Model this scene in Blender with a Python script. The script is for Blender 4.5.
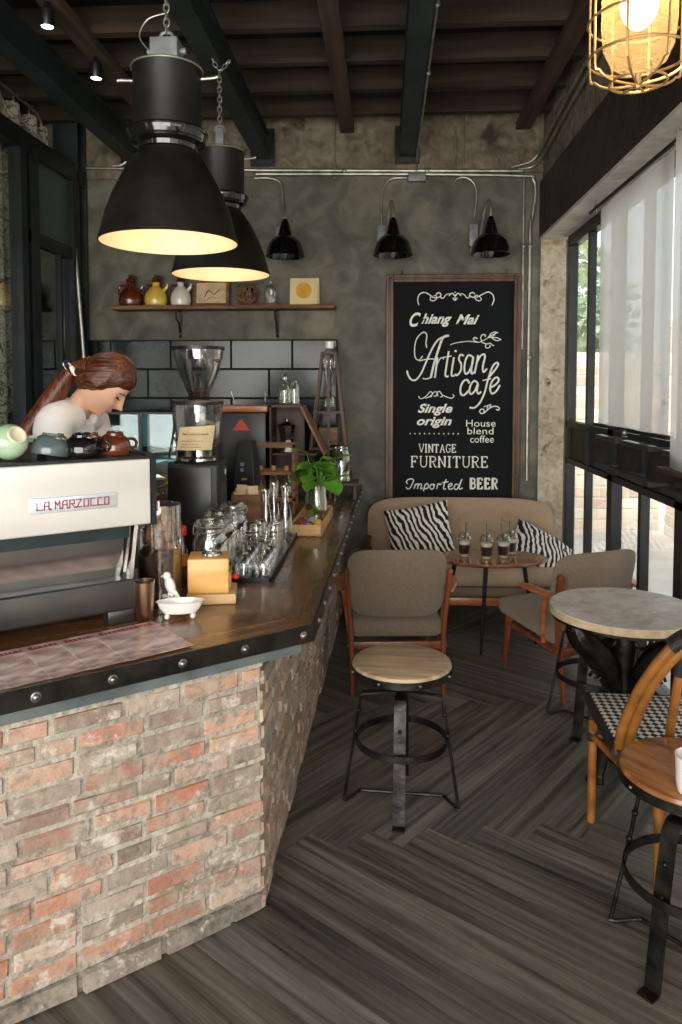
import bpy, bmesh, math, random
from mathutils import Vector, Matrix, Euler, noise
R = math.radians
PI = math.pi
random.seed(7)
for o in list(bpy.data.objects):
    bpy.data.objects.remove(o)
SC = bpy.context.scene
COL = SC.collection

# ---------------------------------------------------------------- camera
cam = bpy.data.cameras.new('camera')
cam.sensor_width = 36
cam.lens = 26.02
cam.shift_y = -0.0862
cam.clip_start = 0.05
co = bpy.data.objects.new('camera', cam)
COL.objects.link(co)
co.location = (0, 0, 1.6)
co.rotation_euler = (R(90 - 3), 0, R(3.4))
SC.camera = co

# ---------------------------------------------------------------- world, sun, exposure
SC.view_settings.view_transform = 'Standard'
SC.view_settings.look = 'None'
SC.view_settings.gamma = 1
SC.view_settings.use_curve_mapping = False
SC.view_settings.exposure = 0.5
W = bpy.data.worlds.new('world')
SC.world = W
W.use_nodes = True
wn = W.node_tree.nodes
wl = W.node_tree.links
bg = wn['Background']
tc = wn.new('ShaderNodeTexCoord')
sep = wn.new('ShaderNodeSeparateXYZ')
wr = wn.new('ShaderNodeValToRGB')
wl.new(tc.outputs['Generated'], sep.inputs[0])
wl.new(sep.outputs[2], wr.inputs[0])
wr.color_ramp.elements[0].position = 0.0
wr.color_ramp.elements[0].color = (0.80, 0.84, 0.84, 1)
wr.color_ramp.elements[1].position = 0.6
wr.color_ramp.elements[1].color = (0.86, 0.94, 1.0, 1)
wl.new(wr.outputs[0], bg.inputs[0])
bg.inputs[1].default_value = 1.6
sun = bpy.data.lights.new('sun', 'SUN')
sun.energy = 5.5
sun.angle = R(12)
sun.color = (1.0, 0.93, 0.82)
so = bpy.data.objects.new('sun', sun)
COL.objects.link(so)
so.rotation_euler = (R(38), R(-24), 0)     # high sun from behind the camera, over the roof


# area fill added behind the camera in place of street daylight, brightens the room
al = bpy.data.lights.new('front_fill', 'AREA')
al.shape = 'RECTANGLE'
al.size = 4.4
al.size_y = 2.7
al.energy = 195
al.color = (1.0, 0.955, 0.88)
ao = bpy.data.objects.new('front_fill', al)
COL.objects.link(ao)
ao.location = (-0.9, -2.05, 1.6)
ao.rotation_euler = (R(90), 0, 0)


def lamp(name, loc, power, col, r=0.03, parent=None):
    l = bpy.data.lights.new(name, 'POINT')
    l.energy = power
    l.color = col
    l.shadow_soft_size = r
    o = bpy.data.objects.new(name, l)
    COL.objects.link(o)
    o.location = loc
    if parent:
        o.parent = parent
    return o


# ---------------------------------------------------------------- materials
def lin(c):
    return tuple(((v / 255) / 12.92 if v / 255 <= 0.04045 else ((v / 255 + 0.055) / 1.055) ** 2.4) for v in c[:3]) + (1,)


MATS = {}


def base_mat(name):
    m = bpy.data.materials.new(name)
    m.use_nodes = True
    MATS[name] = m
    return m, m.node_tree.nodes, m.node_tree.links, m.node_tree.nodes['Principled BSDF']


def mat(name, c1, c2=None, scale=8, rough=0.6, metal=0.0, bump=0.0, stretch=(1, 1, 1), rot=0, detail=6,
        lo=0.35, hi=0.65, bscale=None, coat=0, spec=0.5, rv=0.0, c3=None, dist=0.0, sheen=0):
    m, N, L, B = base_mat(name)
    c1 = lin(c1)
    c2 = lin(c2) if c2 else tuple(v * 0.8 for v in c1[:3]) + (1,)
    t = N.new('ShaderNodeTexCoord')
    mp = N.new('ShaderNodeMapping')
    mp.vector_type = 'TEXTURE' if rot else 'POINT'
    if rot:
        mp.inputs['Rotation'].default_value = (0, 0, rot)
        mp.inputs['Scale'].default_value = tuple(1 / s for s in stretch)
    else:
        mp.inputs['Scale'].default_value = stretch
    L.new(t.outputs['Object'], mp.inputs[0])
    n = N.new('ShaderNodeTexNoise')
    n.inputs['Scale'].default_value = scale
    n.inputs['Detail'].default_value = detail
    n.inputs['Distortion'].default_value = dist
    L.new(mp.outputs[0], n.inputs['Vector'])
    r = N.new('ShaderNodeValToRGB')
    r.color_ramp.elements[0].position = lo
    r.color_ramp.elements[0].color = c1
    r.color_ramp.elements[1].position = hi
    r.color_ramp.elements[1].color = c2
    if c3:
        e = r.color_ramp.elements.new((lo + hi) / 2)
        e.color = lin(c3)
    L.new(n.outputs['Fac'], r.inputs[0])
    L.new(r.outputs[0], B.inputs['Base Color'])
    B.inputs['Roughness'].default_value = rough
    B.inputs['Metallic'].default_value = metal
    B.inputs['Specular IOR Level'].default_value = spec
    B.inputs['Coat Weight'].default_value = coat
    if sheen:
        B.inputs['Sheen Weight'].default_value = sheen
    if rv:
        mr = N.new('ShaderNodeMapRange')
        mr.inputs[3].default_value = rough - rv
        mr.inputs[4].default_value = rough + rv
        L.new(n.outputs['Fac'], mr.inputs[0])
        L.new(mr.outputs[0], B.inputs['Roughness'])
    if bump:
        n2 = N.new('ShaderNodeTexNoise')
        n2.inputs['Scale'].default_value = bscale or scale * 3
        n2.inputs['Detail'].default_value = 5
        L.new(mp.outputs[0], n2.inputs['Vector'])
        b = N.new('ShaderNodeBump')
        b.inputs['Strength'].default_value = bump
        b.inputs['Distance'].default_value = 0.01
        L.new(n2.outputs['Fac'], b.inputs['Height'])
        L.new(b.outputs[0], B.inputs['Normal'])
    return m


def layered(name, cols, s1, s2, rough=0.85, bump=0.3, bs=30, stains=None, streak=None):
    """plaster / concrete: two noise scales over a three-colour ramp, plus optional dark or pale patches"""
    m, N, L, B = base_mat(name)
    t = N.new('ShaderNodeTexCoord')
    n1 = N.new('ShaderNodeTexNoise')
    n1.inputs['Scale'].default_value = s1
    n1.inputs['Detail'].default_value = 8
    n1.inputs['Roughness'].default_value = 0.65
    n1.inputs['Distortion'].default_value = 0.6
    n2 = N.new('ShaderNodeTexNoise')
    n2.inputs['Scale'].default_value = s2
    n2.inputs['Detail'].default_value = 6
    n2.inputs['Distortion'].default_value = 1.2
    for n in (n1, n2):
        L.new(t.outputs['Object'], n.inputs['Vector'])
    mx = N.new('ShaderNodeMath')
    mx.operation = 'MULTIPLY_ADD'
    mx.inputs[1].default_value = 0.55
    L.new(n1.outputs['Fac'], mx.inputs[0])
    m2 = N.new('ShaderNodeMath')
    m2.operation = 'MULTIPLY'
    m2.inputs[1].default_value = 0.45
    L.new(n2.outputs['Fac'], m2.inputs[0])
    L.new(m2.outputs[0], mx.inputs[2])
    r = N.new('ShaderNodeValToRGB')
    el = r.color_ramp.elements
    el[0].position = 0.36
    el[0].color = lin(cols[0])
    el[1].position = 0.66
    el[1].color = lin(cols[2])
    e = el.new(0.5)
    e.color = lin(cols[1])
    L.new(mx.outputs[0], r.inputs[0])
    out = r.outputs[0]
    if stains:
        n3 = N.new('ShaderNodeTexNoise')
        n3.inputs['Scale'].default_value = stains[1]
        n3.inputs['Detail'].default_value = 9
        L.new(t.outputs['Object'], n3.inputs['Vector'])
        r3 = N.new('ShaderNodeValToRGB')
        r3.color_ramp.elements[0].position = stains[2]
        r3.color_ramp.elements[0].color = (0, 0, 0, 1)
        r3.color_ramp.elements[1].position = stains[2] + 0.07
        L.new(n3.outputs['Fac'], r3.inputs[0])
        mm = N.new('ShaderNodeMixRGB')
        mm.inputs[2].default_value = lin(stains[0])
        L.new(r3.outputs[0], mm.inputs[0])
        L.new(out, mm.inputs[1])
        out = mm.outputs[0]
    L.new(out, B.inputs['Base Color'])
    B.inputs['Roughness'].default_value = rough
    n4 = N.new('ShaderNodeTexNoise')
    n4.inputs['Scale'].default_value = bs
    n4.inputs['Detail'].default_value = 8
    L.new(t.outputs['Object'], n4.inputs['Vector'])
    b = N.new('ShaderNodeBump')
    b.inputs['Strength'].default_value = bump
    b.inputs['Distance'].default_value = 0.02
    L.new(n4.outputs['Fac'], b.inputs['Height'])
    L.new(b.outputs[0], B.inputs['Normal'])
    return m


def glassy(name, tint=(0.93, 0.96, 0.95), base=0.06, edge=0.55, rough=0.02, blend=0.35):
    m, N, L, B = base_mat(name)
    N.remove(B)
    out = N['Material Output']
    tr = N.new('ShaderNodeBsdfTransparent')
    tr.inputs[0].default_value = tint + (1,)
    gl = N.new('ShaderNodeBsdfGlossy')
    gl.inputs['Roughness'].default_value = rough
    gl.inputs['Color'].default_value = (1, 1, 1, 1)
    lw = N.new('ShaderNodeLayerWeight')
    lw.inputs[0].default_value = blend
    mr = N.new('ShaderNodeMapRange')
    mr.inputs[3].default_value = base
    mr.inputs[4].default_value = edge
    L.new(lw.outputs['Facing'], mr.inputs[0])
    mx = N.new('ShaderNodeMixShader')
    L.new(mr.outputs[0], mx.inputs[0])
    L.new(tr.outputs[0], mx.inputs[1])
    L.new(gl.outputs[0], mx.inputs[2])
    L.new(mx.outputs[0], out.inputs[0])
    return m


def emit(name, col, s):
    m, N, L, B = base_mat(name)
    B.inputs['Base Color'].default_value = lin(col)
    B.inputs['Emission Color'].default_value = lin(col)
    B.inputs['Emission Strength'].default_value = s
    return m


def sheer(name, col, trans, tr_alpha):
    m, N, L, B = base_mat(name)
    N.remove(B)
    out = N['Material Output']
    d = N.new('ShaderNodeBsdfDiffuse')
    d.inputs[0].default_value = lin(col)
    t = N.new('ShaderNodeBsdfTranslucent')
    t.inputs[0].default_value = lin(col)
    p = N.new('ShaderNodeBsdfTransparent')
    m1 = N.new('ShaderNodeMixShader')
    m1.inputs[0].default_value = trans
    m2 = N.new('ShaderNodeMixShader')
    tcn = N.new('ShaderNodeTexCoord')
    w = N.new('ShaderNodeTexNoise')
    w.inputs['Scale'].default_value = 60
    mp = N.new('ShaderNodeMapping')
    mp.inputs['Scale'].default_value = (1, 1, 12)
    L.new(tcn.outputs['Object'], mp.inputs[0])
    L.new(mp.outputs[0], w.inputs['Vector'])
    mr = N.new('ShaderNodeMapRange')
    mr.inputs[3].default_value = tr_alpha * 0.6
    mr.inputs[4].default_value = tr_alpha * 1.4
    L.new(w.outputs['Fac'], mr.inputs[0])
    L.new(mr.outputs[0], m2.inputs[0])
    L.new(d.outputs[0], m1.inputs[1])
    L.new(t.outputs[0], m1.inputs[2])
    L.new(m1.outputs[0], m2.inputs[1])
    L.new(p.outputs[0], m2.inputs[2])
    L.new(m2.outputs[0], out.inputs[0])
    return m


def attr_mat(name, rough, over=None, bump=0.3, bs=40, stretch=None, grain=None, spec=0.5, rv=0.1):
    """colour from the mesh attribute Col, varied by grain along UV and washed by a second colour"""
    m, N, L, B = base_mat(name)
    a = N.new('ShaderNodeAttribute')
    a.attribute_name = 'Col'
    t = N.new('ShaderNodeTexCoord')
    out = a.outputs['Color']
    vec = t.outputs['Object']
    if grain:
        mp = N.new('ShaderNodeMapping')
        mp.inputs['Scale'].default_value = stretch
        L.new(t.outputs['UV'], mp.inputs[0])
        vec = mp.outputs[0]
        n = N.new('ShaderNodeTexNoise')
        n.inputs['Scale'].default_value = 1
        n.inputs['Detail'].default_value = 7
        n.inputs['Roughness'].default_value = 0.65
        n.inputs['Distortion'].default_value = 0.4
        L.new(vec, n.inputs['Vector'])
        r = N.new('ShaderNodeValToRGB')
        r.color_ramp.elements[0].position = 0.33
        r.color_ramp.elements[0].color = lin(grain[0])
        r.color_ramp.elements[1].position = 0.68
        r.color_ramp.elements[1].color = lin(grain[1])
        L.new(n.outputs['Fac'], r.inputs[0])
        mu = N.new('ShaderNodeMixRGB')
        mu.blend_type = 'MULTIPLY'
        mu.inputs[0].default_value = 1
        L.new(out, mu.inputs[1])
        L.new(r.outputs[0], mu.inputs[2])
        out = mu.outputs[0]
        mr = N.new('ShaderNodeMapRange')
        mr.inputs[3].default_value = rough + rv
        mr.inputs[4].default_value = rough - rv
        L.new(n.outputs['Fac'], mr.inputs[0])
        L.new(mr.outputs[0], B.inputs['Roughness'])
    else:
        B.inputs['Roughness'].default_value = rough
    if over:
        for k, (c, sc, th, soft) in enumerate(over):
            n = N.new('ShaderNodeTexNoise')
            n.inputs['Scale'].default_value = sc
            n.inputs['Detail'].default_value = 9
            n.inputs['Roughness'].default_value = 0.7
            L.new(t.outputs['Object'], n.inputs['Vector'])
            r = N.new('ShaderNodeValToRGB')
            r.color_ramp.elements[0].position = th
            r.color_ramp.elements[0].color = (0, 0, 0, 1)
            r.color_ramp.elements[1].position = th + soft
            r.color_ramp.elements[1].color = (0.85, 0.85, 0.85, 1)
            L.new(n.outputs['Fac'], r.inputs[0])
            mx = N.new('ShaderNodeMixRGB')
            mx.inputs[2].default_value = lin(c)
            L.new(r.outputs[0], mx.inputs[0])
            L.new(out, mx.inputs[1])
            out = mx.outputs[0]
    L.new(out, B.inputs['Base Color'])
    B.inputs['Specular IOR Level'].default_value = spec
    n2 = N.new('ShaderNodeTexNoise')
    n2.inputs['Scale'].default_value = bs if not grain else 2
    n2.inputs['Detail'].default_value = 7
    L.new(vec, n2.inputs['Vector'])
    b = N.new('ShaderNodeBump')
    b.inputs['Strength'].default_value = bump
    b.inputs['Distance'].default_value = 0.01
    L.new(n2.outputs['Fac'], b.inputs['Height'])
    L.new(b.outputs[0], B.inputs['Normal'])
    return m


M = {}
M['concrete'] = layered('smooth_grey_concrete', [(62, 63, 53), (94, 92, 79), (130, 125, 107)], 1.1, 4.5, 0.6, 0.25, 18,
                        stains=((128, 120, 102), 1.7, 0.60))
M['plaster'] = layered('rough_old_plaster', [(80, 72, 58), (116, 106, 88), (150, 140, 120)], 2.5, 9, 0.9, 0.9, 22,
                       stains=((58, 50, 40), 3.2, 0.62))
M['peeling'] = layered('peeling_plaster', [(150, 134, 106), (190, 178, 154), (216, 208, 188)], 4, 15, 0.9, 1.0, 16,
                       stains=((84, 66, 44), 8, 0.62))
M['soffit'] = layered('pale_soffit', [(170, 166, 156), (200, 197, 188), (220, 218, 210)], 2, 9, 0.85, 0.2, 22)
M['lintel'] = layered('dark_painted_lintel', [(34, 30, 24), (52, 46, 38), (72, 62, 50)], 2.4, 9, 0.6, 0.4, 22,
                      stains=((70, 48, 32), 3.0, 0.62))
M['steel_paint'] = mat('dark_painted_steel', (24, 33, 34), (38, 48, 48), 6, 0.5, 0.0, 0.1)
M['black_steel'] = mat('blackened_steel', (22, 23, 24), (40, 40, 40), 12, 0.45, 0.4, 0.15)
M['iron'] = mat('worn_iron', (26, 26, 25), (62, 59, 54), 16, 0.42, 0.85, 0.25)
M['frame_steel'] = mat('window_frame_steel', (18, 24, 26), (32, 38, 40), 8, 0.45, 0.2, 0.1)
M['joist'] = mat('old_joist_wood', (38, 29, 20), (62, 48, 34), 3, 0.85, 0, 0.3, stretch=(0.5, 6, 6))
M['batten'] = mat('old_batten_wood', (50, 38, 27), (78, 61, 44), 3, 0.85, 0, 0.3, stretch=(6, 0.5, 6))
M['deck'] = mat('dark_ceiling_deck', (12, 10, 8), (24, 19, 14), 4, 0.9, 0, 0.2)
M['galv'] = mat('galvanised_conduit', (140, 140, 128), (178, 176, 162), 14, 0.4, 0.75, 0.05)
M['galv_box'] = mat('grey_cast_box', (120, 124, 124), (150, 153, 152), 20, 0.55, 0.4, 0.1)
M['tile'] = mat('glossy_dark_green_tile', (8, 20, 18), (24, 40, 36), 3, 0.17, 0, 0.03, bscale=4, coat=0.0, spec=0.35)
M['grout'] = mat('black_grout', (16, 18, 18), (28, 30, 30), 20, 0.9)
M['top_wood_wing'] = mat('bar_top_wood_diagonal', (82, 53, 30), (128, 88, 52), 1.6, 0.26, 0, 0.02, stretch=(1.2, 9, 6), rot=R(38.5), coat=0.25, c3=(104, 70, 41), rv=0.06)
M['top_wood'] = mat('bar_top_wood', (78, 51, 31), (120, 84, 53), 1.6, 0.28, 0, 0.02, stretch=(9, 1.2, 6), coat=0.2, c3=(98, 67, 41), rv=0.06)
M['grey_paint'] = mat('blue_grey_painted_timber', (66, 74, 76), (92, 98, 98), 9, 0.7, 0, 0.2)
M['black_band'] = mat('black_steel_band', (20, 19, 19), (46, 42, 38), 14, 0.35, 0.6, 0.15)
M['bolt'] = mat('steel_bolt', (120, 116, 108), (160, 156, 148), 20, 0.3, 0.95)
M['brick'] = attr_mat('limewashed_old_brick', 0.9, over=[((168, 156, 140), 7, 0.42, 0.20), ((128, 118, 106), 26, 0.50, 0.12), ((206, 198, 186), 12, 0.56, 0.10), ((150, 100, 78), 34, 0.60, 0.08)], bump=0.9, bs=30)
M['mortar'] = layered('brick_mortar', [(122, 114, 102), (158, 150, 136), (188, 181, 168)], 5, 18, 0.95, 0.9, 40)
M['skirt'] = mat('worn_grey_plinth', (84, 78, 72), (122, 114, 104), 8, 0.9, 0, 0.6)
M['floor'] = attr_mat('weathered_grey_plank', 0.44, bump=0.22, stretch=(1.1, 26, 1), grain=((104, 100, 96), (255, 253, 250)), rv=0.12, spec=0.5,
                      over=[((58, 50, 44), 1.6, 0.60, 0.25)])
M['stainless'] = mat('brushed_stainless', (200, 200, 198), (222, 221, 218), 2, 0.3, 0.9, 0.02, stretch=(1, 1, 40))
M['white_panel'] = mat('pale_enamelled_steel', (214, 211, 206), (222, 220, 215), 2, 0.28, 0.3, coat=0.2)
M['mirror_steel'] = mat('polished_steel', (206, 202, 198), (214, 210, 206), 2, 0.10, 1.0)
M['machine_dark'] = mat('dark_green_machine_trim', (18, 34, 36), (28, 44, 46), 6, 0.35, 0.2)
M['machine_grey'] = mat('dark_grey_metal', (70, 71, 70), (92, 92, 90), 5, 0.3, 0.8, 0.03)
M['red'] = mat('crimson_lettering', (140, 16, 44), (152, 22, 54), 8, 0.4)
M['plate'] = mat('silver_blue_plate', (196, 206, 216), (222, 228, 234), 6, 0.25, 0.5)
M['black_plastic'] = mat('black_plastic', (14, 15, 16), (24, 25, 26), 10, 0.35)
M['charcoal_plastic'] = mat('charcoal_metal_case', (24, 27, 30), (36, 40, 43), 6, 0.5, 0.1)
M['black_enamel'] = mat('black_enamel', (10, 10, 10), (16, 16, 15), 6, 0.12, 0.0, coat=0.6)
M['lamp_iron'] = mat('aged_black_lamp_enamel', (20, 19, 15), (34, 32, 25), 10, 0.42, 0.15, 0.08)
M['lamp_inner'] = mat('cream_reflector_enamel', (244, 214, 176), (248, 222, 188), 6, 0.5)
M['bulb'] = emit('warm_bulb', (255, 214, 160), 1.6)
M['cage_bulb'] = emit('bright_warm_bulb', (255, 214, 150), 14)
M['cool_led'] = emit('cool_led', (220, 230, 255), 12)
M['brass'] = mat('warm_brass_wire', (176, 142, 92), (200, 168, 116), 12, 0.35, 0.8)
M['glass'] = glassy('clear_glass', (0.95, 0.97, 0.96), 0.15, 0.85, 0.03, 0.42)
M['cup_plastic'] = glassy('clear_cup_plastic', (0.96, 0.96, 0.96), 0.04, 0.5, 0.05, 0.35)
M['green_glass'] = glassy('greenish_glass', (0.88, 0.94, 0.90), 0.12, 0.8, 0.03, 0.42)
M['dark_glass'] = glassy('tinted_partition_glass', (0.42, 0.55, 0.50), 0.10, 0.5)
M['frosted'] = mat('green_frosted_glass', (62, 80, 74), (74, 92, 84), 2, 0.3, 0, 0.02)
M['pane'] = glassy('window_pane', (0.95, 0.97, 0.97), 0.03, 0.35)
M['hopper'] = glassy('smoky_clear_hopper', (0.80, 0.80, 0.80), 0.14, 0.7, 0.06)
M['cage_glass'] = sheer('warm_lamp_glass', (255, 226, 178), 0.8, 0.75)
M['curtain'] = sheer('sheer_grey_white_blind', (232, 230, 224), 0.62, 0.16)
M['shelf_wood'] = mat('rough_shelf_wood', (96, 64, 42), (146, 106, 74), 3, 0.7, 0, 0.2, stretch=(1, 12, 12))
M['light_wood'] = mat('pale_pine', (190, 150, 98), (216, 180, 128), 3, 0.5, 0, 0.08, stretch=(2, 14, 14))
M['honey_wood'] = mat('honey_wood', (206, 152, 78), (226, 178, 102), 3, 0.42, 0, 0.05, stretch=(2, 9, 9), coat=0.2)
M['stool_wood'] = mat('worn_pale_seat_wood', (146, 124, 98), (186, 162, 132), 2.6, 0.5, 0, 0.12, stretch=(1.4, 14, 4), c3=(168, 144, 114))
M['stool_wood_b'] = mat('varnished_brown_seat_wood', (120, 74, 38), (176, 120, 70), 2.6, 0.28, 0, 0.08, stretch=(1.4, 12, 4), coat=0.3)
M['teak'] = mat('red_brown_teak', (92, 44, 24), (138, 74, 42), 3, 0.35, 0, 0.04, stretch=(8, 8, 1.2), coat=0.2)
M['teak_arm'] = mat('orange_teak', (140, 78, 40), (176, 106, 60), 3, 0.32, 0, 0.04, stretch=(1.5, 8, 8), coat=0.2)
M['dark_wood'] = mat('dark_brown_wood', (52, 34, 24), (86, 58, 42), 3, 0.5, 0, 0.1, stretch=(10, 10, 1.5))
M['box_wood'] = mat('brown_box_wood', (96, 66, 42), (138, 100, 68), 3, 0.6, 0, 0.1, stretch=(1.5, 10, 10))
M['fabric'] = mat('taupe_tweed', (104, 90, 74), (136, 120, 101), 260, 0.95, 0, 0.5, bscale=400, detail=2, sheen=0.2)
M['sofa_fabric'] = mat('beige_tweed', (158, 134, 110), (182, 158, 132), 260, 0.95, 0, 0.5, bscale=400, detail=2, sheen=0.2)
M['coffee_table'] = mat('reddish_table_wood', (104, 62, 42), (150, 100, 74), 2.5, 0.22, 0, 0.04, stretch=(1.3, 12, 4), coat=0.3)
M['marble'] = layered('worn_marble', [(170, 160, 146), (204, 198, 188), (226, 222, 214)], 4, 16, 0.5, 0.05, 30)
M['marble_edge'] = layered('stained_marble_edge', [(150, 122, 88), (184, 160, 126), (206, 188, 160)], 4, 16, 0.5, 0.1, 30)
M['rattan'] = mat('golden_rattan_cane', (116, 70, 26), (158, 104, 46), 5, 0.35, 0, 0.06, stretch=(2, 2, 2), coat=0.2)
M['wrap'] = mat('black_cane_wrapping', (22, 20, 19), (44, 40, 38), 60, 0.5, 0, 0.5)
M['ceramic'] = mat('white_ceramic', (232, 230, 224), (240, 238, 233), 5, 0.2, 0, coat=0.4)
M['paper'] = mat('kraft_paper', (206, 184, 142), (222, 202, 162), 20, 0.85)
M['ink'] = mat('brown_ink', (70, 52, 38), (84, 64, 48), 20, 0.8)
M['chalk'] = mat('white_chalk_paint', (236, 234, 222), (248, 246, 236), 40, 0.9)
M['board'] = mat('chalkboard_black', (13, 16, 17), (22, 26, 27), 1.6, 0.8, 0, 0.03, spec=0.2)
M['board_frame'] = mat('dark_walnut_frame', (62, 38, 22), (104, 68, 42), 3, 0.4, 0, 0.1, stretch=(6, 6, 1.5))
M['copper'] = mat('brushed_copper_steel', (170, 136, 108), (204, 176, 150), 3, 0.28, 1.0, 0.02, stretch=(30, 30, 1))
M['chrome'] = mat('chrome', (196, 196, 196), (216, 216, 216), 3, 0.12, 1.0)
M['skin'] = mat('skin', (214, 166, 136), (222, 176, 148), 6, 0.5)
M['lips'] = mat('lips', (192, 120, 104), (198, 126, 110), 6, 0.45)
M['hair'] = mat('auburn_hair', (42, 22, 13), (104, 60, 35), 4, 0.34, 0, 0.35, stretch=(1.5, 34, 34), bscale=6, c3=(74, 36, 19))
M['hair_tail'] = mat('auburn_ponytail', (50, 24, 12), (128, 68, 36), 4, 0.36, 0, 0.35, stretch=(26, 26, 3), bscale=6, c3=(88, 44, 22))
M['eye'] = mat('dark_eye', (24, 16, 12), (36, 24, 18), 6, 0.2)
M['shirt'] = mat('white_shirt', (232, 229, 228), (242, 240, 238), 4, 0.85, 0, 0.2, bscale=9)
M['jeans'] = mat('dark_trousers', (34, 38, 48), (46, 50, 60), 60, 0.9)
M['leaf'] = mat('fresh_green_leaf', (74, 128, 40), (118, 168, 62), 10, 0.4, 0, 0.1)
M['tree_leaf'] = mat('outdoor_leaf', (118, 140, 104), (160, 176, 142), 4, 0.7)
M['bark'] = mat('bark', (76, 62, 48), (104, 88, 70), 8, 0.9, 0, 0.5)
M['beans'] = mat('roasted_coffee_beans', (44, 24, 14), (96, 60, 36), 90, 0.45, 0, 0.9, bscale=90, detail=2)
M['cork'] = mat('cork', (160, 116, 76), (200, 156, 112), 30, 0.85, 0, 0.3)
M['bottle_red'] = mat('red_plastic', (196, 28, 24), (208, 40, 32), 5, 0.35)
M['orange'] = mat('orange_label', (206, 110, 40), (216, 126, 54), 5, 0.5)
M['coffee'] = mat('iced_coffee', (12, 8, 6), (20, 12, 9), 6, 0.3)
M['milk'] = mat('milk_layer', (198, 180, 156), (214, 200, 180), 6, 0.4)
M['straw'] = mat('dark_green_straw', (38, 96, 62), (48, 108, 72), 6, 0.4)
M['brown_glaze'] = mat('brown_glaze', (66, 30, 16), (104, 52, 28), 6, 0.12, 0, coat=0.5)
M['yellow_glaze'] = mat('yellow_glaze', (222, 182, 66), (232, 196, 88), 6, 0.2, 0, coat=0.4)
M['cream_glaze'] = mat('cream_glaze', (222, 212, 196), (232, 224, 208), 6, 0.2, 0, coat=0.4)
M['celadon'] = mat('celadon_glaze', (158, 184, 150), (178, 202, 170), 6, 0.2, 0, coat=0.4)
M['slate_glaze'] = mat('slate_glaze', (78, 90, 94), (96, 108, 112), 6, 0.2, 0, coat=0.4)
M['black_glaze'] = mat('black_glaze', (12, 12, 12), (20, 20, 20), 6, 0.1, 0, coat=0.5)
M['cream_rim'] = mat('unglazed_foot_ring', (214, 208, 182), (226, 220, 196), 6, 0.7)
M['mag'] = mat('faded_pink_cover', (112, 102, 100), (224, 214, 208), 9, 0.4, 0, 0, stretch=(1, 1.6, 1), detail=5, c3=(196, 162, 156), lo=0.3, hi=0.66, dist=1.2)
M['mag_title'] = mat('faded_red_title', (150, 34, 44), (176, 56, 64), 12, 0.4)
M['outdoor_wall'] = layered('pale_outdoor_render', [(214, 206, 194), (226, 220, 210), (236, 232, 224)], 2, 8, 0.9, 0.2, 20)
M['pavement'] = mat('pale_pavement', (196, 192, 184), (216, 212, 204), 3, 0.9, 0, 0.1)
M['steel_tray'] = mat('dark_tray', (20, 21, 22), (30, 31, 32), 8, 0.35, 0.2)
M['pic'] = mat('sepia_picture', (196, 168, 124), (228, 206, 166), 12, 0.6)
M['moonpaper'] = mat('cream_card', (236, 214, 150), (240, 222, 166), 6, 0.7)
M['moon'] = mat('orange_yellow_disc', (222, 158, 44), (238, 186, 78), 14, 0.7)
M['teal_glass'] = glassy('teal_acrylic', (0.62, 0.80, 0.82), 0.12, 0.5)
M['candy_red'] = mat('maroon_foil', (128, 48, 44), (146, 64, 56), 12, 0.3, 0.3)
M['candy_blue'] = mat('pale_blue_foil', (140, 170, 176), (160, 188, 192), 12, 0.3, 0.3)
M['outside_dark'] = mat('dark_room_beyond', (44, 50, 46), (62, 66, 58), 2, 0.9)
M['triangle'] = mat('red_triangle_sign', (206, 74, 58), (214, 86, 68), 10, 0.5)


def zebra():
    m, N, L, B = base_mat('zebra_stripe_fabric')
    t = N.new('ShaderNodeTexCoord')
    mp = N.new('ShaderNodeMapping')
    mp.inputs['Rotation'].default_value = (0, R(20), 0)
    w = N.new('ShaderNodeTexWave')
    w.inputs['Scale'].default_value = 9
    w.inputs['Distortion'].default_value = 6.5
    w.inputs['Detail'].default_value = 2
    w.inputs['Detail Scale'].default_value = 1.1
    L.new(t.outputs['Object'], mp.inputs[0])
    L.new(mp.outputs[0], w.inputs['Vector'])
    r = N.new('ShaderNodeValToRGB')
    r.color_ramp.elements[0].position = 0.47
    r.color_ramp.elements[0].color = lin((24, 22, 22))
    r.color_ramp.elements[1].position = 0.53
    r.color_ramp.elements[1].color = lin((226, 222, 212))
    L.new(w.outputs['Fac'], r.inputs[0])
    L.new(r.outputs[0], B.inputs['Base Color'])
    B.inputs['Roughness'].default_value = 0.9
    return m


M['zebra'] = zebra()


def weave():
    m, N, L, B = base_mat('black_white_cane_weave')
    t = N.new('ShaderNodeTexCoord')
    mp = N.new('ShaderNodeMapping')
    mp.inputs['Rotation'].default_value = (0, 0, R(45))
    c = N.new('ShaderNodeTexChecker')
    c.inputs['Scale'].default_value = 52
    c.inputs[1].default_value = lin((22, 22, 22))
    c.inputs[2].default_value = lin((226, 222, 212))
    L.new(t.outputs['Object'], mp.inputs[0])
    L.new(mp.outputs[0], c.inputs[0])
    L.new(c.outputs[0], B.inputs['Base Color'])
    B.inputs['Roughness'].default_value = 0.5
    return m


M['weave'] = weave()


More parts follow.
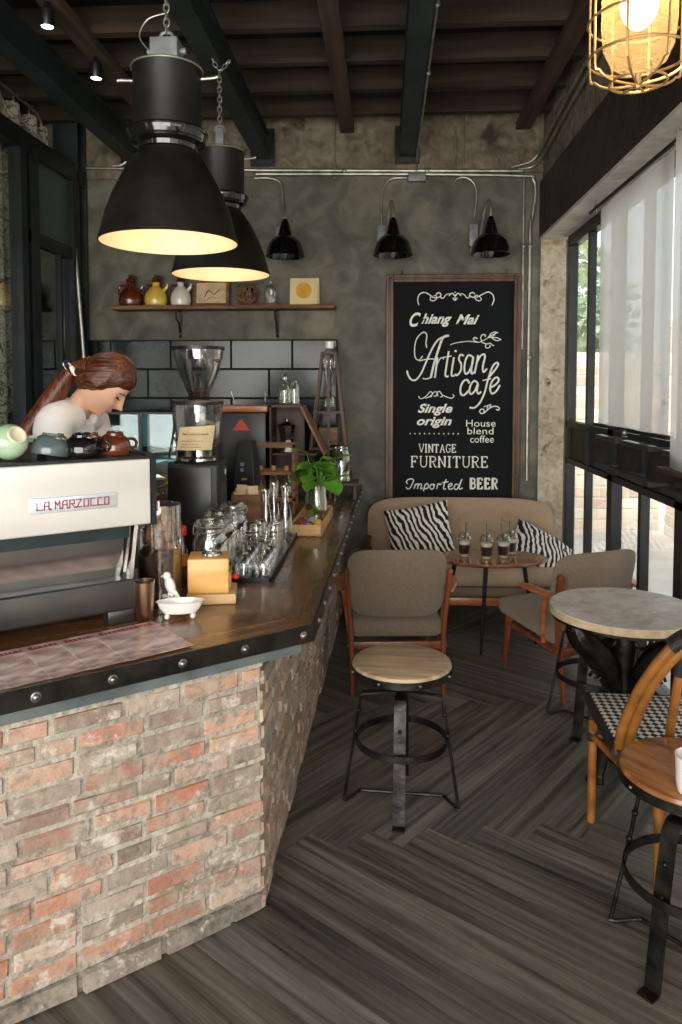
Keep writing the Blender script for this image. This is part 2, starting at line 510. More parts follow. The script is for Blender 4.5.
def botanic():
    m, N, L, B = base_mat('leaf_print_curtain')
    t = N.new('ShaderNodeTexCoord')
    n = N.new('ShaderNodeTexNoise')
    n.inputs['Scale'].default_value = 9
    n.inputs['Detail'].default_value = 3
    n.inputs['Distortion'].default_value = 2.4
    L.new(t.outputs['Object'], n.inputs['Vector'])
    r = N.new('ShaderNodeValToRGB')
    e = r.color_ramp.elements
    e[0].position = 0.42
    e[0].color = lin((176, 170, 148))
    e[1].position = 0.56
    e[1].color = lin((176, 170, 148))
    a = e.new(0.46)
    a.color = lin((172, 165, 142))
    a = e.new(0.50)
    a.color = lin((62, 60, 48))
    a = e.new(0.53)
    a.color = lin((84, 84, 66))
    L.new(n.outputs['Fac'], r.inputs[0])
    L.new(r.outputs[0], B.inputs['Base Color'])
    B.inputs['Roughness'].default_value = 0.9
    return m


M['botanic'] = botanic()


# ---------------------------------------------------------------- geometry helpers
def NB():
    return bmesh.new()


def finish_mesh(bm, name, smooth=30):
    bmesh.ops.recalc_face_normals(bm, faces=bm.faces)
    me = bpy.data.meshes.new(name)
    bm.to_mesh(me)
    bm.free()
    if smooth:
        me.shade_smooth()
        try:
            me.set_sharp_from_angle(angle=R(smooth))
        except Exception:
            pass
    return me


def obj(name, bm, m, parent=None, loc=None, rot=None, label=None, smooth=35, bevel=0):
    me = finish_mesh(bm, name, smooth)
    me.materials.append(M[m] if isinstance(m, str) else m)
    o = bpy.data.objects.new(name, me)
    COL.objects.link(o)
    if parent:
        o.parent = parent
    if loc:
        o.location = loc
    if rot:
        o.rotation_euler = rot
    if label:
        o['label'] = label
    if bevel:
        b = o.modifiers.new('bevel', 'BEVEL')
        b.width = bevel
        b.segments = 2
        b.limit_method = 'ANGLE'
    return o


def tag(o, label, cat, group=None):
    o['label'] = label
    o['category'] = cat
    if group:
        o['group'] = group
    return o


def thing(name, label, cat, loc=(0, 0, 0), rz=0, group=None):
    o = bpy.data.objects.new(name, None)
    COL.objects.link(o)
    o.empty_display_size = 0.1
    o.location = loc
    o.rotation_euler = (0, 0, rz)
    return tag(o, label, cat, group)


def struct(name, bm, m, bevel=0, smooth=35):
    o = obj(name, bm, m, bevel=bevel, smooth=smooth)
    o['kind'] = 'structure'
    return o


def dup(root, loc, rz, label, group=None):
    def cp(o, par):
        c = o.copy()
        COL.objects.link(c)
        c.parent = par
        for ch in list(o.children):
            cp(ch, c)
        return c
    r = cp(root, None)
    r.location = loc
    r.rotation_euler = (0, 0, rz)
    r['label'] = label
    if group:
        r['group'] = group
    return r


def box(bm, c, s, rot=None, bev=0, seg=2):
    """box centred at c with full sizes s"""
    r = bmesh.ops.create_cube(bm, size=1)
    v = r['verts']
    bmesh.ops.scale(bm, vec=s, verts=v)
    if bev:
        es = list({e for vv in v for e in vv.link_edges})
        g = bmesh.ops.bevel(bm, geom=es, offset=bev, segments=seg, affect='EDGES', profile=0.5)
        v = list({vv for f in g['faces'] for vv in f.verts} | {x for x in v if x.is_valid})
    if rot:
        bmesh.ops.rotate(bm, cent=(0, 0, 0), matrix=Euler(rot).to_matrix(), verts=v)
    bmesh.ops.translate(bm, vec=c, verts=v)
    return v


def bx(bm, x0, x1, y0, y1, z0, z1, bev=0):
    return box(bm, ((x0 + x1) / 2, (y0 + y1) / 2, (z0 + z1) / 2), (abs(x1 - x0), abs(y1 - y0), abs(z1 - z0)), bev=bev)


def tube(bm, pts, r, seg=8, cap=True, closed=False, flat=None):
    """tube along pts; r may be a list; flat=(a,b) scales the cross section"""
    pts = [Vector(p) for p in pts]
    n = len(pts)
    rs = r if isinstance(r, (list, tuple)) else [r] * n
    tans = []
    for i in range(n):
        if closed:
            t = pts[(i + 1) % n] - pts[i - 1]
        else:
            t = pts[min(i + 1, n - 1)] - pts[max(i - 1, 0)]
        tans.append(t.normalized() if t.length > 1e-9 else Vector((0, 0, 1)))
    ref = Vector((0, 0, 1)) if abs(tans[0].z) < 0.9 else Vector((1, 0, 0))
    u = tans[0].cross(ref).normalized()
    rings = []
    for i in range(n):
        if i:
            q = tans[i - 1].rotation_difference(tans[i])
            u = (q @ u)
            u = (u - tans[i] * u.dot(tans[i])).normalized()
        w = tans[i].cross(u)
        ring = []
        for k in range(seg):
            a = 2 * PI * k / seg
            ca, sa = math.cos(a), math.sin(a)
            if flat:
                ca *= flat[0]
                sa *= flat[1]
            ring.append(bm.verts.new(pts[i] + (u * ca + w * sa) * rs[i]))
        rings.append(ring)
    m = n if closed else n - 1
    for i in range(m):
        A, Bv = rings[i], rings[(i + 1) % n]
        for k in range(seg):
            try:
                bm.faces.new((A[k], A[(k + 1) % seg], Bv[(k + 1) % seg], Bv[k]))
            except ValueError:
                pass
    if cap and not closed:
        try:
            bm.faces.new(rings[0][::-1])
            bm.faces.new(rings[-1])
        except ValueError:
            pass
    return rings


def smooth_path(pts, n=6, closed=False):
    """Catmull-Rom through pts"""
    P = [Vector(p) for p in pts]
    out = []
    m = len(P)
    rng = range(m) if closed else range(m - 1)
    for i in rng:
        if closed:
            p0, p1, p2, p3 = P[i - 1], P[i], P[(i + 1) % m], P[(i + 2) % m]
        else:
            p0, p1, p2, p3 = P[max(i - 1, 0)], P[i], P[i + 1], P[min(i + 2, m - 1)]
        for k in range(n):
            t = k / n
            out.append(0.5 * ((2 * p1) + (p2 - p0) * t + (2 * p0 - 5 * p1 + 4 * p2 - p3) * t * t + (3 * p1 - p0 - 3 * p2 + p3) * t ** 3))
    if not closed:
        out.append(P[-1])
    return out


def lathe(bm, prof, seg=24, c=(0, 0, 0), cap0=True, cap1=True, sx=1, sy=1, mtx=None):
    """profile [(r,z)...] around Z at c"""
    rings = []
    for r, z in prof:
        ring = []
        for k in range(seg):
            a = 2 * PI * k / seg
            p = Vector((r * math.cos(a) * sx, r * math.sin(a) * sy, z))
            if mtx:
                p = mtx @ p
            ring.append(bm.verts.new(p + Vector(c)))
        rings.append(ring)
    for i in range(len(rings) - 1):
        for k in range(seg):
            bm.faces.new((rings[i][k], rings[i][(k + 1) % seg], rings[i + 1][(k + 1) % seg], rings[i + 1][k]))
    if cap0 and prof[0][0] > 1e-5:
        bm.faces.new(rings[0][::-1])
    if cap1 and prof[-1][0] > 1e-5:
        bm.faces.new(rings[-1])
    return rings


def ring(bm, c, r, t, seg=40, tz=None, sq=False, sx=1, sy=1):
    """torus ring, or flat hoop (sq) of height tz"""
    c = Vector(c)
    if sq:
        h = tz / 2
        prof = [(r - t, -h), (r + t, -h), (r + t, h), (r - t, h)]
        rr = [[bm.verts.new(c + Vector((p * math.cos(2 * PI * k / seg) * sx, p * math.sin(2 * PI * k / seg) * sy, z))) for k in range(seg)] for p, z in prof]
        for i in range(4):
            A, Bv = rr[i], rr[(i + 1) % 4]
            for k in range(seg):
                bm.faces.new((A[k], A[(k + 1) % seg], Bv[(k + 1) % seg], Bv[k]))
    else:
        tube(bm, [c + Vector((r * math.cos(2 * PI * k / seg) * sx, r * math.sin(2 * PI * k / seg) * sy, 0)) for k in range(seg)], t, 6, closed=True)


def prism(bm, poly, z0, z1):
    a = [bm.verts.new((x, y, z0)) for x, y in poly]
    b = [bm.verts.new((x, y, z1)) for x, y in poly]
    n = len(poly)
    bm.faces.new(a[::-1])
    bm.faces.new(b)
    for i in range(n):
        bm.faces.new((a[i], a[(i + 1) % n], b[(i + 1) % n], b[i]))


def bar(bm, a, b, w, t, side=None):
    """rectangular bar from a to b; w across 'side' direction, t the other way"""
    a, b = Vector(a), Vector(b)
    d = (b - a).normalized()
    s = Vector(side) if side else (Vector((0, 0, 1)) if abs(d.z) < 0.9 else Vector((1, 0, 0)))
    s = (s - d * s.dot(d)).normalized()
    n = d.cross(s)
    vs = []
    for p in (a, b):
        for i, j in ((-1, -1), (1, -1), (1, 1), (-1, 1)):
            vs.append(bm.verts.new(p + s * (w / 2 * i) + n * (t / 2 * j)))
    for f in ((3, 2, 1, 0), (4, 5, 6, 7), (0, 1, 5, 4), (1, 2, 6, 5), (2, 3, 7, 6), (3, 0, 4, 7)):
        bm.faces.new([vs[k] for k in f])


def strip(bm, pts, w, t, side):
    """flat strap bent along pts (w across side, t thick)"""
    pts = [Vector(p) for p in pts]
    side = Vector(side).normalized()
    n = len(pts)
    rows = []
    for i in range(n):
        d = (pts[min(i + 1, n - 1)] - pts[max(i - 1, 0)]).normalized()
        nn = d.cross(side).normalized()
        rows.append([bm.verts.new(pts[i] + side * (w / 2 * a) + nn * (t / 2 * b)) for a, b in ((-1, -1), (1, -1), (1, 1), (-1, 1))])
    for i in range(n - 1):
        for k in range(4):
            bm.faces.new((rows[i][k], rows[i][(k + 1) % 4], rows[i + 1][(k + 1) % 4], rows[i + 1][k]))
    bm.faces.new(rows[0][::-1])
    bm.faces.new(rows[-1])


def ball(bm, c, r, sx=1, sy=1, sz=1, seg=16, mtx=None):
    g = bmesh.ops.create_uvsphere(bm, u_segments=seg, v_segments=max(6, seg // 2), radius=r)
    bmesh.ops.scale(bm, vec=(sx, sy, sz), verts=g['verts'])
    if mtx:
        bmesh.ops.transform(bm, matrix=mtx, verts=g['verts'])
    bmesh.ops.translate(bm, vec=c, verts=g['verts'])
    return g['verts']


def pillow_mesh(bm, w, h, d, n=18, pinch=0.10):
    """soft square cushion lying in XZ, thickness along Y"""
    for sgn in (-1, 1):
        vs = {}
        for i in range(n + 1):
            for j in range(n + 1):
                u, v = i / n * 2 - 1, j / n * 2 - 1
                k = (1 - u * u) * (1 - v * v)
                x = u * w / 2 * (1 - pinch * (1 - v * v) * abs(u) ** 0.5 * 0.6)
                z = v * h / 2 * (1 - pinch * (1 - u * u) * abs(v) ** 0.5 * 0.6)
                y = sgn * d / 2 * max(k, 0) ** 0.42
                vs[i, j] = bm.verts.new((x, y, z))
        for i in range(n):
            for j in range(n):
                bm.faces.new((vs[i, j], vs[i + 1, j], vs[i + 1, j + 1], vs[i, j + 1]))
    bmesh.ops.remove_doubles(bm, verts=bm.verts, dist=0.0005)


def text_bm(txt, size=1.0, shear=0.0, offset=0.0, space=1.0, extrude=0.0, align='CENTER'):
    """returns a bmesh with the text outline lying in XY"""
    c = bpy.data.curves.new('t', 'FONT')
    c.body = txt
    c.size = size
    c.shear = shear
    c.offset = offset
    c.space_character = space
    c.extrude = extrude
    c.align_x = align
    c.resolution_u = 4
    o = bpy.data.objects.new('t', c)
    COL.objects.link(o)
    bpy.context.view_layer.update()
    me = bpy.data.meshes.new_from_object(o.evaluated_get(bpy.context.evaluated_depsgraph_get()))
    bpy.data.objects.remove(o)
    bm = NB()
    bm.from_mesh(me)
    bpy.data.meshes.remove(me)
    return bm


def fit_bm(bm, x0, x1, y0, y1):
    xs = [v.co.x for v in bm.verts]
    ys = [v.co.y for v in bm.verts]
    a0, a1, b0, b1 = min(xs), max(xs), min(ys), max(ys)
    for v in bm.verts:
        v.co.x = x0 + (v.co.x - a0) / (a1 - a0) * (x1 - x0)
        v.co.y = y0 + (v.co.y - b0) / (b1 - b0) * (y1 - y0)


# ================================================================ THE SETTING
YB = 5.5          # back wall
XW = 1.11         # lintel face of the window wall
XG = 1.31         # window frames
HC = 3.62         # ceiling deck

# floor: herringbone planks, one mesh, colour and grain per plank
bm = NB()
uvl = bm.loops.layers.uv.new('UVMap')
cl = bm.loops.layers.float_color.new('Col')
w_, n_ = 0.150, 10
ang = R(-37)
ca, sa = math.cos(ang), math.sin(ang)
ox, oy = 0.49, 2.55


def plank(x0, y0, x1, y1, horiz):
    cs = [(x0, y0), (x1, y0), (x1, y1), (x0, y1)]
    wp = []
    for a, b in cs:
        X = ox + a * ca - b * sa
        Y = oy + a * sa + b * ca
        wp.append((X, Y))
    if all(p[0] < -3.2 for p in wp) or all(p[0] > 1.5 for p in wp) or all(p[1] > 5.6 for p in wp) or all(p[1] < -2.2 for p in wp):
        return
    mx_, my_ = sum(p[0] for p in wp) / 4, sum(p[1] for p in wp) / 4
    g = 0.0
    vs = []
    for (a, b), s in zip(cs, ((1, 1), (-1, 1), (-1, -1), (1, -1))):
        a += g * s[0]
        b += g * s[1]
        vs.append(bm.verts.new((ox + a * ca - b * sa, oy + a * sa + b * ca, 0)))
    f = bm.faces.new(vs)
    k = random.uniform(0.7, 1.15)
    base = lin((124, 119, 110))
    tint = random.uniform(-0.04, 0.04)
    c = (base[0] * k * (1 + tint), base[1] * k, base[2] * k * (1 - tint), 1)
    ru, rv = random.uniform(0, 50), random.uniform(0, 50)
    for lp, (a, b) in zip(f.loops, cs):
        u, v = (a, b) if horiz else (b, a)
        lp[uvl].uv = (u + ru, v + rv)
        lp[cl] = c


for cy in range(-50, 50):
    for m_ in range(-6, 7):
        plank((cy + 2 * n_ * m_) * w_, cy * w_, (cy + 2 * n_ * m_ + n_) * w_, (cy + 1) * w_, True)
        plank(cy * w_, (cy - 2 * n_ + 1 + 2 * n_ * m_) * w_, (cy + 1) * w_, (cy - n_ + 1 + 2 * n_ * m_) * w_, False)
bmesh.ops.translate(bm, vec=(0, 0, 0), verts=bm.verts)
# clip to the room
for co_, no in (((-3.2, 0, 0), (-1, 0, 0)), ((1.5, 0, 0), (1, 0, 0)), ((0, 5.6, 0), (0, 1, 0)), ((0, -2.2, 0), (0, -1, 0))):
    bmesh.ops.bisect_plane(bm, geom=bm.verts[:] + bm.edges[:] + bm.faces[:], plane_co=co_, plane_no=no, clear_outer=True)
box(bm, (-0.85, 1.7, -0.052), (4.7, 7.8, 0.1))
struct('floor', bm, 'floor', smooth=0)

# back wall: smooth concrete below the conduits, rough plaster band above
b = NB(); bx(b, -3.3, XG + 0.03, YB, YB + 0.2, 0, 3.13); struct('wall_back', b, 'concrete')
b = NB(); bx(b, -3.3, 1.5, YB - 0.015, YB + 0.2, 3.13, HC + 0.2); struct('wall_back_upper', b, 'plaster')
# the strip of peeling plaster between the concrete and the window frame
b = NB()
nx, nz = 10, 70
gv = {}
for i in range(nx + 1):
    for j in range(nz + 1):
        x = 1.118 + (XG - 0.01 - 1.118) * i / nx
        z = 2.66 * j / nz
        d = noise.noise(Vector((x * 9, z * 7, 1))) * 0.012 + noise.noise(Vector((x * 30, z * 24, 3))) * 0.006
        gv[i, j] = b.verts.new((x, YB - 0.03 + d, z))
for i in range(nx):
    for j in range(nz):
        b.faces.new((gv[i, j], gv[i + 1, j], gv[i + 1, j + 1], gv[i, j + 1]))
struct('trim_1', b, 'peeling')
# window wall: lintel, plaster band over it, pale soffit
b = NB(); bx(b, XW, XG + 0.14, -2.2, YB, 2.665, 3.06); struct('wall_right', b, 'lintel')
b = NB(); bx(b, XW + 0.02, XG + 0.14, -2.2, YB, 3.06, HC + 0.1); struct('wall_right_upper', b, 'plaster')
b = NB(); bx(b, XW + 0.003, XG + 0.14, -2.2, YB - 0.03, 2.645, 2.665); struct('trim_2', b, 'soffit')
# left: dark wall behind the steel and glass partition, added to keep light out
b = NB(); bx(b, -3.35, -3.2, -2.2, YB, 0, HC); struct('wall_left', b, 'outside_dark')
# unseen front wall, added with three tall openings to structure the tile reflections
b = NB()
bx(b, -3.3, 1.5, -2.3, -2.2, 2.9, HC + 0.1)
for x0, x1 in ((-3.3, -2.9), (-1.25, -1.1), (0.35, 0.5), (1.3, 1.5)):
    bx(b, x0, x1, -2.3, -2.2, 0, 2.9)
bx(b, -3.3, 1.5, -2.3, -2.2, 0, 0.12)
struct('wall_front', b, 'steel_paint')
# ceiling deck, joists, battens, steel beams
b = NB(); bx(b, -3.3, 1.5, -2.2, YB, HC, HC + 0.08); struct('ceiling', b, 'deck')
y = 5.27
k = 0
while y > -1.9:
    b = NB(); bx(b, -3.3, 1.5, y - 0.03, y + 0.03, HC - 0.14, HC)
    struct('ceiling_joist', b, 'joist')
    y -= 0.42
for x in (-1.62, -0.28, 0.98, -2.6):
    b = NB(); bx(b, x - 0.05, x + 0.05, -2.1, YB - 0.02, HC - 0.19, HC - 0.14)
    struct('ceiling_batten', b, 'batten')
for x in (-1.87, -0.90, 0.155):
    b = NB()
    bx(b, x - 0.055, x + 0.055, -2.1, YB - 0.02, 3.25, 3.262)
    bx(b, x - 0.055, x + 0.055, -2.1, YB - 0.02, 3.418, 3.43)
    bx(b, x - 0.028, x + 0.028, -2.1, YB - 0.02, 3.262, 3.418)
    struct('ceiling_beam', b, 'steel_paint')
    b = NB(); bx(b, x - 0.09, x + 0.09, YB - 0.03, YB - 0.012, 3.2, 3.47)
    struct('beam_pocket', b, 'black_steel')  # black sheet standing in for the shaded wall pocket at the beam end
# steel column at the back-left corner
b = NB()
bx(b, -2.40, -2.22, YB - 0.05, YB - 0.03, 0, HC); bx(b, -2.40, -2.22, YB - 0.19, YB - 0.17, 0, HC); bx(b, -2.33, -2.29, YB - 0.18, YB - 0.04, 0, HC)
struct('column', b, 'steel_paint')

# windows on the right
YS = [5.36, 4.31, 3.30, 2.29, 1.28, 0.27, -0.74, -1.75]
for i in range(len(YS) - 1):
    y1, y0 = YS[i], YS[i + 1]
    win = bpy.data.objects.new('window_%d' % (i + 1), None)
    COL.objects.link(win)
    win['kind'] = 'structure'
    b = NB()
    post = 0.055
    bx(b, XG - 0.02, XG + 0.04, y1 - post / 2 - 0.01, y1 + post / 2, 0.0, 2.645)
    bx(b, XG - 0.02, XG + 0.04, y0 + post / 2, y0 + post / 2 + 0.03, 0.0, 2.645)
    ym = (y0 + y1) / 2 + 0.02
    bx(b, XG - 0.015, XG + 0.03, ym - 0.022, ym + 0.022, 0.12, 2.645)
    bx(b, XG - 0.02, XG + 0.04, y0, y1, 2.57, 2.645)
    bx(b, XG - 0.015, XG + 0.04, y0, y1, 0.0, 0.14)
    bx(b, XG - 0.02, XG + 0.04, y0, y1, 1.305, 1.345)
    bx(b, XG - 0.02, XG + 0.04, y0, y1, 1.05, 1.085)
    o = obj('window_frame', b, 'frame_steel', win)
    b = NB(); bx(b, XG + 0.005, XG + 0.02, y0, y1, 1.08, 1.31); obj('lower_panel', b, 'lintel', win)
    b = NB()
    bx(b, XG + 0.008, XG + 0.014, y0 + 0.02, y1 - 0.02, 0.14, 1.05); bx(b, XG + 0.008, XG + 0.014, y0 + 0.02, y1 - 0.02, 1.345, 2.57)
    obj('window_pane', b, 'pane', win)
    # projecting steel rails on the middle panels
    for z in (1.30, 1.14):
        b = NB()
        for ya, yb_ in ((ym + 0.03, y1 - 0.08), (y0 + 0.09, ym - 0.03)):
            bx(b, XG - 0.13, XG - 0.09, ya, yb_, z, z + 0.024)
            for yy in (ya + 0.03, yb_ - 0.03):
                bx(b, XG - 0.10, XG - 0.01, yy - 0.01, yy + 0.01, z + 0.002, z + 0.016)
        if i:
            obj('rail', b, 'machine_grey', win)
        else:
            b.free()

# glazed steel partition on the left
XL = -2.22
win = bpy.data.objects.new('window_8', None)
COL.objects.link(win)
win['kind'] = 'structure'
b = NB()
bx(b, XL - 0.09, XL, 1.0, YB - 0.05, 3.05, 3.17)
bx(b, XL - 0.07, XL - 0.01, 4.60, YB - 0.2, 2.50, 2.58)
bx(b, XL - 0.07, XL - 0.01, 4.60, YB - 0.2, 0.0, 0.14)
for y0_, y1_ in ((4.46, 4.54), (4.60, 4.70), (5.22, YB - 0.2), (3.0, 3.08), (1.5, 1.58)):
    bx(b, XL - 0.08, XL, y0_, y1_, 0, 3.05)
bx(b, XL - 0.06, XL - 0.02, 5.04, 5.07, 0.14, 2.5)
obj('window_frame', b, 'frame_steel', win)
b = NB()
bx(b, XL - 0.045, XL - 0.039, 4.70, 5.22, 0.14, 2.50)

obj('window_pane', b, 'dark_glass', win)
b = NB(); bx(b, XL - 0.045, XL - 0.039, 1.0, 4.46, 0.0, 3.05); obj('window_pane', b, 'pane', win)
b = NB(); bx(b, XL - 0.045, XL - 0.035, 4.70, 5.22, 2.58, 3.05); obj('frosted_pane', b, 'frosted', win)


# black-tiled splashback: every tile its own bevelled face over grout
b = NB(); bx(b, -2.22, -0.352, YB - 0.05, YB, 0.86, 1.935); struct('trim_3', b, 'grout')
b = NB()
tw, th = 0.455, 0.215
row = 0
z = 1.932
while z - th > 0.86:
    x = -2.22 + (0.0 if row % 2 else -tw * 0.62)
    while x < -0.36:
        xa, xb = max(x + 0.005, -2.218), min(x + tw - 0.005, -0.356)
        if xb - xa > 0.03:
            v = box(b, ((xa + xb) / 2, YB - 0.056, z - th / 2), (xb - xa, 0.02, th - 0.01), rot=(random.uniform(-.006, .006), 0, random.uniform(-.005, .005)), bev=0.003)
        x += tw
    z -= th
    row += 1
struct('trim_4', b, 'tile', smooth=0)


# outdoors: pavement, a low brick boundary wall, trees
b = NB(); bx(b, 1.5, 9, -9, 9, -0.2, -0.1); struct('ground_street', b, 'pavement')
b = NB(); bx(b, -9, 1.5, -9, -2.3, -0.2, -0.1); struct('ground_front', b, 'pavement')


def brick_wall(P0, u, length, z0, z1, nrm, bl=0.165, bh=0.045, mj=0.013, depth=0.012, pal=None, seed=1, bmx=None, batter=0.0):
    """bricks as separate raised blocks with a colour each, on plane through P0 along u (2D), facing nrm (2D)"""
    rnd = random.Random(seed)
    bmx = bmx or NB()
    cl_ = bmx.loops.layers.float_color.get('Col') or bmx.loops.layers.float_color.new('Col')
    P0 = Vector((P0[0], P0[1], 0)); u = Vector((u[0], u[1], 0)); nrm = Vector((nrm[0], nrm[1], 0))
    z = z0
    r = 0
    while z < z1 - 0.01:
        h = min(bh, z1 - z) - 0.002
        s = -(bl / 2 if r % 2 else 0) + rnd.uniform(-0.02, 0.02)
        while s < length:
            L_ = (bl if rnd.random() > 0.16 else bl * 0.55) * rnd.uniform(0.93, 1.05)
            a, c = max(s, 0.0), min(s + L_, length)
            if c - a > 0.02:
                col = lin(rnd.choice(pal))
                k = rnd.uniform(0.8, 1.2)
                col = (col[0] * k, col[1] * k, col[2] * k, 1)
                d = depth * rnd.uniform(0.45, 1.15)
                e = 0.004
                j = lambda: rnd.uniform(-0.003, 0.003)
                tilt = rnd.uniform(-0.004, 0.004)
                q0 = [P0 + u * aa + nrm * 0 + Vector((0, 0, zz)) for aa, zz in ((a, z), (c, z), (c, z + h), (a, z + h))]
                q1 = [P0 + u * (aa + j()) + nrm * (d + j() * 0.5) + Vector((0, 0, zz + j())) for aa, zz in ((a + e, z + e), (c - e, z + e + tilt), (c - e, z + h - e + tilt), (a + e, z + h - e))]
                A = [bmx.verts.new(p) for p in q0]
                Bv = [bmx.verts.new(p) for p in q1]
                fs = [bmx.faces.new(Bv)]
                for i in range(4):
                    fs.append(bmx.faces.new((A[i], A[(i + 1) % 4], Bv[(i + 1) % 4], Bv[i])))
                for f in fs:
                    for lp in f.loops:
                        lp[cl_] = col
            s += L_ + mj
        z += bh + mj
        r += 1
    return bmx


PAL = [(166, 108, 84), (172, 116, 90), (152, 100, 80), (146, 110, 92), (182, 142, 120), (164, 138, 122), (130, 106, 94), (192, 162, 144), (122, 104, 92), (170, 126, 102), (158, 142, 128)]
PAL_OUT = [(224, 200, 182), (230, 212, 198), (218, 196, 180), (234, 222, 210)]
g = NB()
bx(g, 3.2, 3.4, -3, 8.6, -0.1, 2.3)
struct('wall_outside', g, 'outdoor_wall')
wbm = brick_wall((3.2, -3), (0, 1), 11.6, -0.1, 2.3, (-1, 0), bl=0.3, bh=0.11, mj=0.02, pal=PAL_OUT, seed=5)
g = NB(); bx(g, 1.4, 3.2, 8.8, 9.0, -0.1, 1.98); struct('wall_outside_end', g, 'outdoor_wall')
wbm = brick_wall((1.4, 8.8), (1, 0), 1.8, -0.1, 1.98, (0, -1), bl=0.3, bh=0.11, mj=0.02, pal=PAL_OUT, seed=6, bmx=wbm)
struct('wall_outside_bricks', wbm, attr_mat('pale_outdoor_brick', 0.9, over=[((226, 218, 206), 5, 0.5, 0.2)], bump=0.4))


def leafcloud(bm, c, r, n, size, rnd, squash=1.0):
    for _ in range(n):
        d = Vector((rnd.gauss(0, 1), rnd.gauss(0, 1), rnd.gauss(0, 1))).normalized() * r * rnd.uniform(0.55, 1.0) ** 0.6
        d.z *= squash
        p = Vector(c) + d
        q = Euler((rnd.uniform(0, 6), rnd.uniform(0, 6), rnd.uniform(0, 6))).to_matrix()
        s = size * rnd.uniform(0.6, 1.3)
        vs = [bm.verts.new(p + q @ Vector(v) * s) for v in ((0, -1, 0), (0.42, -0.1, 0.1), (0, 1, 0), (-0.42, -0.1, 0.1))]
        bm.faces.new(vs)


rnd = random.Random(3)
for i, (x, y, hh, lab) in enumerate(((2.75, 4.0, 1.0, 'low green bush outside against the pale brick wall beyond the marble table'),
                                     (2.3, 10.6, 3.6, 'green tree rising behind the low brick wall outside the furthest panes'),
                                     (-0.7, -6.0, 3.0, 'leafy tree on the street side, opposite the tiled splashback'))):
    t = thing('bush' if hh < 2 else 'tree', lab, 'plant', (x, y, -0.1))
    b = NB(); tube(b, smooth_path([(0, 0, 0), (0.05, 0, hh * 0.3), (-0.03, 0.04, hh * 0.7)], 4), [0.06 * hh / 2] * 8 + [0.03], 8)
    obj('trunk', b, 'bark', t)
    b = NB()
    for q in range(7):
        leafcloud(b, (rnd.uniform(-.3, .3) * hh / 2, rnd.uniform(-.5, .5) * hh / 2, hh * rnd.uniform(0.35, 0.85)), hh * 0.25, 350, 0.05 if hh < 2 else 0.10, rnd)
    obj('foliage', b, 'tree_leaf', t, smooth=0)

# ================================================================ BAR COUNTER
A = Vector((-0.223, 2.24, 0))
U = Vector((-0.783, -0.622, 0)).normalized()
Nn = Vector((-U.y, U.x, 0)) * -1
if Nn.y < 0:
    Nn = -Nn          # into the counter, away from the camera
WD = 0.86             # depth of the diagonal wing
CZ = 0.86


def onwing(s, n, z=CZ):
    p = A + U * s + Nn * n
    return Vector((p.x, p.y, z))


tt = (1.0 - (-(A + Nn * WD).x)) / (-U.x)
inner = A + Nn * WD + U * tt
p_end = A + U * 1.9
p_end_in = A + U * 1.9 + Nn * WD
base = thing('bar_counter', 'brick-clad bar counter with a pointed corner, limewashed red bricks', 'counter')
C0 = A + Nn * 0.035 + U * 0.165
C0.z = 0
CS = Vector((-0.30, YB - 0.06, 0))
poly = [(C0.x, C0.y), (CS.x, CS.y), (-0.95, YB - 0.06), (-0.95, inner.y + 0.02)]
e1 = C0 + U * 1.7
e2 = C0 + U * 1.7 + Nn * (WD - 0.12)
pin = C0 + Nn * (WD - 0.12)
# fill back (masonry core)
b = NB()
core = [(C0 + U * 0 - Nn * 0), e1, e2]
cpoly = [(C0.x, C0.y), (e1.x, e1.y), (e2.x, e2.y), (-0.95, inner.y - 0.0), (-0.95, YB - 0.06), (CS.x, CS.y)]
prism(b, cpoly[::-1], 0, 0.774)
obj('core', b, 'mortar', base, smooth=0)
bb = brick_wall((C0.x, C0.y), (U.x, U.y), 1.7, 0.072, 0.772, (-Nn.x, -Nn.y), pal=PAL, seed=11, depth=0.008)
sd = (CS - C0)
sl = sd.length
sdn = sd.normalized()
bb = brick_wall((C0.x, C0.y), (sdn.x, sdn.y), sl, 0.0, 0.772, (sdn.y, -sdn.x), pal=[(170, 130, 104), (186, 152, 126), (150, 126, 108), (196, 172, 150), (160, 140, 124)], seed=21, bmx=bb, depth=0.011)
obj('brick_cladding', bb, 'brick', base, smooth=0)
b = NB()
b = brick_wall(((C0 - Nn * 0.004).x, (C0 - Nn * 0.004).y), (U.x, U.y), 1.7, 0.002, 0.068, (-Nn.x, -Nn.y), bh=0.058, bl=0.21, pal=[(104, 96, 88), (120, 108, 98), (92, 86, 80), (128, 110, 98)], seed=31, depth=0.016, bmx=b)
obj('plinth', b, 'brick', base, smooth=0)

top = thing('countertop', 'long brown wooden countertop with riveted black steel edge, bent at the corner', 'countertop')
b = NB()
prism(b, [(A.x, A.y), (inner.x, inner.y), (p_end_in.x, p_end_in.y), (p_end.x, p_end.y)], 0.815, CZ)
obj('wing_board', b, 'top_wood_wing', top, smooth=0)
b = NB()
Bf = Vector((-0.171, YB - 0.06, 0))
prism(b, [(A.x, A.y), (Bf.x, Bf.y), (-1.0, YB - 0.06), (inner.x, inner.y)], 0.815, CZ)
obj('long_board', b, 'top_wood', top, smooth=0)
b = NB()
off = 0.006
q = A - Nn * off
dB = (Bf - A).normalized()
nB = Vector((dB.y, -dB.x, 0))
cor = A + (nB * off) - Nn * off * 0.6
prism(b, [(cor.x, cor.y), ((A).x, (A).y), (p_end.x, p_end.y), ((p_end - Nn * off).x, (p_end - Nn * off).y)], 0.81, CZ + 0.003)
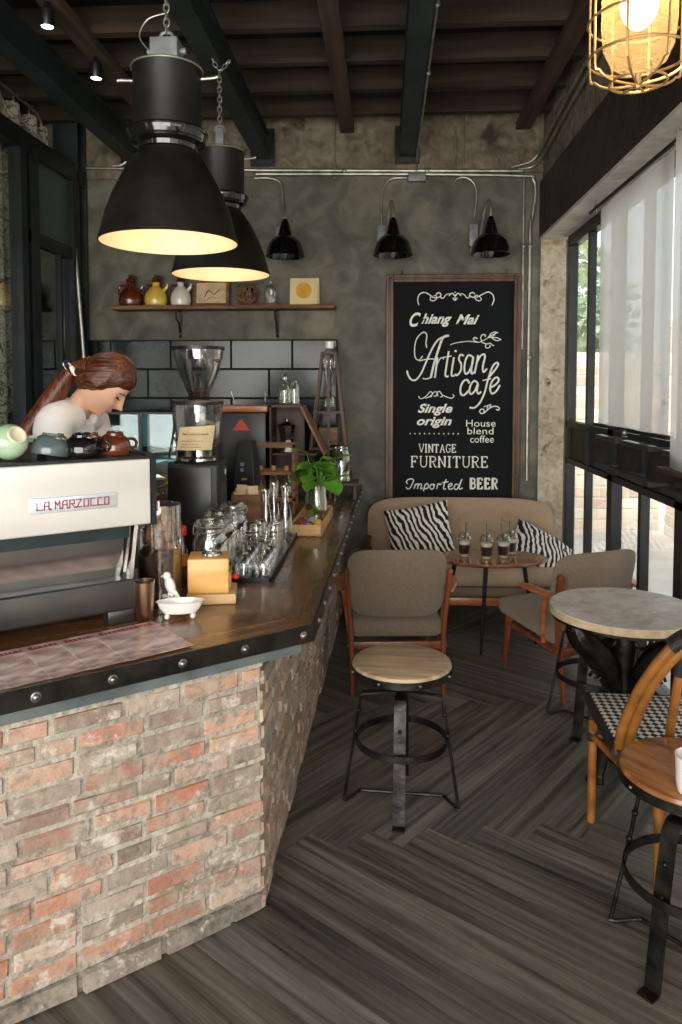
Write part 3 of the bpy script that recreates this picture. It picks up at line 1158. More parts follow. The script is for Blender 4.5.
prism(b, [(cor.x, cor.y), ((Bf + nB * off).x, (Bf + nB * off).y), (Bf.x, Bf.y), (A.x, A.y)], 0.81, CZ + 0.003)
obj('steel_edge', b, 'black_band', top)
for s in (0.035, 0.235, 0.427, 0.62, 0.81, 1.0, 1.19):
    b = NB()
    p = A + U * s - Nn * (off + 0.001)
    mt = (Matrix.Rotation(PI / 2, 4, 'X'))
    rot = Matrix.Rotation(math.atan2(-Nn.y, -Nn.x) , 4, 'Z') @ Matrix.Rotation(PI / 2, 4, 'Y')
    lathe(b, [(0.013, 0), (0.013, 0.002), (0.0095, 0.003), (0.008, 0.006), (0.004, 0.0085), (0.0005, 0.009)], 14, (p.x, p.y, 0.835), mtx=rot)
    obj('bolt', b, 'bolt', top)
k = 0
s = 0.12
while s < 3.1:
    b = NB()
    p = A + dB * s + nB * (off + 0.001)
    rot = Matrix.Rotation(math.atan2(nB.y, nB.x), 4, 'Z') @ Matrix.Rotation(PI / 2, 4, 'Y')
    lathe(b, [(0.012, 0), (0.011, 0.003), (0.006, 0.008), (0.0005, 0.009)], 12, (p.x, p.y, 0.835), mtx=rot)
    obj('bolt', b, 'bolt', top)
    s += 0.19
b = NB()
a1, a2 = A + Nn * 0.012 + U * 0.03, p_end + Nn * 0.012
prism(b, [(a1.x, a1.y), ((a1 + Nn * 0.06).x, (a1 + Nn * 0.06).y), ((a2 + Nn * 0.06).x, (a2 + Nn * 0.06).y), (a2.x, a2.y)], 0.775, 0.8095)
obj('under_rail', b, 'grey_paint', base)

# back counter along the tiled wall
bc = thing('back_counter', 'dark back counter along the tiled wall behind the barista', 'counter', (-1.62, 5.15, 0))
b = NB(); bx(b, -0.58, 0.58, -0.24, 0.24, 0, 0.96); obj('cabinet', b, 'steel_paint', bc)
b = NB(); bx(b, -0.60, 0.60, -0.27, 0.25, 0.96, 1.0, bev=0.004); obj('worktop', b, 'stainless', bc)
for i in range(3):
    b = NB(); bx(b, -0.56 + 0.385 * i, -0.19 + 0.385 * i, -0.258, -0.24, 0.1, 0.92, bev=0.003); d = obj('door', b, 'dark_wood', bc)
    b = NB(); bx(b, -0.22 + 0.385 * i, -0.21 + 0.385 * i, -0.285, -0.258, 0.6, 0.78); obj('handle', b, 'chrome', d)

# ================================================================ CHALKBOARD
cb = thing('chalkboard', 'large framed black chalkboard with white cafe lettering on the back wall', 'chalkboard', (0, 0, 0))
BX0, BX1, BZ1, BZ0 = 0.005, 0.981, 2.40, 0.66
fw = 0.055
b = NB(); bx(b, BX0 + 0.03, BX1 - 0.03, YB - 0.045, YB - 0.001, BZ0 + 0.03, BZ1 - 0.03); obj('board_panel', b, 'board', cb)
b = NB()
for x0, x1, z0, z1 in ((BX0, BX0 + fw, BZ0, BZ1), (BX1 - fw, BX1, BZ0, BZ1), (BX0 + fw, BX1 - fw, BZ1 - fw, BZ1), (BX0 + fw, BX1 - fw, BZ0, BZ0 + fw)):
    bx(b, x0, x1, YB - 0.065, YB - 0.001, z0, z1)
for x0, x1, z0, z1 in ((BX0 + 0.02, BX0 + 0.035, BZ0 + .02, BZ1 - .02), (BX1 - 0.035, BX1 - 0.02, BZ0 + .02, BZ1 - .02), (BX0 + .02, BX1 - .02, BZ1 - .035, BZ1 - .02)):
    bx(b, x0, x1, YB - 0.074, YB - 0.06, z0, z1)
obj('board_frame', b, 'board_frame', cb, bevel=0.004)


def BP(px, py):
    """photo-board position of a lettering point given in board units (0-133 across, 0-220 down)"""
    return (BX0 + px / 133.0 * (BX1 - BX0), BZ1 - py / 220.0 * 1.604)


def stroke_bm(bm, polys, mapper, r, smooth_n=5, y=YB - 0.0475, closed=False):
    for pl in polys:
        rr = r
        if isinstance(pl, tuple):
            pl, rr = pl
        pts = []
        for p in pl:
            a, c = mapper(*p)
            pts.append(Vector((a, y, c)))
        if len(pts) == 1:
            ball(bm, pts[0], rr, sy=0.3, seg=8)
            continue
        if smooth_n and len(pts) > 2:
            pts = smooth_path(pts, smooth_n)
        tube(bm, pts, rr, 6)
    return bm


def ca_(x, y):   # crop A pixels -> board units  (crop origin 400,280 scale 6.2)
    return BP(400 + x / 6.2 - 386, 280 + y / 6.2 - 275)


def cb_(x, y):   # crop B pixels (origin 400,380)
    return BP(400 + x / 6.2 - 386, 380 + y / 6.2 - 275)


T1, T2 = 0.0075, 0.0048
art = [
    # flourish bowl and left stem of the A
    ([(140, 470), (118, 495), (96, 480), (90, 430), (100, 370), (130, 330), (155, 325), (165, 345), (160, 390), (165, 420)], T2),
    ([(45, 560), (50, 585), (70, 615), (98, 618), (130, 580), (160, 510), (200, 420), (240, 365), (300, 345)], T1),
    ([(300, 345), (265, 355), (240, 420), (215, 500), (200, 560), (190, 605)], T1 * 1.25),
    ([(190, 605), (160, 612), (140, 608)], T2),
    ([(120, 500), (165, 490), (215, 488)], T2),
    # r t i s a n
    ([(232, 478), (224, 540), (216, 606)], T1), ([(226, 530), (245, 490), (262, 480), (270, 492)], T2),
    ([(300, 440), (288, 520), (280, 590), (300, 596)], T1), ([(268, 478), (318, 470)], T2),
    ([(332, 478), (322, 540), (318, 590), (336, 592)], T1), ([(342, 440)], T1 * 1.2),
    ([(392, 470), (372, 462), (362, 490), (376, 520), (374, 560), (352, 590), (340, 580)], T1),
    ([(446, 475), (420, 466), (402, 500), (396, 550), (404, 580), (424, 568), (444, 520), (450, 474), (440, 540), (440, 578), (458, 570)], T1),
    ([(478, 465), (470, 520), (458, 578)], T1), ([(472, 510), (494, 470), (516, 460), (520, 480), (508, 540), (514, 570), (534, 548)], T1),
    # cafe
    ([(428, 640), (414, 618), (390, 628), (374, 664), (376, 704), (396, 712), (424, 684)], T1 * 1.1),
    ([(480, 640), (458, 624), (436, 650), (428, 690), (440, 706), (462, 684), (480, 640), (474, 684), (484, 704), (500, 690)], T1),
    ([(548, 600), (580, 560), (602, 524), (590, 512), (566, 540), (540, 620), (520, 700), (492, 760), (460, 790), (430, 790)], T1),
    ([(508, 622), (560, 610)], T2),
    ([(552, 668), (584, 650), (606, 622), (596, 602), (570, 620), (554, 664), (564, 702), (590, 690), (614, 650)], T1),
    # top ornament
    ([(115, 155), (108, 120), (120, 88), (150, 78), (180, 92), (205, 110), (238, 108), (250, 92), (236, 80), (220, 90)], T2),
    ([(190, 100), (184, 122), (204, 130), (222, 118), (222, 100), (206, 98)], T2 * 0.8),
    ([(250, 95), (250, 112), (266, 112), (276, 98), (292, 88), (310, 92)], T2 * 0.8),
    ([(560, 160), (572, 124), (562, 92), (536, 78), (506, 90), (470, 108), (436, 108), (424, 92), (440, 80), (456, 90)], T2),
    ([(480, 100), (496, 122), (480, 132), (460, 120), (458, 100), (476, 98)], T2 * 0.8),
    ([(424, 95), (420, 112), (406, 112), (396, 98), (380, 88), (364, 92)], T2 * 0.8),
    ([(300, 100), (318, 84), (336, 100), (354, 84), (372, 100)], T2), ([(336, 78)], T2), ([(322, 112), (336, 128), (350, 112)], T2),
    ([(336, 92), (336, 128)], T2 * 0.8),
    # sprig to the right of Artisan
    ([(310, 400), (350, 388), (420, 380), (480, 386), (520, 370), (560, 344), (600, 325)], T2 * 0.7),
    ([(480, 386), (462, 380), (450, 366), (460, 356), (474, 364)], T2),
    ([(500, 378), (494, 356), (504, 340), (520, 340), (522, 354)], T2 * 0.9),
    ([(540, 358), (560, 330), (588, 324), (570, 348), (546, 358)], T2 * 0.8),
    ([(560, 358), (590, 358), (616, 370), (588, 376), (562, 360)], T2 * 0.8),
    ([(500, 386), (530, 396), (552, 392), (566, 404), (576, 406)], T2 * 0.8), ([(530, 396), (522, 412), (536, 422), (552, 414), (548, 402)], T2 * 0.8),
]
ar2 = [
    # scroll under Artisan (crop B)
    ([(118, 98), (122, 112), (144, 112), (170, 92), (186, 72), (200, 78), (196, 100), (184, 104)], T2 * 0.8),
    ([(160, 112), (190, 98), (214, 72), (230, 78), (222, 100), (210, 96)], T2 * 0.8),
    ([(236, 100), (232, 76), (246, 70), (256, 84), (264, 100), (250, 104)], T2 * 0.8),
    ([(262, 92), (290, 104), (318, 112), (334, 100), (326, 88)], T2 * 0.8),
    # little flourish under cafe
    ([(490, 190), (500, 206), (520, 202), (544, 180), (570, 164), (596, 162), (612, 174), (604, 186), (592, 180)], T2),
    ([(520, 200), (516, 182), (500, 180), (492, 192)], T2), ([(516, 166), (530, 160), (544, 160), (534, 176)], T2 * 0.8), ([(546, 156), (560, 152), (552, 168)], T2 * 0.8),
]
for i in range(11):
    ar2.append(([(66 + i * 29.6, 333)], 0.0055))
# slab-serif capitals
GL = {
    'V': [[(0, 1), (.45, 0)], [(.9, 1), (.45, 0)], [(-.1, 1), (.25, 1)], [(.7, 1), (1, 1)]],
    'I': [[(.2, 0), (.2, 1)], [(0, 0), (.4, 0)], [(0, 1), (.4, 1)]],
    'N': [[(.1, 0), (.1, 1)], [(.1, 1), (.8, 0)], [(.8, 0), (.8, 1)], [(-.05, 0), (.25, 0)], [(-.05, 1), (.15, 1)], [(.65, 1), (.95, 1)]],
    'T': [[(.4, 0), (.4, 1)], [(0, 1), (.8, 1)], [(0, 1), (0, .8)], [(.8, 1), (.8, .8)], [(.22, 0), (.58, 0)]],
    'A': [[(.05, 0), (.45, 1)], [(.45, 1), (.85, 0)], [(.2, .35), (.7, .35)], [(-.08, 0), (.2, 0)], [(.7, 0), (1, 0)]],
    'G': [[(.8, .8), (.62, .98), (.35, 1), (.1, .8), (.05, .5), (.1, .2), (.35, 0), (.62, .02), (.8, .2), (.8, .45)], [(.55, .45), (.9, .45)], [(.8, .8), (.8, 1)]],
    'E': [[(.15, 0), (.15, 1)], [(0, 0), (.78, 0)], [(0, 1), (.75, 1)], [(.15, .52), (.55, .52)], [(.78, 0), (.78, .22)], [(.75, 1), (.75, .8)], [(.55, .4), (.55, .64)]],
    'F': [[(.15, 0), (.15, 1)], [(0, 0), (.35, 0)], [(0, 1), (.75, 1)], [(.15, .52), (.55, .52)], [(.75, 1), (.75, .78)], [(.55, .4), (.55, .64)]],
    'U': [[(.1, 1), (.1, .25), (.25, .03), (.45, 0), (.65, .03), (.8, .25), (.8, 1)], [(-.05, 1), (.27, 1)], [(.65, 1), (.95, 1)]],
    'R': [[(.15, 0), (.15, 1)], [(0, 0), (.32, 0)], [(0, 1), (.5, 1), (.75, .9), (.78, .75), (.7, .58), (.5, .5), (.15, .5)], [(.45, .5), (.75, .0), (.92, 0)]],
    'B': [[(.15, 0), (.15, 1)], [(0, 1), (.5, 1), (.72, .9), (.72, .65), (.5, .53), (.15, .53)], [(.5, .53), (.78, .42), (.8, .14), (.55, 0), (0, 0)]],
}


def caps(bm, txt, x0, x1, ytop, ybot, mapper, r):
    adv = [0.55 if c == 'I' else 1.02 if c in 'VAN' else 0.98 for c in txt]
    tot = sum(adv) + 0.12 * (len(txt) - 1)
    u = (x1 - x0) / tot
    x = x0
    for c, a in zip(txt, adv):
        for pl in GL[c]:
            pts = [(x + (px + 0.05) * u, ybot - py * (ybot - ytop)) for px, py in pl]
            vv = [Vector((mapper(*p)[0], YB - 0.0475, mapper(*p)[1])) for p in pts]
            thick = abs(pl[0][0] - pl[1][0]) < 0.02 and len(pl) == 2 and abs(pl[0][1] - pl[1][1]) > 0.5
            tube(bm, vv, r * (1.25 if thick else 0.8), 6)
        x += (a + 0.12) * u


b = NB(); stroke_bm(b, art[:20], ca_, T1); obj('lettering', b, 'chalk', cb, label='white script words Artisan cafe')
for part_, mp2, lb_ in ((art[20:30], ca_, 'white chalk scroll across the top'), (art[30:], ca_, 'white chalk sprig beside the word Artisan'), (ar2[:4], cb_, 'white chalk scroll above Single origin'), (ar2[4:8], cb_, 'white chalk flourish under cafe'), (ar2[8:], cb_, 'row of white chalk dots')):
    b = NB(); stroke_bm(b, part_, mp2, T1); obj('ornament', b, 'chalk', cb, label=lb_)
b = NB(); caps(b, 'VINTAGE', 120, 352, 400, 450, cb_, 0.0045); caps(b, 'FURNITURE', 68, 550, 476, 542, cb_, 0.0055)
caps(b, 'BEER', 434, 608, 612, 676, cb_, 0.0085); obj('lettering', b, 'chalk', cb, label='white serif capitals VINTAGE FURNITURE BEER')
imp = [
    ([(50, 650), (44, 636), (56, 622), (74, 618), (88, 626), (80, 650), (66, 676), (50, 680), (42, 670)], T2),
    ([(92, 680), (100, 652), (104, 680 - 26)], T2), ([(100, 658), (114, 648), (118, 656), (112, 680)], T2), ([(116, 662), (130, 648), (138, 656), (132, 680), (144, 674)], T2),
    ([(160, 650), (150, 694)], T2), ([(158, 660), (170, 646), (180, 656), (176, 674), (158, 680)], T2),
    ([(200, 650), (190, 664), (196, 680), (210, 678), (216, 660), (204, 650), (222, 654)], T2),
    ([(232, 680), (240, 648), (252, 652), (262, 646)], T2),
    ([(290, 618), (276, 660), (276, 680), (290, 678)], T2), ([(266, 640), (304, 634)], T2),
    ([(302, 668), (322, 658), (326, 646), (312, 648), (304, 664), (312, 682), (334, 674)], T2),
    ([(366, 652), (350, 650), (340, 668), (348, 682), (362, 674), (388, 616), (372, 660), (374, 680), (392, 672)], T2),
]
b = NB(); stroke_bm(b, imp, cb_, T2); obj('lettering', b, 'chalk', cb, label='white joined-up word Imported')


def board_text(txt, x0, x1, ytop, ybot, mp_, shear, offset, lab):
    t = text_bm(txt, 1.0, shear, offset, 1.02)
    X0, Z1 = mp_(x0, ytop)
    X1, Z0 = mp_(x1, ybot)
    fit_bm(t, X0, X1, Z0, Z1)
    for v in t.verts:
        v.co = Vector((v.co.x, YB - 0.0485, v.co.y))
    obj('lettering', t, 'chalk', cb, smooth=0, label=lab)


board_text('C', 58, 128, 200, 290, ca_, 0.45, 0.025, 'white bold slanted words Chiang Mai')
board_text('hiang', 128, 318, 208, 290, ca_, 0.45, 0.03, 'white bold slanted words Chiang Mai')
board_text('Mai', 340, 485, 214, 276, ca_, 0.45, 0.03, 'white bold slanted words Chiang Mai')
board_text('Single', 112, 326, 146, 220, cb_, 0.35, 0.03, 'white bold words Single origin')
board_text('origin', 106, 322, 228, 298, cb_, 0.35, 0.03, 'white bold words Single origin')
board_text('House', 410, 590, 246, 288, cb_, 0, 0.0, 'thin white words House blend coffee')
board_text('blend', 418, 578, 294, 336, cb_, 0, 0.0, 'thin white words House blend coffee')
board_text('coffee', 436, 580, 344, 388, cb_, 0, 0.0, 'thin white words House blend coffee')
for x in (0.12, 0.88):
    b = NB(); tube(b, [(x, YB - 0.03, BZ1 - 0.005), (x, YB - 0.02, BZ1 + 0.035)], 0.008, 6); obj('hanging_hook', b, 'brass', cb)


# ================================================================ SEATING
def make_stool(label, wood='stool_wood'):
    t = thing('bar_stool', label, 'stool', (0, 0, 0), 0)
    b = NB()
    lathe(b, [(0.0005, 0.518), (0.180, 0.518), (0.190, 0.522), (0.190, 0.538), (0.186, 0.548), (0.176, 0.552), (0.0005, 0.552)], 48)
    s = obj('seat', b, wood, t)
    b = NB(); ring(b, (0, 0, 0.524), 0.1915, 0.002, 48, 0.026, sq=True); obj('seat_band', b, 'iron', t)
    bs = NB()
    for k in range(8):
        a = k * PI / 4 + 0.39
        ball(bs, (0.194 * math.cos(a), 0.194 * math.sin(a), 0.524), 0.006, seg=8)
    obj('rivet_row', bs, 'bolt', t)
    b = NB()
    prof = []
    for k in range(22):
        z = 0.36 + k * 0.007
        prof += [(0.013, z), (0.0155, z + 0.0035)]
    prof.append((0.013, 0.517))
    lathe(b, prof, 14)
    lathe(b, [(0.022, 0.405), (0.022, 0.445), (0.016, 0.447)], 14)
    lathe(b, [(0.05, 0.508), (0.05, 0.5175)], 20)
    obj('screw_post', b, 'iron', t)
    b = NB()
    strip(b, [(-0.155, 0, 0.415), (-0.06, 0, 0.428), (0.06, 0, 0.428), (0.155, 0, 0.415)], 0.036, 0.006, (0, 1, 0))
    strip(b, [(0, -0.10, 0.432), (0, -0.03, 0.438), (0, 0.03, 0.438), (0, 0.10, 0.432)], 0.036, 0.006, (1, 0, 0))
    obj('cross_bracket', b, 'iron', t)
    for sg in (-1, 1):      # wide flat legs, front and back
        b = NB()
        strip(b, [(0, sg * 0.06, 0.436), (0, sg * 0.092, 0.430), (0, sg * 0.112, 0.405), (0, sg * 0.135, 0.29), (0, sg * 0.178, 0.015), (0, sg * 0.182, 0.003), (0, sg * 0.215, 0.003)], 0.044, 0.007, (1, 0, 0))
        for z, yy in ((0.33, 0.131), (0.245, 0.147)):
            ball(b, (0, sg * yy, z), 0.008, seg=8)
        obj('leg', b, 'iron', t)
    for sg in (-1, 1):      # thin bent rod legs, left and right
        b = NB()
        tube(b, smooth_path([(sg * 0.10, 0, 0.420), (sg * 0.150, 0, 0.412), (sg * 0.160, -0.002, 0.38), (sg * 0.182, -0.012, 0.24), (sg * 0.214, -0.035, 0.03), (sg * 0.214, -0.040, 0.009),
                             (sg * 0.19, -0.012, 0.009), (sg * 0.165, 0.03, 0.009), (sg * 0.14, 0.034, 0.009), (0, 0.034, 0.009)], 4), 0.0065, 8)
        ball(b, (sg * 0.163, -0.008, 0.35), 0.010, seg=8)
        ball(b, (sg * 0.176, -0.014, 0.27), 0.010, seg=8)
        obj('leg', b, 'iron', t)
    b = NB(); ring(b, (0, 0, 0.245), 0.172, 0.003, 56, 0.026, sq=True); obj('footrest_ring', b, 'iron', t)
    return t


st = make_stool('industrial iron stool with pale round wooden seat standing free in front of the counter end')
st.location = (0.067, 2.786, 0); st.rotation_euler = (0, 0, R(-4))
s3 = dup(st, (0.985, 3.47, 0), R(-39), 'iron stool tucked behind the marble table, its seat half hidden by the tabletop')
s4 = make_stool('varnished brown wooden iron stool cut by the right picture edge, nearest the camera', 'stool_wood_b')
s4.location = (0.845, 2.03, 0); s4.rotation_euler = (0, 0, R(-50))
for o in (st, s3, s4):
    o['group'] = 'industrial iron stools'

# white mug on the near stool
t = thing('mug', 'white ceramic mug standing on the near brown stool at the right edge', 'mug', (0.798, 1.90, 0.5525))
b = NB(); lathe(b, [(0.032, 0.0), (0.042, 0.004), (0.047, 0.03), (0.049, 0.085), (0.050, 0.098), (0.047, 0.098), (0.045, 0.03), (0.0005, 0.012)], 28); obj('body', b, 'ceramic', t)
b = NB(); tube(b, smooth_path([(0.046, 0, 0.08), (0.075, 0, 0.078), (0.082, 0, 0.05), (0.07, 0, 0.026), (0.046, 0, 0.022)], 5), 0.006, 8); obj('handle', b, 'ceramic', t)


def curved_panel(bm, w, z0, z1, y0, tilt, thick, curve, n=16, nz=10, round_=0.09, wtop=1.0):
    """upholstered back: curved panel, rounded corners; faces +Y; tilt = lean back per metre"""
    grid = {}
    for side in (0, 1):
        for i in range(n + 1):
            for j in range(nz + 1):
                u, v = i / n * 2 - 1, j / nz * 2 - 1
                # superellipse rounding of the outline
                k = 1 - (1 - wtop) * (0.5 + 0.5 * v) * 0
                a = max(abs(u), abs(v))
                if a > 0:
                    e = 5.0
                    l = (abs(u / a) ** e + abs(v / a) ** e) ** (1 / e)
                    uu, vv = u / l, v / l
                else:
                    uu, vv = 0, 0
                x = uu * w / 2 * (k + (wtop - 1) * (0.5 + 0.5 * vv))
                z = (z0 + z1) / 2 + vv * (z1 - z0) / 2
                edge = (1 - min(1, a) ** 6)
                th = thick / 2 * (0.25 + 0.75 * edge ** 0.5)
                y = y0 - (z - z0) * tilt + curve * (uu * uu) + (th if side else -th)
                grid[side, i, j] = bm.verts.new((x, y, z))
        for i in range(n):
            for j in range(nz):
                bm.faces.new((grid[side, i, j], grid[side, i + 1, j], grid[side, i + 1, j + 1], grid[side, i, j + 1]))
    border = [(i, 0) for i in range(n)] + [(n, j) for j in range(nz)] + [(i, nz) for i in range(n, 0, -1)] + [(0, j) for j in range(nz, 0, -1)]
    for q in range(len(border)):
        p, s = border[q], border[(q + 1) % len(border)]
        bm.faces.new((grid[0, p[0], p[1]], grid[0, s[0], s[1]], grid[1, s[0], s[1]], grid[1, p[0], p[1]]))


def make_armchair(label):
    t = thing('armchair', label, 'armchair', (0, 0, 0), 0)
    b = NB(); curved_panel(b, 0.50, 0.385, 0.755, -0.225, 0.20, 0.05, 0.045, wtop=1.06)
    obj('backrest', b, 'fabric', t)
    b = NB(); box(b, (0, 0.03, 0.335), (0.50, 0.52, 0.10), rot=(R(4), 0, 0), bev=0.045, seg=5)
    obj('seat', b, 'fabric', t)
    for sg in (-1, 1):
        b = NB()
        tube(b, smooth_path([(sg * 0.235, -0.30, 0.0), (sg * 0.238, -0.275, 0.18), (sg * 0.245, -0.262, 0.36), (sg * 0.262, -0.285, 0.56), (sg * 0.266, -0.305, 0.66)], 5),
             [0.013] * 6 + [0.016] * 8 + [0.018] * 6 + [0.008], 10, flat=(1.25, 0.85))
        obj('leg', b, 'teak', t)
        b = NB()
        tube(b, smooth_path([(sg * 0.225, 0.24, 0.0), (sg * 0.225, 0.215, 0.16), (sg * 0.228, 0.19, 0.31)], 5), [0.012, 0.014, 0.015, 0.016, 0.017, 0.018, 0.019, 0.02, 0.021, 0.022, 0.022], 10, flat=(1.2, 0.8))
        obj('leg', b, 'teak', t)
        b = NB()
        tube(b, smooth_path([(sg * 0.242, -0.27, 0.245), (sg * 0.238, -0.05, 0.265), (sg * 0.228, 0.20, 0.27)], 5), 0.016, 10, flat=(1.3, 0.7))
        obj('side_rail', b, 'teak', t)
        b = NB()     # paddle arm: post up from the seat rail, flat curved paddle on top
        tube(b, smooth_path([(sg * 0.243, -0.14, 0.27), (sg * 0.262, -0.16, 0.42), (sg * 0.275, -0.20, 0.535)], 5), 0.014, 10)
        P = smooth_path([(sg * 0.27, -0.28, 0.535), (sg * 0.282, -0.20, 0.545), (sg * 0.300, -0.13, 0.552), (sg * 0.305, -0.06, 0.552), (sg * 0.300, -0.02, 0.548)], 5)
        ws = [0.012 + 0.028 * math.sin(PI * min(1, (i + 1.2) / (len(P) + 1))) ** 0.8 for i in range(len(P))]
        tube(b, P, ws, 14, flat=(1.0, 0.34))
        obj('armrest', b, 'teak_arm', t)
    b = NB(); bx(b, -0.235, 0.235, -0.262, -0.238, 0.225, 0.265, bev=0.004); bx(b, -0.22, 0.22, 0.18, 0.205, 0.235, 0.275, bev=0.004)
    obj('cross_rail', b, 'teak', t)
    return t


ac = make_armchair('taupe armchair with its back to the camera, behind the pale free-standing stool')
ac.location = (0.045, 4.06, 0); ac.rotation_euler = (0, 0, R(5))
ac2 = dup(ac, (0.985, 4.06, 0), R(25), 'taupe armchair turned towards the sofa, between the marble table and the windows')
for o in (ac, ac2):
    o['group'] = 'low teak armchairs'

# ---- sofa
sf = thing('sofa', 'beige tufted two-seat sofa on a teak frame beneath the chalkboard', 'sofa', (0.53, 5.05, 0))
b = NB(); curved_panel(b, 1.30, 0.36, 0.80, 0.17, -0.12, 0.10, -0.0, n=30, nz=12)
for v in b.verts:      # tufting dimples
    for bx_ in (-0.3, 0.0, 0.3):
        d2 = (v.co.x - bx_) ** 2 + (v.co.z - 0.66) ** 2
        if v.co.y < 0.22:
            v.co.y += 0.022 * math.exp(-d2 / 0.0016)
    if abs(v.co.x) > 0.45:
        v.co.y -= 0.5 * (abs(v.co.x) - 0.45) ** 2
obj('backrest', b, 'sofa_fabric', sf)
for x in (-0.3, 0.0, 0.3):
    b = NB(); ball(b, (x, 0.155, 0.66), 0.014, sy=0.5, seg=10); obj('button', b, 'sofa_fabric', sf)
b = NB(); box(b, (0, -0.09, 0.36), (1.24, 0.56, 0.12), rot=(R(-3), 0, 0), bev=0.05, seg=5); obj('seat', b, 'sofa_fabric', sf)
b = NB(); box(b, (0, -0.07, 0.275), (1.20, 0.52, 0.06), bev=0.015); obj('seat_base', b, 'fabric', sf)
b = NB(); bx(b, -0.60, 0.60, -0.36, -0.33, 0.195, 0.245, bev=0.006); bx(b, -0.60, 0.60, 0.16, 0.19, 0.2, 0.25, bev=0.006)
obj('frame_rail', b, 'teak_arm', sf)
for sx in (-1, 1):
    for yy in (-0.345, 0.175):
        b = NB(); tube(b, [(sx * 0.585, yy * 1.03, 0), (sx * 0.572, yy, 0.27)], [0.013, 0.02], 10); obj('leg', b, 'teak', sf)
    b = NB()
    tube(b, smooth_path([(sx * 0.60, -0.10, 0.26), (sx * 0.635, -0.08, 0.46), (sx * 0.64, 0.0, 0.51)], 5), 0.014, 8)
    tube(b, smooth_path([(sx * 0.645, -0.12, 0.50), (sx * 0.652, 0.0, 0.52), (sx * 0.645, 0.14, 0.53)], 6), 0.03, 12, flat=(1, 0.35))
    obj('armrest', b, 'dark_wood', sf)
# ---- pillows
b = NB(); pillow_mesh(b, 0.44, 0.38, 0.15)
p = obj('pillow', b, 'zebra', loc=(0.235, 4.955, 0.605), rot=(R(-16), R(-12), R(-8)))
tag(p, 'zebra-striped pillow at the left end of the sofa, tilted upright', 'pillow', 'zebra pillows on the sofa')
b = NB(); pillow_mesh(b, 0.42, 0.38, 0.15)
p = obj('pillow', b, 'zebra', loc=(1.03, 4.93, 0.50), rot=(R(-62), R(30), R(-10)))
tag(p, 'zebra-striped pillow slumped at the right end of the sofa by the window', 'pillow', 'zebra pillows on the sofa')
b = NB(); pillow_mesh(b, 0.40, 0.36, 0.10)
bk = obj('pillow_backing', b, 'sofa_fabric', p, loc=(0, 0.035, 0))

# ---- coffee table and iced coffees
ct = thing('coffee_table', 'small oval reddish coffee table on tapered black legs before the sofa', 'coffee table', (0.635, 4.40, 0))
b = NB(); lathe(b, [(0.305, 0.0), (0.325, 0.008), (0.33, 0.018), (0.326, 0.024), (0.0005, 0.024)], 56, (0, 0, 0.556), sy=0.62); obj('tabletop', b, 'coffee_table', ct)
for (fx, fy), (tx, ty) in (((-0.062, -0.045), (-0.045, -0.10)), ((0.30, 0.16), (0.20, 0.08)), ((-0.30, 0.16), (-0.20, 0.08))):
    b = NB(); tube(b, [(fx, fy, 0), (tx, ty, 0.557)], [0.008, 0.015], 10); obj('leg', b, 'black_steel', ct)


def make_iced(label):
    t = thing('iced_coffee', label, 'drink', (0, 0, 0), 0, 'iced coffees on the oval table')
    b = NB(); lathe(b, [(0.027, 0), (0.030, 0.004), (0.041, 0.098), (0.0425, 0.10), (0.040, 0.098), (0.029, 0.006)], 24, cap1=False); obj('cup', b, 'cup_plastic', t)
    b = NB(); lathe(b, [(0.0255, 0.003), (0.029, 0.018), (0.0005, 0.0181)], 24); obj('milk', b, 'milk', t)
    b = NB(); lathe(b, [(0.029, 0.0185), (0.0352, 0.074), (0.0005, 0.0742)], 24); obj('coffee', b, 'coffee', t)
    b = NB(); lathe(b, [(0.0352, 0.0745), (0.0385, 0.094), (0.03, 0.099), (0.0005, 0.1)], 24); obj('cream_top', b, 'cream_glaze', t)
    b = NB(); lathe(b, [(0.0428, 0.10), (0.044, 0.104), (0.041, 0.108), (0.038, 0.124), (0.027, 0.139), (0.012, 0.145)], 24, cap0=False, cap1=False); obj('dome_lid', b, 'hopper', t)
    b = NB(); tube(b, [(0.0, 0, 0.03), (0.008, 0.006, 0.15), (0.012, 0.01, 0.205)], 0.004, 8); obj('straw', b, 'straw', t)
    return t


ic = make_iced('iced coffee cup with dome lid, leftmost of four on the oval table')
ic.location = (0.475, 4.40, 0.5805)
dup(ic, (0.598, 4.345, 0.5805), 0.8, 'iced coffee cup with dome lid, second from the left and nearest the camera')
dup(ic, (0.700, 4.375, 0.5805), 2.0, 'iced coffee cup with dome lid, third from the left, in front of the last')
dup(ic, (0.760, 4.475, 0.5805), 3.3, 'iced coffee cup with dome lid standing furthest back and right of four')

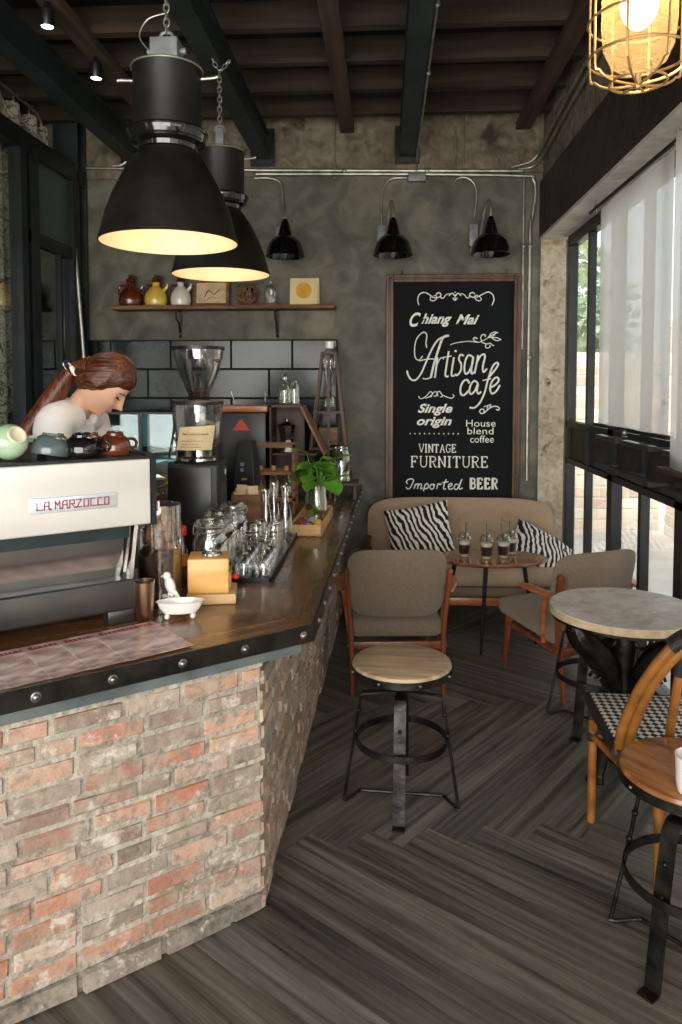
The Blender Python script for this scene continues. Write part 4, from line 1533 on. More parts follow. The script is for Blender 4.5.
# ---- marble bistro table
mt = thing('bistro_table', 'round worn marble bistro table on an ornate black cast-iron base', 'table', (0.964, 2.985, 0))
b = NB(); lathe(b, [(0.28, 0.0), (0.290, 0.003), (0.292, 0.024), (0.288, 0.030), (0.0005, 0.030)], 64, (0, 0, 0.682)); obj('tabletop', b, 'marble', mt)
b = NB(); ring(b, (0, 0, 0.697), 0.2925, 0.002, 64, 0.025, sq=True); obj('table_edge', b, 'marble_edge', mt)
b = NB(); ring(b, (0, 0, 0.674), 0.255, 0.018, 56, 0.014, sq=True); obj('iron_hoop', b, 'iron', mt)
for k in range(3):
    a = R(200 + 120 * k)
    c, s = math.cos(a), math.sin(a)
    b = NB()
    P = smooth_path([(0.235, 0, 0.668), (0.215, 0, 0.62), (0.12, 0, 0.52), (0.055, 0, 0.40), (0.045, 0, 0.28), (0.075, 0, 0.18), (0.105, 0, 0.09), (0.120, 0, 0.04), (0.130, 0, 0.018)], 6)
    rr = []
    for i, p_ in enumerate(P):
        f = i / (len(P) - 1)
        rr.append(0.027 + 0.034 * math.exp(-((f - 0.22) / 0.16) ** 2) + 0.012 * math.exp(-((f - 0.95) / 0.06) ** 2))
    tube(b, P, rr, 10, flat=(1.1, 0.9))
    ball(b, (0.130, 0, 0.024), 0.032, sx=1.3, sy=0.9, sz=0.7, seg=12)
    # scrolled relief on the leg face and pierced web to the hoop
    for q in range(5):
        z = 0.60 - q * 0.075
        ring_c = 0.21 - q * 0.036
        tube(b, [Vector((ring_c + 0.024 * math.cos(w) * (1 - 0.1 * w), 0.016 * math.sin(w * 0.5), z + 0.024 * math.sin(w) * (1 - 0.1 * w))) for w in [x_ * 0.6 for x_ in range(10)]], 0.007, 6)
    tube(b, smooth_path([(0.10, 0, 0.664), (0.13, 0, 0.60), (0.17, 0, 0.60), (0.19, 0, 0.655)], 5), 0.009, 6)
    tube(b, smooth_path([(0.02, 0, 0.60), (0.06, 0, 0.56), (0.10, 0, 0.58), (0.11, 0, 0.64)], 5), 0.009, 6)
    for v in b.verts:
        x_, y_ = v.co.x, v.co.y
        v.co.x, v.co.y = x_ * c - y_ * s, x_ * s + y_ * c
    obj('leg', b, 'iron', mt)
b = NB(); lathe(b, [(0.03, 0.20), (0.05, 0.24), (0.028, 0.30), (0.045, 0.36), (0.03, 0.45), (0.05, 0.55), (0.03, 0.67)], 16); obj('centre_column', b, 'iron', mt)
b = NB()
for k in range(3):
    a = R(200 + 120 * k)
    bar(b, (0, 0, 0.664), (0.25 * math.cos(a), 0.25 * math.sin(a), 0.664), 0.03, 0.01, (0, 0, 1))
obj('top_spider', b, 'iron', mt)

# ---- rattan bistro chair
rc = thing('rattan_chair', 'golden rattan bistro chair with a black and white woven seat beside the marble table', 'chair', (0.955, 2.475, 0), R(-3))
b = NB(); box(b, (0, 0.02, 0.462), (0.43, 0.42, 0.022), bev=0.008); obj('seat', b, 'weave', rc)
b = NB()
cs = [(-0.222, -0.19), (-0.222, 0.232), (0.222, 0.232), (0.222, -0.19)]
for i in range(4):
    p0, p1 = cs[i], cs[(i + 1) % 4]
    tube(b, [(p0[0], p0[1], 0.455), (p1[0], p1[1], 0.455)], 0.017, 10)
obj('seat_rim', b, 'wrap', rc)
for sg in (-1, 1):
    b = NB(); tube(b, [(sg * 0.205, 0.205, 0), (sg * 0.205, 0.205, 0.44)], 0.0155, 12)
    for z in (0.12, 0.3):
        ring(b, (sg * 0.205, 0.205, z), 0.0155, 0.0015, 12)
    obj('leg', b, 'rattan', rc)
    b = NB(); tube(b, smooth_path([(sg * 0.09, -0.20, 0), (sg * 0.09, -0.185, 0.25), (sg * 0.09, -0.175, 0.455)], 4), 0.0155, 12); obj('leg', b, 'rattan', rc)
b = NB()    # outer back hoop: double canes
for o_ in (0, 1):
    P = smooth_path([(-0.215 + 0.028 * o_, -0.175, 0.44), (-0.207 + 0.03 * o_, -0.205, 0.55), (-0.165 + 0.028 * o_, -0.25, 0.70), (-0.085 + 0.016 * o_, -0.295, 0.845 - 0.02 * o_), (0, -0.31, 0.895 - 0.028 * o_),
                     (0.085 - 0.016 * o_, -0.295, 0.845 - 0.02 * o_), (0.165 - 0.028 * o_, -0.25, 0.70), (0.207 - 0.03 * o_, -0.205, 0.55), (0.215 - 0.028 * o_, -0.175, 0.44)], 7)
    tube(b, P, 0.0155, 12)
obj('back_hoop', b, 'rattan', rc)
b = NB()
for x in (-0.07, 0.07):
    tube(b, smooth_path([(x, -0.185, 0.45), (x, -0.235, 0.62), (x * 0.9, -0.288, 0.825)], 5), 0.0135, 10)
obj('back_splat', b, 'rattan', rc)
b = NB()
tube(b, smooth_path([(-0.10, -0.292, 0.835), (-0.06, -0.302, 0.868), (0, -0.309, 0.882), (0.06, -0.302, 0.868), (0.10, -0.292, 0.835)], 10), 0.036, 14, flat=(1.1, 0.62))
obj('cane_binding', b, 'wrap', rc)
for x in (-0.065, 0.065):
    b = NB(); tube(b, [(x, -0.29, 0.835), (x, -0.262, 0.74)], 0.019, 12); obj('cane_binding', b, 'wrap', rc)
for sg in (-1, 1):
    b = NB(); tube(b, [(sg * 0.205, 0.205, 0.385), (sg * 0.205, 0.205, 0.45)], 0.019, 12); obj('cane_binding', b, 'wrap', rc)
    b = NB(); tube(b, [(sg * 0.205, 0.205, 0.305), (sg * 0.205, 0.205, 0.335)], 0.019, 12); obj('cane_binding', b, 'wrap', rc)
b = NB()
for sg in (-1, 1):
    tube(b, [(sg * 0.205, 0.205, 0.32), (sg * 0.10, -0.182, 0.30)], 0.011, 8)
    tube(b, smooth_path([(sg * 0.205, 0.19, 0.35), (sg * 0.205, 0.12, 0.43), (sg * 0.205, 0.06, 0.445)], 4), 0.010, 8)
tube(b, [(-0.205, 0.205, 0.32), (0.205, 0.205, 0.32)], 0.011, 8)
obj('stretcher', b, 'rattan', rc)

# ================================================================ LAMPS
def chain_bm(bm, p0, p1, link=0.034, r=0.0035):
    p0, p1 = Vector(p0), Vector(p1)
    d = (p1 - p0)
    n = max(1, int(d.length / (link * 0.72)))
    dn = d.normalized()
    for i in range(n):
        c = p0 + d * ((i + 0.5) / n)
        s = Vector((1, 0, 0)) if i % 2 else Vector((0, 1, 0))
        s = (s - dn * s.dot(dn)).normalized()
        tube(bm, [c + dn * (link / 2 * math.cos(a)) + s * (link * 0.3 * math.sin(a)) for a in [2 * PI * k / 10 for k in range(10)]], r, 5, closed=True)


def make_pendant(label, loc, power, top_box=True):
    t = thing('pendant_lamp', label, 'pendant lamp', loc, 0, 'large industrial pendants over the counter')
    b = NB()       # bell shade, open below, with thickness
    outer = [(0.252, 0.0), (0.250, 0.012), (0.243, 0.03), (0.226, 0.10), (0.196, 0.175), (0.158, 0.25), (0.122, 0.305), (0.105, 0.325)]
    lathe(b, outer + [(0.098, 0.322), (0.118, 0.300), (0.152, 0.246), (0.190, 0.172), (0.220, 0.098), (0.238, 0.03), (0.247, 0.0), (0.252, 0.0)], 56, cap0=False, cap1=False)
    obj('shade', b, 'lamp_iron', t)
    b = NB(); lathe(b, [(0.2465, 0.001), (0.237, 0.030), (0.2185, 0.098), (0.188, 0.171), (0.150, 0.244), (0.116, 0.298), (0.096, 0.318), (0.0005, 0.33)], 56, cap0=False); obj('reflector', b, 'lamp_inner', t)
    b = NB()
    lathe(b, [(0.104, 0.33), (0.108, 0.345), (0.130, 0.355), (0.138, 0.375), (0.142, 0.385), (0.142, 0.395), (0.128, 0.398)], 48)
    ring(b, (0, 0, 0.392), 0.140, 0.006, 48)
    ring(b, (0, 0, 0.36), 0.131, 0.005, 48)
    obj('collar', b, 'black_enamel', t)
    b = NB(); lathe(b, [(0.122, 0.396), (0.122, 0.60), (0.126, 0.612), (0.126, 0.622), (0.118, 0.626), (0.0005, 0.628)], 48)
    obj('housing', b, 'lamp_iron', t)
    b = NB(); ring(b, (0, 0, 0.618), 0.1265, 0.004, 48)
    tube(b, smooth_path([(0.124, 0, 0.585), (0.17, 0, 0.588), (0.185, 0, 0.592)], 3), 0.006, 8)
    tube(b, smooth_path([(-0.124, 0, 0.585), (-0.17, 0, 0.588), (-0.185, 0, 0.586)], 3), 0.006, 8)
    obj('lifting_lug', b, 'galv', t)
    b = NB()
    if top_box:
        bx(b, -0.05, 0.05, -0.045, 0.045, 0.628, 0.72, bev=0.004)
        tube(b, [(-0.07, 0, 0.685), (0.07, 0, 0.685)], 0.012, 8)
    else:
        bx(b, -0.022, 0.022, -0.012, 0.012, 0.628, 0.74, bev=0.004)
    tube(b, smooth_path([(-0.025, 0, 0.72), (-0.02, 0, 0.745), (0, 0, 0.752), (0.02, 0, 0.745), (0.025, 0, 0.72)], 4), 0.006, 6)
    obj('junction_box', b, 'galv_box', t)
    b = NB()
    zt = 3.25 - loc[2] if top_box else 1.02
    chain_bm(b, (0, 0, 0.75), (0, 0, zt))
    if not top_box:
        chain_bm(b, (0, 0, 1.02), (0.05, 0.02, 3.25 - loc[2]))
        chain_bm(b, (0, 0, 1.02), (-0.045, 0.01, 1.10))
    else:
        tube(b, smooth_path([(-0.06, 0, 0.685), (-0.10, 0, 0.74), (-0.07, 0, 0.80), (-0.005, 0, 0.82)], 5), 0.003, 6)
    obj('chain', b, 'galv', t)
    b = NB(); ball(b, (0, 0, 0.20), 0.045, sz=1.4, seg=16); o = obj('bulb', b, 'bulb', t)
    lamp('pendant_light', (0, 0, 0.10), power, (1.0, 0.82, 0.62), 0.05, t)
    return t


make_pendant('large black bell pendant lamp with a grey junction box, nearer of the two', (-0.791, 2.70, 2.118), 1.3)
make_pendant('large black bell pendant lamp hanging lower behind the first, on a forked chain', (-0.844, 3.80, 2.165), 1.3, False)
b = NB(); bx(b, -0.86, -0.72, 2.64, 2.76, 3.235, 3.25); o = struct('trim_5', b, 'black_steel')

# cage lamp close to the camera at top right
t = thing('cage_lamp', 'glowing glass lamp in a brass wire cage, top right corner', 'ceiling lamp', (0.462, 1.42, 2.150))
b = NB()
R0 = 0.088
for k in range(8):
    a = 2 * PI * k / 8 + 0.26
    c, s = math.cos(a), math.sin(a)
    tube(b, smooth_path([(0, 0, 0.0), (R0 * 0.55 * c, R0 * 0.55 * s, 0.004), (R0 * 0.88 * c, R0 * 0.88 * s, 0.02), (R0 * c, R0 * s, 0.05), (R0 * c, R0 * s, 0.30)], 5), 0.0024, 6)
for z, rr in ((0.05, R0), (0.115, R0 * 1.01), (0.22, R0), (0.30, R0), (0.005, R0 * 0.0 + 0.05)):
    ring(b, (0, 0, z), rr, 0.0026, 48)
tube(b, [(0, 0, -0.006), (0, 0, 0.02)], 0.006, 8)
obj('cage', b, 'brass', t)
b = NB(); lathe(b, [(0.001, 0.022), (0.03, 0.026), (0.05, 0.042), (0.062, 0.07), (0.066, 0.11), (0.066, 0.30)], 32, cap0=False, cap1=False); obj('glass_jar', b, 'cage_glass', t)
b = NB(); ball(b, (0, 0, 0.15), 0.034, sz=1.5, seg=16); tube(b, [(0, 0, 0.19), (0, 0, 0.25)], 0.014, 10); obj('bulb', b, 'cage_bulb', t)
b = NB(); lathe(b, [(0.095, 0.30), (0.095, 0.33), (0.06, 0.36), (0.035, 0.37), (0.012, 0.38)], 32)
tube(b, [(0, 0, 0.37), (0, 0, 3.44 - 2.150)], 0.008, 8); obj('cap', b, 'brass', t)
lamp('cage_light', (0, 0, 0.15), 5, (1.0, 0.76, 0.5), 0.04, t)

# three gooseneck wall lamps
def make_wall_lamp(label, x):
    t = thing('wall_lamp', label, 'wall lamp', (x, YB, 2.495), 0, 'black enamel wall lamps')
    yo = -0.30
    b = NB(); lathe(b, [(0.136, 0.0), (0.139, 0.003), (0.136, 0.010), (0.130, 0.04), (0.114, 0.09), (0.082, 0.128), (0.045, 0.146), (0.0405, 0.143), (0.078, 0.124), (0.110, 0.086), (0.126, 0.038), (0.133, 0.006), (0.136, 0.0)], 40, (0, yo, 0), cap0=False, cap1=False)
    obj('shade', b, 'black_enamel', t)
    b = NB(); lathe(b, [(0.050, 0.142), (0.046, 0.165), (0.034, 0.21), (0.022, 0.25), (0.012, 0.262)], 24, (0, yo, 0)); obj('socket_cap', b, 'black_enamel', t)
    b = NB()
    tube(b, smooth_path([(0, yo, 0.25), (0, yo, 0.33), (-0.01, yo + 0.04, 0.385), (-0.025, -0.18, 0.35), (-0.045, -0.10, 0.20), (-0.065, -0.035, 0.10), (-0.07, -0.012, 0.085)], 6), 0.009, 8)
    obj('gooseneck', b, 'galv', t)
    b = NB(); rot = Matrix.Rotation(PI / 2, 4, 'X'); lathe(b, [(0.036, 0), (0.036, 0.012), (0.02, 0.02)], 20, (-0.07, -0.001, 0.085), mtx=rot); obj('rose', b, 'galv_box', t)
    b = NB(); ball(b, (0, yo, 0.06), 0.028, sz=1.3, seg=12); obj('bulb', b, 'ceramic', t)
    return t


for x, lb in ((-0.700, 'black wall lamp on a gooseneck, left one above the wooden shelf end'),
              (0.052, 'black wall lamp on a gooseneck above the left corner of the chalkboard'),
              (0.722, 'black wall lamp on a gooseneck above the right corner of the chalkboard')):
    make_wall_lamp(lb, x)

# ceiling spots
for x, y, lb in ((-1.62, 3.55, 'small cool white ceiling spotlight near the top left corner'), (-1.62, 4.15, 'small cool white ceiling spotlight beyond the first, left of the pendant')):
    t = thing('spotlight', lb, 'spotlight', (x, y, 3.43), 0, 'small ceiling spotlights')
    b = NB(); lathe(b, [(0.032, -0.12), (0.035, -0.115), (0.035, -0.04), (0.02, -0.03), (0.012, 0.0)], 20, cap0=False); obj('housing', b, 'black_plastic', t)
    b = NB(); lathe(b, [(0.0005, -0.112), (0.028, -0.115), (0.0005, -0.117)], 20); obj('led_lens', b, 'cool_led', t)
    sp = bpy.data.lights.new('spot_light', 'SPOT'); sp.energy = 14; sp.spot_size = R(80); sp.color = (0.85, 0.9, 1.0); sp.shadow_soft_size = 0.03
    so_ = bpy.data.objects.new('spot_light', sp); COL.objects.link(so_); so_.location = (0, 0, -0.125); so_.parent = t

# ================================================================ CONDUITS
def conduit(label, pts, r=0.013, clips=(), n=5):
    b = NB(); tube(b, smooth_path(pts, n) if len(pts) > 2 else pts, r, 10)
    for c in clips:
        ball(b, c, r * 1.8, sy=0.8, seg=10)
    o = obj('conduit', b, 'galv')
    tag(o, label, 'conduit', 'metal conduits on the back wall')
    return o


yc = YB - 0.030
conduit('upper of two long horizontal steel conduits under the plaster band', [(-2.40, yc, 3.215), (-0.9, yc, 3.172), (0.60, yc, 3.142), (0.98, yc, 3.135)], clips=[(-0.3, yc, 3.157), (0.3, yc, 3.147)], n=2)
conduit('lower of two long horizontal steel conduits, running into the right corner bend', [(-0.95, yc, 3.145), (0.2, yc, 3.125), (0.98, yc, 3.10), (1.055, yc, 3.075), (1.075, yc, 2.98), (1.055, yc, 2.80), (1.04, yc, 2.6), (1.04, yc, 0.9)], clips=[(1.04, yc, 2.6), (1.04, yc, 1.8)])
conduit('vertical steel conduit just right of the chalkboard, ending at half height', [(0.995, yc + 0.01, 3.10), (0.995, yc + 0.01, 1.86)], 0.009, clips=[(0.995, yc, 2.6)])
conduit('thin steel conduit rising from the corner bend along the window wall', [(0.95, yc - 0.01, 3.145), (1.05, yc - 0.02, 3.16), (1.095, yc - 0.12, 3.20), (1.10, yc - 0.5, 3.24), (1.10, 3.6, 3.34), (1.10, 2.5, 3.40)], 0.010)
conduit('second thin steel conduit climbing along the window wall beside the first', [(0.90, yc - 0.01, 3.16), (1.04, yc - 0.02, 3.20), (1.095, yc - 0.10, 3.27), (1.10, yc - 0.5, 3.32), (1.10, 3.6, 3.42), (1.10, 2.5, 3.46)], 0.010)
conduit('white-grey conduit dropping from the top left corner down behind the barista', [(-2.27, yc - 0.2, 3.17), (-2.255, yc - 0.2, 2.9), (-2.215, yc - 0.2, 2.3), (-2.175, yc - 0.2, 1.6), (-2.17, yc - 0.2, 1.0)], 0.014)
conduit('steel conduit following the middle ceiling beam down to the wall', [(0.225, 2.6, 3.30), (0.225, 4.9, 3.27), (0.225, yc - 0.03, 3.24), (0.222, yc - 0.01, 3.14)], 0.009, clips=[(0.225, 3.4, 3.29), (0.225, 4.1, 3.28)], n=3)
conduit('short curved conduit at the top left near the dark column', [(-2.02, yc, 3.22), (-1.93, yc, 3.24), (-1.90, yc, 3.34), (-1.96, yc, 3.50)], 0.010)
conduit('slender threaded rod hanging right of the middle beam, the shorter', [(0.50, yc, 3.16), (0.50, yc, 3.46)], 0.006)
conduit('slender threaded rod hanging right of the middle beam, the taller', [(0.56, yc, 3.16), (0.56, yc, 3.6)], 0.006)
conduit('rod hanging between the two right-hand ceiling beams with a clamp', [(-0.37, yc - 0.005, 3.09), (-0.37, yc - 0.005, 3.6)], 0.006, clips=[(-0.37, yc - 0.02, 3.10), (-0.385, yc - 0.02, 3.06)])
for x0, lb in ((-0.78, 'curved conduit feeding the wall lamp over the shelf'), (-0.03, 'curved conduit feeding the wall lamp over the chalkboard left corner'), (0.62, 'curved conduit feeding the wall lamp over the chalkboard right corner')):
    if x0 < -0.5:
        P = [(x0 - 0.18, yc, 3.115), (x0 - 0.05, yc, 3.11), (x0 + 0.02, yc, 3.05), (x0 + 0.02, yc, 2.80)]
        bxx = x0 + 0.005
    elif x0 < 0:
        P = [(x0 + 0.18, yc, 3.10), (x0 + 0.06, yc, 3.09), (x0 + 0.005, yc, 3.0), (x0, yc, 2.86), (x0, yc, 2.6)]
        bxx = x0
    else:
        P = [(x0 - 0.14, yc, 3.04), (x0 - 0.10, yc, 3.09), (x0 - 0.02, yc, 3.085), (x0 + 0.035, yc, 3.0), (x0 + 0.02, yc, 2.80)]
        bxx = x0 + 0.015
    conduit(lb, P, 0.009)
    b = NB(); bx(b, bxx - 0.032, bxx + 0.032, YB - 0.05, YB - 0.002, 2.60, 2.76, bev=0.006)
    o = obj('conduit_box', b, 'galv_box'); tag(o, lb.replace('curved conduit feeding', 'grey oblong conduit box beside'), 'junction box', 'grey conduit boxes')
b = NB(); bx(b, 0.16, 0.29, YB - 0.055, YB - 0.002, 3.07, 3.125, bev=0.006)
o = obj('conduit_box', b, 'galv_box'); tag(o, 'grey conduit box where the beam conduit meets the horizontal pipes', 'junction box', 'grey conduit boxes')

# ================================================================ BLINDS AND CURTAINS
def hang_sheet(bm, x, y0, y1, z0, z1, amp, waves, n=80, th=0.002, nz=8, drift=0.0):
    g = {}
    for i in range(n + 1):
        for j in range(nz + 1):
            f = i / n
            zf = j / nz
            xx = x + amp * math.sin(2 * PI * waves * f + 0.6 * math.sin(3 * f)) * (0.35 + 0.65 * (1 - zf)) + drift * (1 - zf)
            g[i, j] = bm.verts.new((xx, y0 + (y1 - y0) * f, z0 + (z1 - z0) * zf))
    for i in range(n):
        for j in range(nz):
            bm.faces.new((g[i, j], g[i + 1, j], g[i + 1, j + 1], g[i, j + 1]))


XC = 1.20
t = thing('window_blind', 'sheer pale blind with a slim hem bar, further of the two at the window', 'blind', (0, 0, 0), 0, 'sheer window blinds')
b = NB(); hang_sheet(b, XC, 3.21, 4.28, 1.385, 2.585, 0.012, 2.3); obj('sheet', b, 'curtain', t)
b = NB(); bx(b, XC - 0.015, XC + 0.015, 3.20, 4.29, 1.368, 1.385); obj('hem_bar', b, 'iron', t)
b = NB(); ball(b, (XC - 0.02, 3.72, 1.365), 0.013, seg=8); ring(b, (XC - 0.02, 3.72, 1.345), 0.012, 0.003, 16); obj('pull_ring', b, 'galv', t)
t = thing('window_blind', 'sheer pale blind with a brown wooden hem bar hanging nearest the camera', 'blind', (0, 0, 0), 0, 'sheer window blinds')
b = NB(); hang_sheet(b, XC - 0.04, 1.9, 3.10, 1.262, 2.60, 0.011, 3.1); obj('sheet', b, 'curtain', t)
b = NB(); bx(b, XC - 0.075, XC - 0.01, 1.88, 3.13, 1.245, 1.262); obj('hem_bar', b, 'dark_wood', t)
t = thing('curtain_rod', 'steel rod with rings running under the window soffit', 'curtain rod', (0, 0, 0))
b = NB(); tube(b, [(XC - 0.01, 1.6, 2.602), (XC - 0.01, 4.45, 2.60)], 0.010, 8); obj('rod', b, 'iron', t)
for y_ in (4.33, 3.15, 2.0):
    b = NB()
    tube(b, [(XC - 0.012, y_ + 0.02 * math.cos(a), 2.592 + 0.026 * math.sin(a)) for a in [2 * PI * k / 14 for k in range(14)]], 0.005, 6, closed=True)
    tube(b, [(XC - 0.01, y_, 2.61), (XC - 0.01, y_, 2.645)], 0.006, 6)
    obj('ring', b, 'galv', t)

t = thing('curtain', 'leaf-printed beige curtain hanging from a rail behind the left glass partition', 'curtain', (0, 0, 0))
b = NB()
P = []
rnd = random.Random(4)
g = {}
n, nz = 120, 12
for i in range(n + 1):
    f = i / n
    for j in range(nz + 1):
        zf = j / nz
        amp = 0.045
        top_ = 3.40 - 0.045 * (0.5 - 0.5 * math.cos(2 * PI * f * 9))
        z = 0.02 + (top_ - 0.02) * zf
        g[i, j] = b.verts.new((-2.385 + amp * math.sin(2 * PI * f * 9 + 0.6), 3.0 + 2.14 * f, z))
for i in range(n):
    for j in range(nz):
        b.faces.new((g[i, j], g[i + 1, j], g[i + 1, j + 1], g[i, j + 1]))
obj('cloth', b, 'botanic', t)
b = NB(); tube(b, smooth_path([(-2.41, 2.9, 3.50), (-2.41, 4.6, 3.49), (-2.41, 5.02, 3.48), (-2.41, 5.14, 3.44), (-2.41, 5.17, 3.34), (-2.41, 5.17, 3.28)], 6), 0.011, 8); obj('rail', b, 'galv', t)
for i in range(10):
    f = (i + 0.5) / 10
    yy = 3.0 + 2.14 * f
    b = NB(); tube(b, smooth_path([(-2.41, yy, 3.505), (-2.43, yy - 0.02, 3.46), (-2.40, yy + 0.0, 3.39), (-2.41, yy + 0.03, 3.33)], 4), 0.005, 6); obj('hook', b, 'galv', t)

# ================================================================ ESPRESSO MACHINE
mo = onwing(0.80, 0.59)
em = thing('espresso_machine', 'large pale steel espresso machine with red lettering on its back panel', 'espresso machine', (mo.x, mo.y, CZ), math.atan2(-U.y, -U.x))
for x in (-0.31, 0.325):
    for y_ in (-0.21, 0.21):
        b = NB(); box(b, (x, y_, 0.0215), (0.085, 0.06, 0.041), bev=0.004); obj('foot', b, 'machine_grey', em)
b = NB(); box(b, (0, 0, 0.090), (0.75, 0.50, 0.096), bev=0.008, seg=3); obj('base_body', b, 'machine_grey', em)
b = NB()     # inclined polished splash panel
vs = [(-0.345, -0.190, 0.139), (0.345, -0.190, 0.139), (0.345, -0.207, 0.262), (-0.345, -0.207, 0.262)]
A_ = [b.verts.new(v) for v in vs]
B_ = [b.verts.new((v[0], v[1] + 0.012, v[2] + 0.004)) for v in vs]
b.faces.new(A_); b.faces.new(B_[::-1])
for i in range(4):
    b.faces.new((A_[i], A_[(i + 1) % 4], B_[(i + 1) % 4], B_[i]))
obj('splash_panel', b, 'mirror_steel', em)
b = NB(); bx(b, -0.36, 0.36, -0.215, 0.05, 0.262, 0.306); bx(b, -0.30, 0.30, -0.12, 0.02, 0.14, 0.256); obj('casing_shade_strip', b, 'machine_dark', em)  # upper box is a dark strip standing in for shade under the housing
for sg in (-1, 1):
    b = NB()
    bar(b, (sg * 0.385, -0.20, 0.31), (sg * 0.352, -0.235, 0.135), 0.012, 0.03)
    bar(b, (sg * 0.400, -0.12, 0.31), (sg * 0.365, -0.14, 0.135), 0.010, 0.02)
    obj('side_strut', b, 'chrome', em)
b = NB(); box(b, (-0.005, 0.0, 0.409), (0.85, 0.50, 0.205), bev=0.006); obj('top_housing', b, 'machine_dark', em)
b = NB(); box(b, (-0.012, -0.258, 0.410), (0.850, 0.018, 0.205), bev=0.006, seg=3); obj('back_panel', b, 'white_panel', em)
b = NB()
bx(b, 0.414, 0.430, -0.270, -0.245, 0.304, 0.516); bx(b, -0.43, 0.43, -0.270, -0.245, 0.512, 0.5195)
bx(b, -0.42, 0.425, -0.262, 0.25, 0.511, 0.520); bx(b, 0.40, 0.428, -0.262, 0.24, 0.516, 0.527)
obj('trim', b, 'black_plastic', em)
pl = NB(); box(pl, (0, 0, 0), (0.248, 0.005, 0.045), bev=0.002)
plate = obj('name_plate', pl, 'plate', em, loc=(0.181, -0.2695, 0.3935))
LM = {
    'L': [[(0, 1), (0, 0), (1, 0)]], 'A': [[(0, 0), (0, .75), (.25, 1), (.8, 1), (.8, 0)], [(0, .45), (.8, .45)]],
    'M': [[(0, 0), (0, 1), (.4, .45), (.8, 1), (.8, 0)]], 'R': [[(0, 0), (0, 1), (.8, 1), (.8, .5), (0, .5)], [(.4, .5), (.85, 0)]],
    'Z': [[(0, 1), (.8, 1), (0, 0), (.9, 0)]], 'O': [[(0, 0), (0, 1), (.8, 1), (.8, 0), (0, 0)]], 'C': [[(.8, 1), (0, 1), (0, 0), (.95, 0)]],
}
b = NB()
x = -0.107
for i, c in enumerate('LA MARZOCCO'):
    if c == ' ':
        x += 0.010
        continue
    for pl_ in LM[c]:
        for q in range(len(pl_) - 1):
            p0, p1 = pl_[q], pl_[q + 1]
            v0 = Vector((x + p0[0] * 0.0155, -0.0035, -0.011 + p0[1] * 0.022)); v1 = Vector((x + p1[0] * 0.0155, -0.0035, -0.011 + p1[1] * 0.022))
            d = (v1 - v0).normalized() * 0.0015
            bar(b, v0 - d, v1 + d, 0.0048, 0.0024, (0, 1, 0))
    if c in 'ARM':
        bar(b, (x + 0.0125, -0.0035, -0.0112), (x + 0.021, -0.0035, -0.0112), 0.0024, 0.0040, (0, 1, 0))
    x += 0.0203
obj('lettering', b, 'red', plate, label='crimson linked art deco letters')
for x in (-0.2, 0.16):   # groups and portafilters on the barista side
    b = NB(); lathe(b, [(0.045, 0.20), (0.045, 0.26), (0.06, 0.27), (0.06, 0.31)], 24, (x, 0.14, 0)); g_ = obj('group_head', b, 'chrome', em)
    b = NB(); lathe(b, [(0.03, 0.17), (0.038, 0.18), (0.038, 0.205)], 20, (x, 0.14, 0)); tube(b, [(x, 0.17, 0.19), (x, 0.30, 0.17)], 0.013, 10); obj('portafilter', b, 'black_plastic', em)
b = NB(); bx(b, -0.34, 0.34, 0.03, 0.245, 0.138, 0.146)
for k in range(30):
    bx(b, -0.33 + k * 0.0225, -0.322 + k * 0.0225, 0.035, 0.24, 0.146, 0.150)
obj('drip_grate', b, 'stainless', em)


def cup_mesh(bm, s=1.0):
    lathe(bm, [(0.052 * s, 0.0), (0.0535 * s, 0.003), (0.051 * s, 0.028), (0.042 * s, 0.047), (0.030 * s, 0.056), (0.027 * s, 0.057), (0.026 * s, 0.062)], 28, cap0=False, cap1=False)
    lathe(bm, [(0.050 * s, 0.0), (0.048 * s, 0.028), (0.040 * s, 0.044), (0.028 * s, 0.052), (0.0005, 0.053)], 28, cap0=False)
    lathe(bm, [(0.0535 * s, 0.003), (0.050 * s, 0.0)], 28, cap0=False, cap1=False)


def make_cup(label, m, s, n, rz, tiltx=0.0, sc=1.0, foot='cream_rim'):
    p = onwing(s, n)
    t = thing('coffee_cup', label, 'cup', (p.x, p.y, CZ + 0.5215), rz, 'upturned cups on the espresso machine')
    mt_ = Matrix.Rotation(tiltx, 4, 'X')
    lift = math.sin(abs(tiltx)) * 0.053 * sc
    for nm, mm in (('body', m), ('foot_ring', foot), ('handle', m)):
        b = NB()
        if nm == 'body':
            cup_mesh(b, sc)
        elif nm == 'foot_ring':
            lathe(b, [(0.0275 * sc, 0.057), (0.0265 * sc, 0.064), (0.022 * sc, 0.064), (0.021 * sc, 0.056), (0.0005, 0.0555)], 24, cap0=False)
        else:
            tube(b, smooth_path([(0.050 * sc, 0, 0.014), (0.074 * sc, 0, 0.012), (0.080 * sc, 0, 0.028), (0.066 * sc, 0, 0.040), (0.046 * sc, 0, 0.040)], 5), 0.005, 8)
        b.transform(mt_)
        bmesh.ops.translate(b, vec=(0, 0, lift), verts=b.verts)
        obj(nm, b, mm, t)


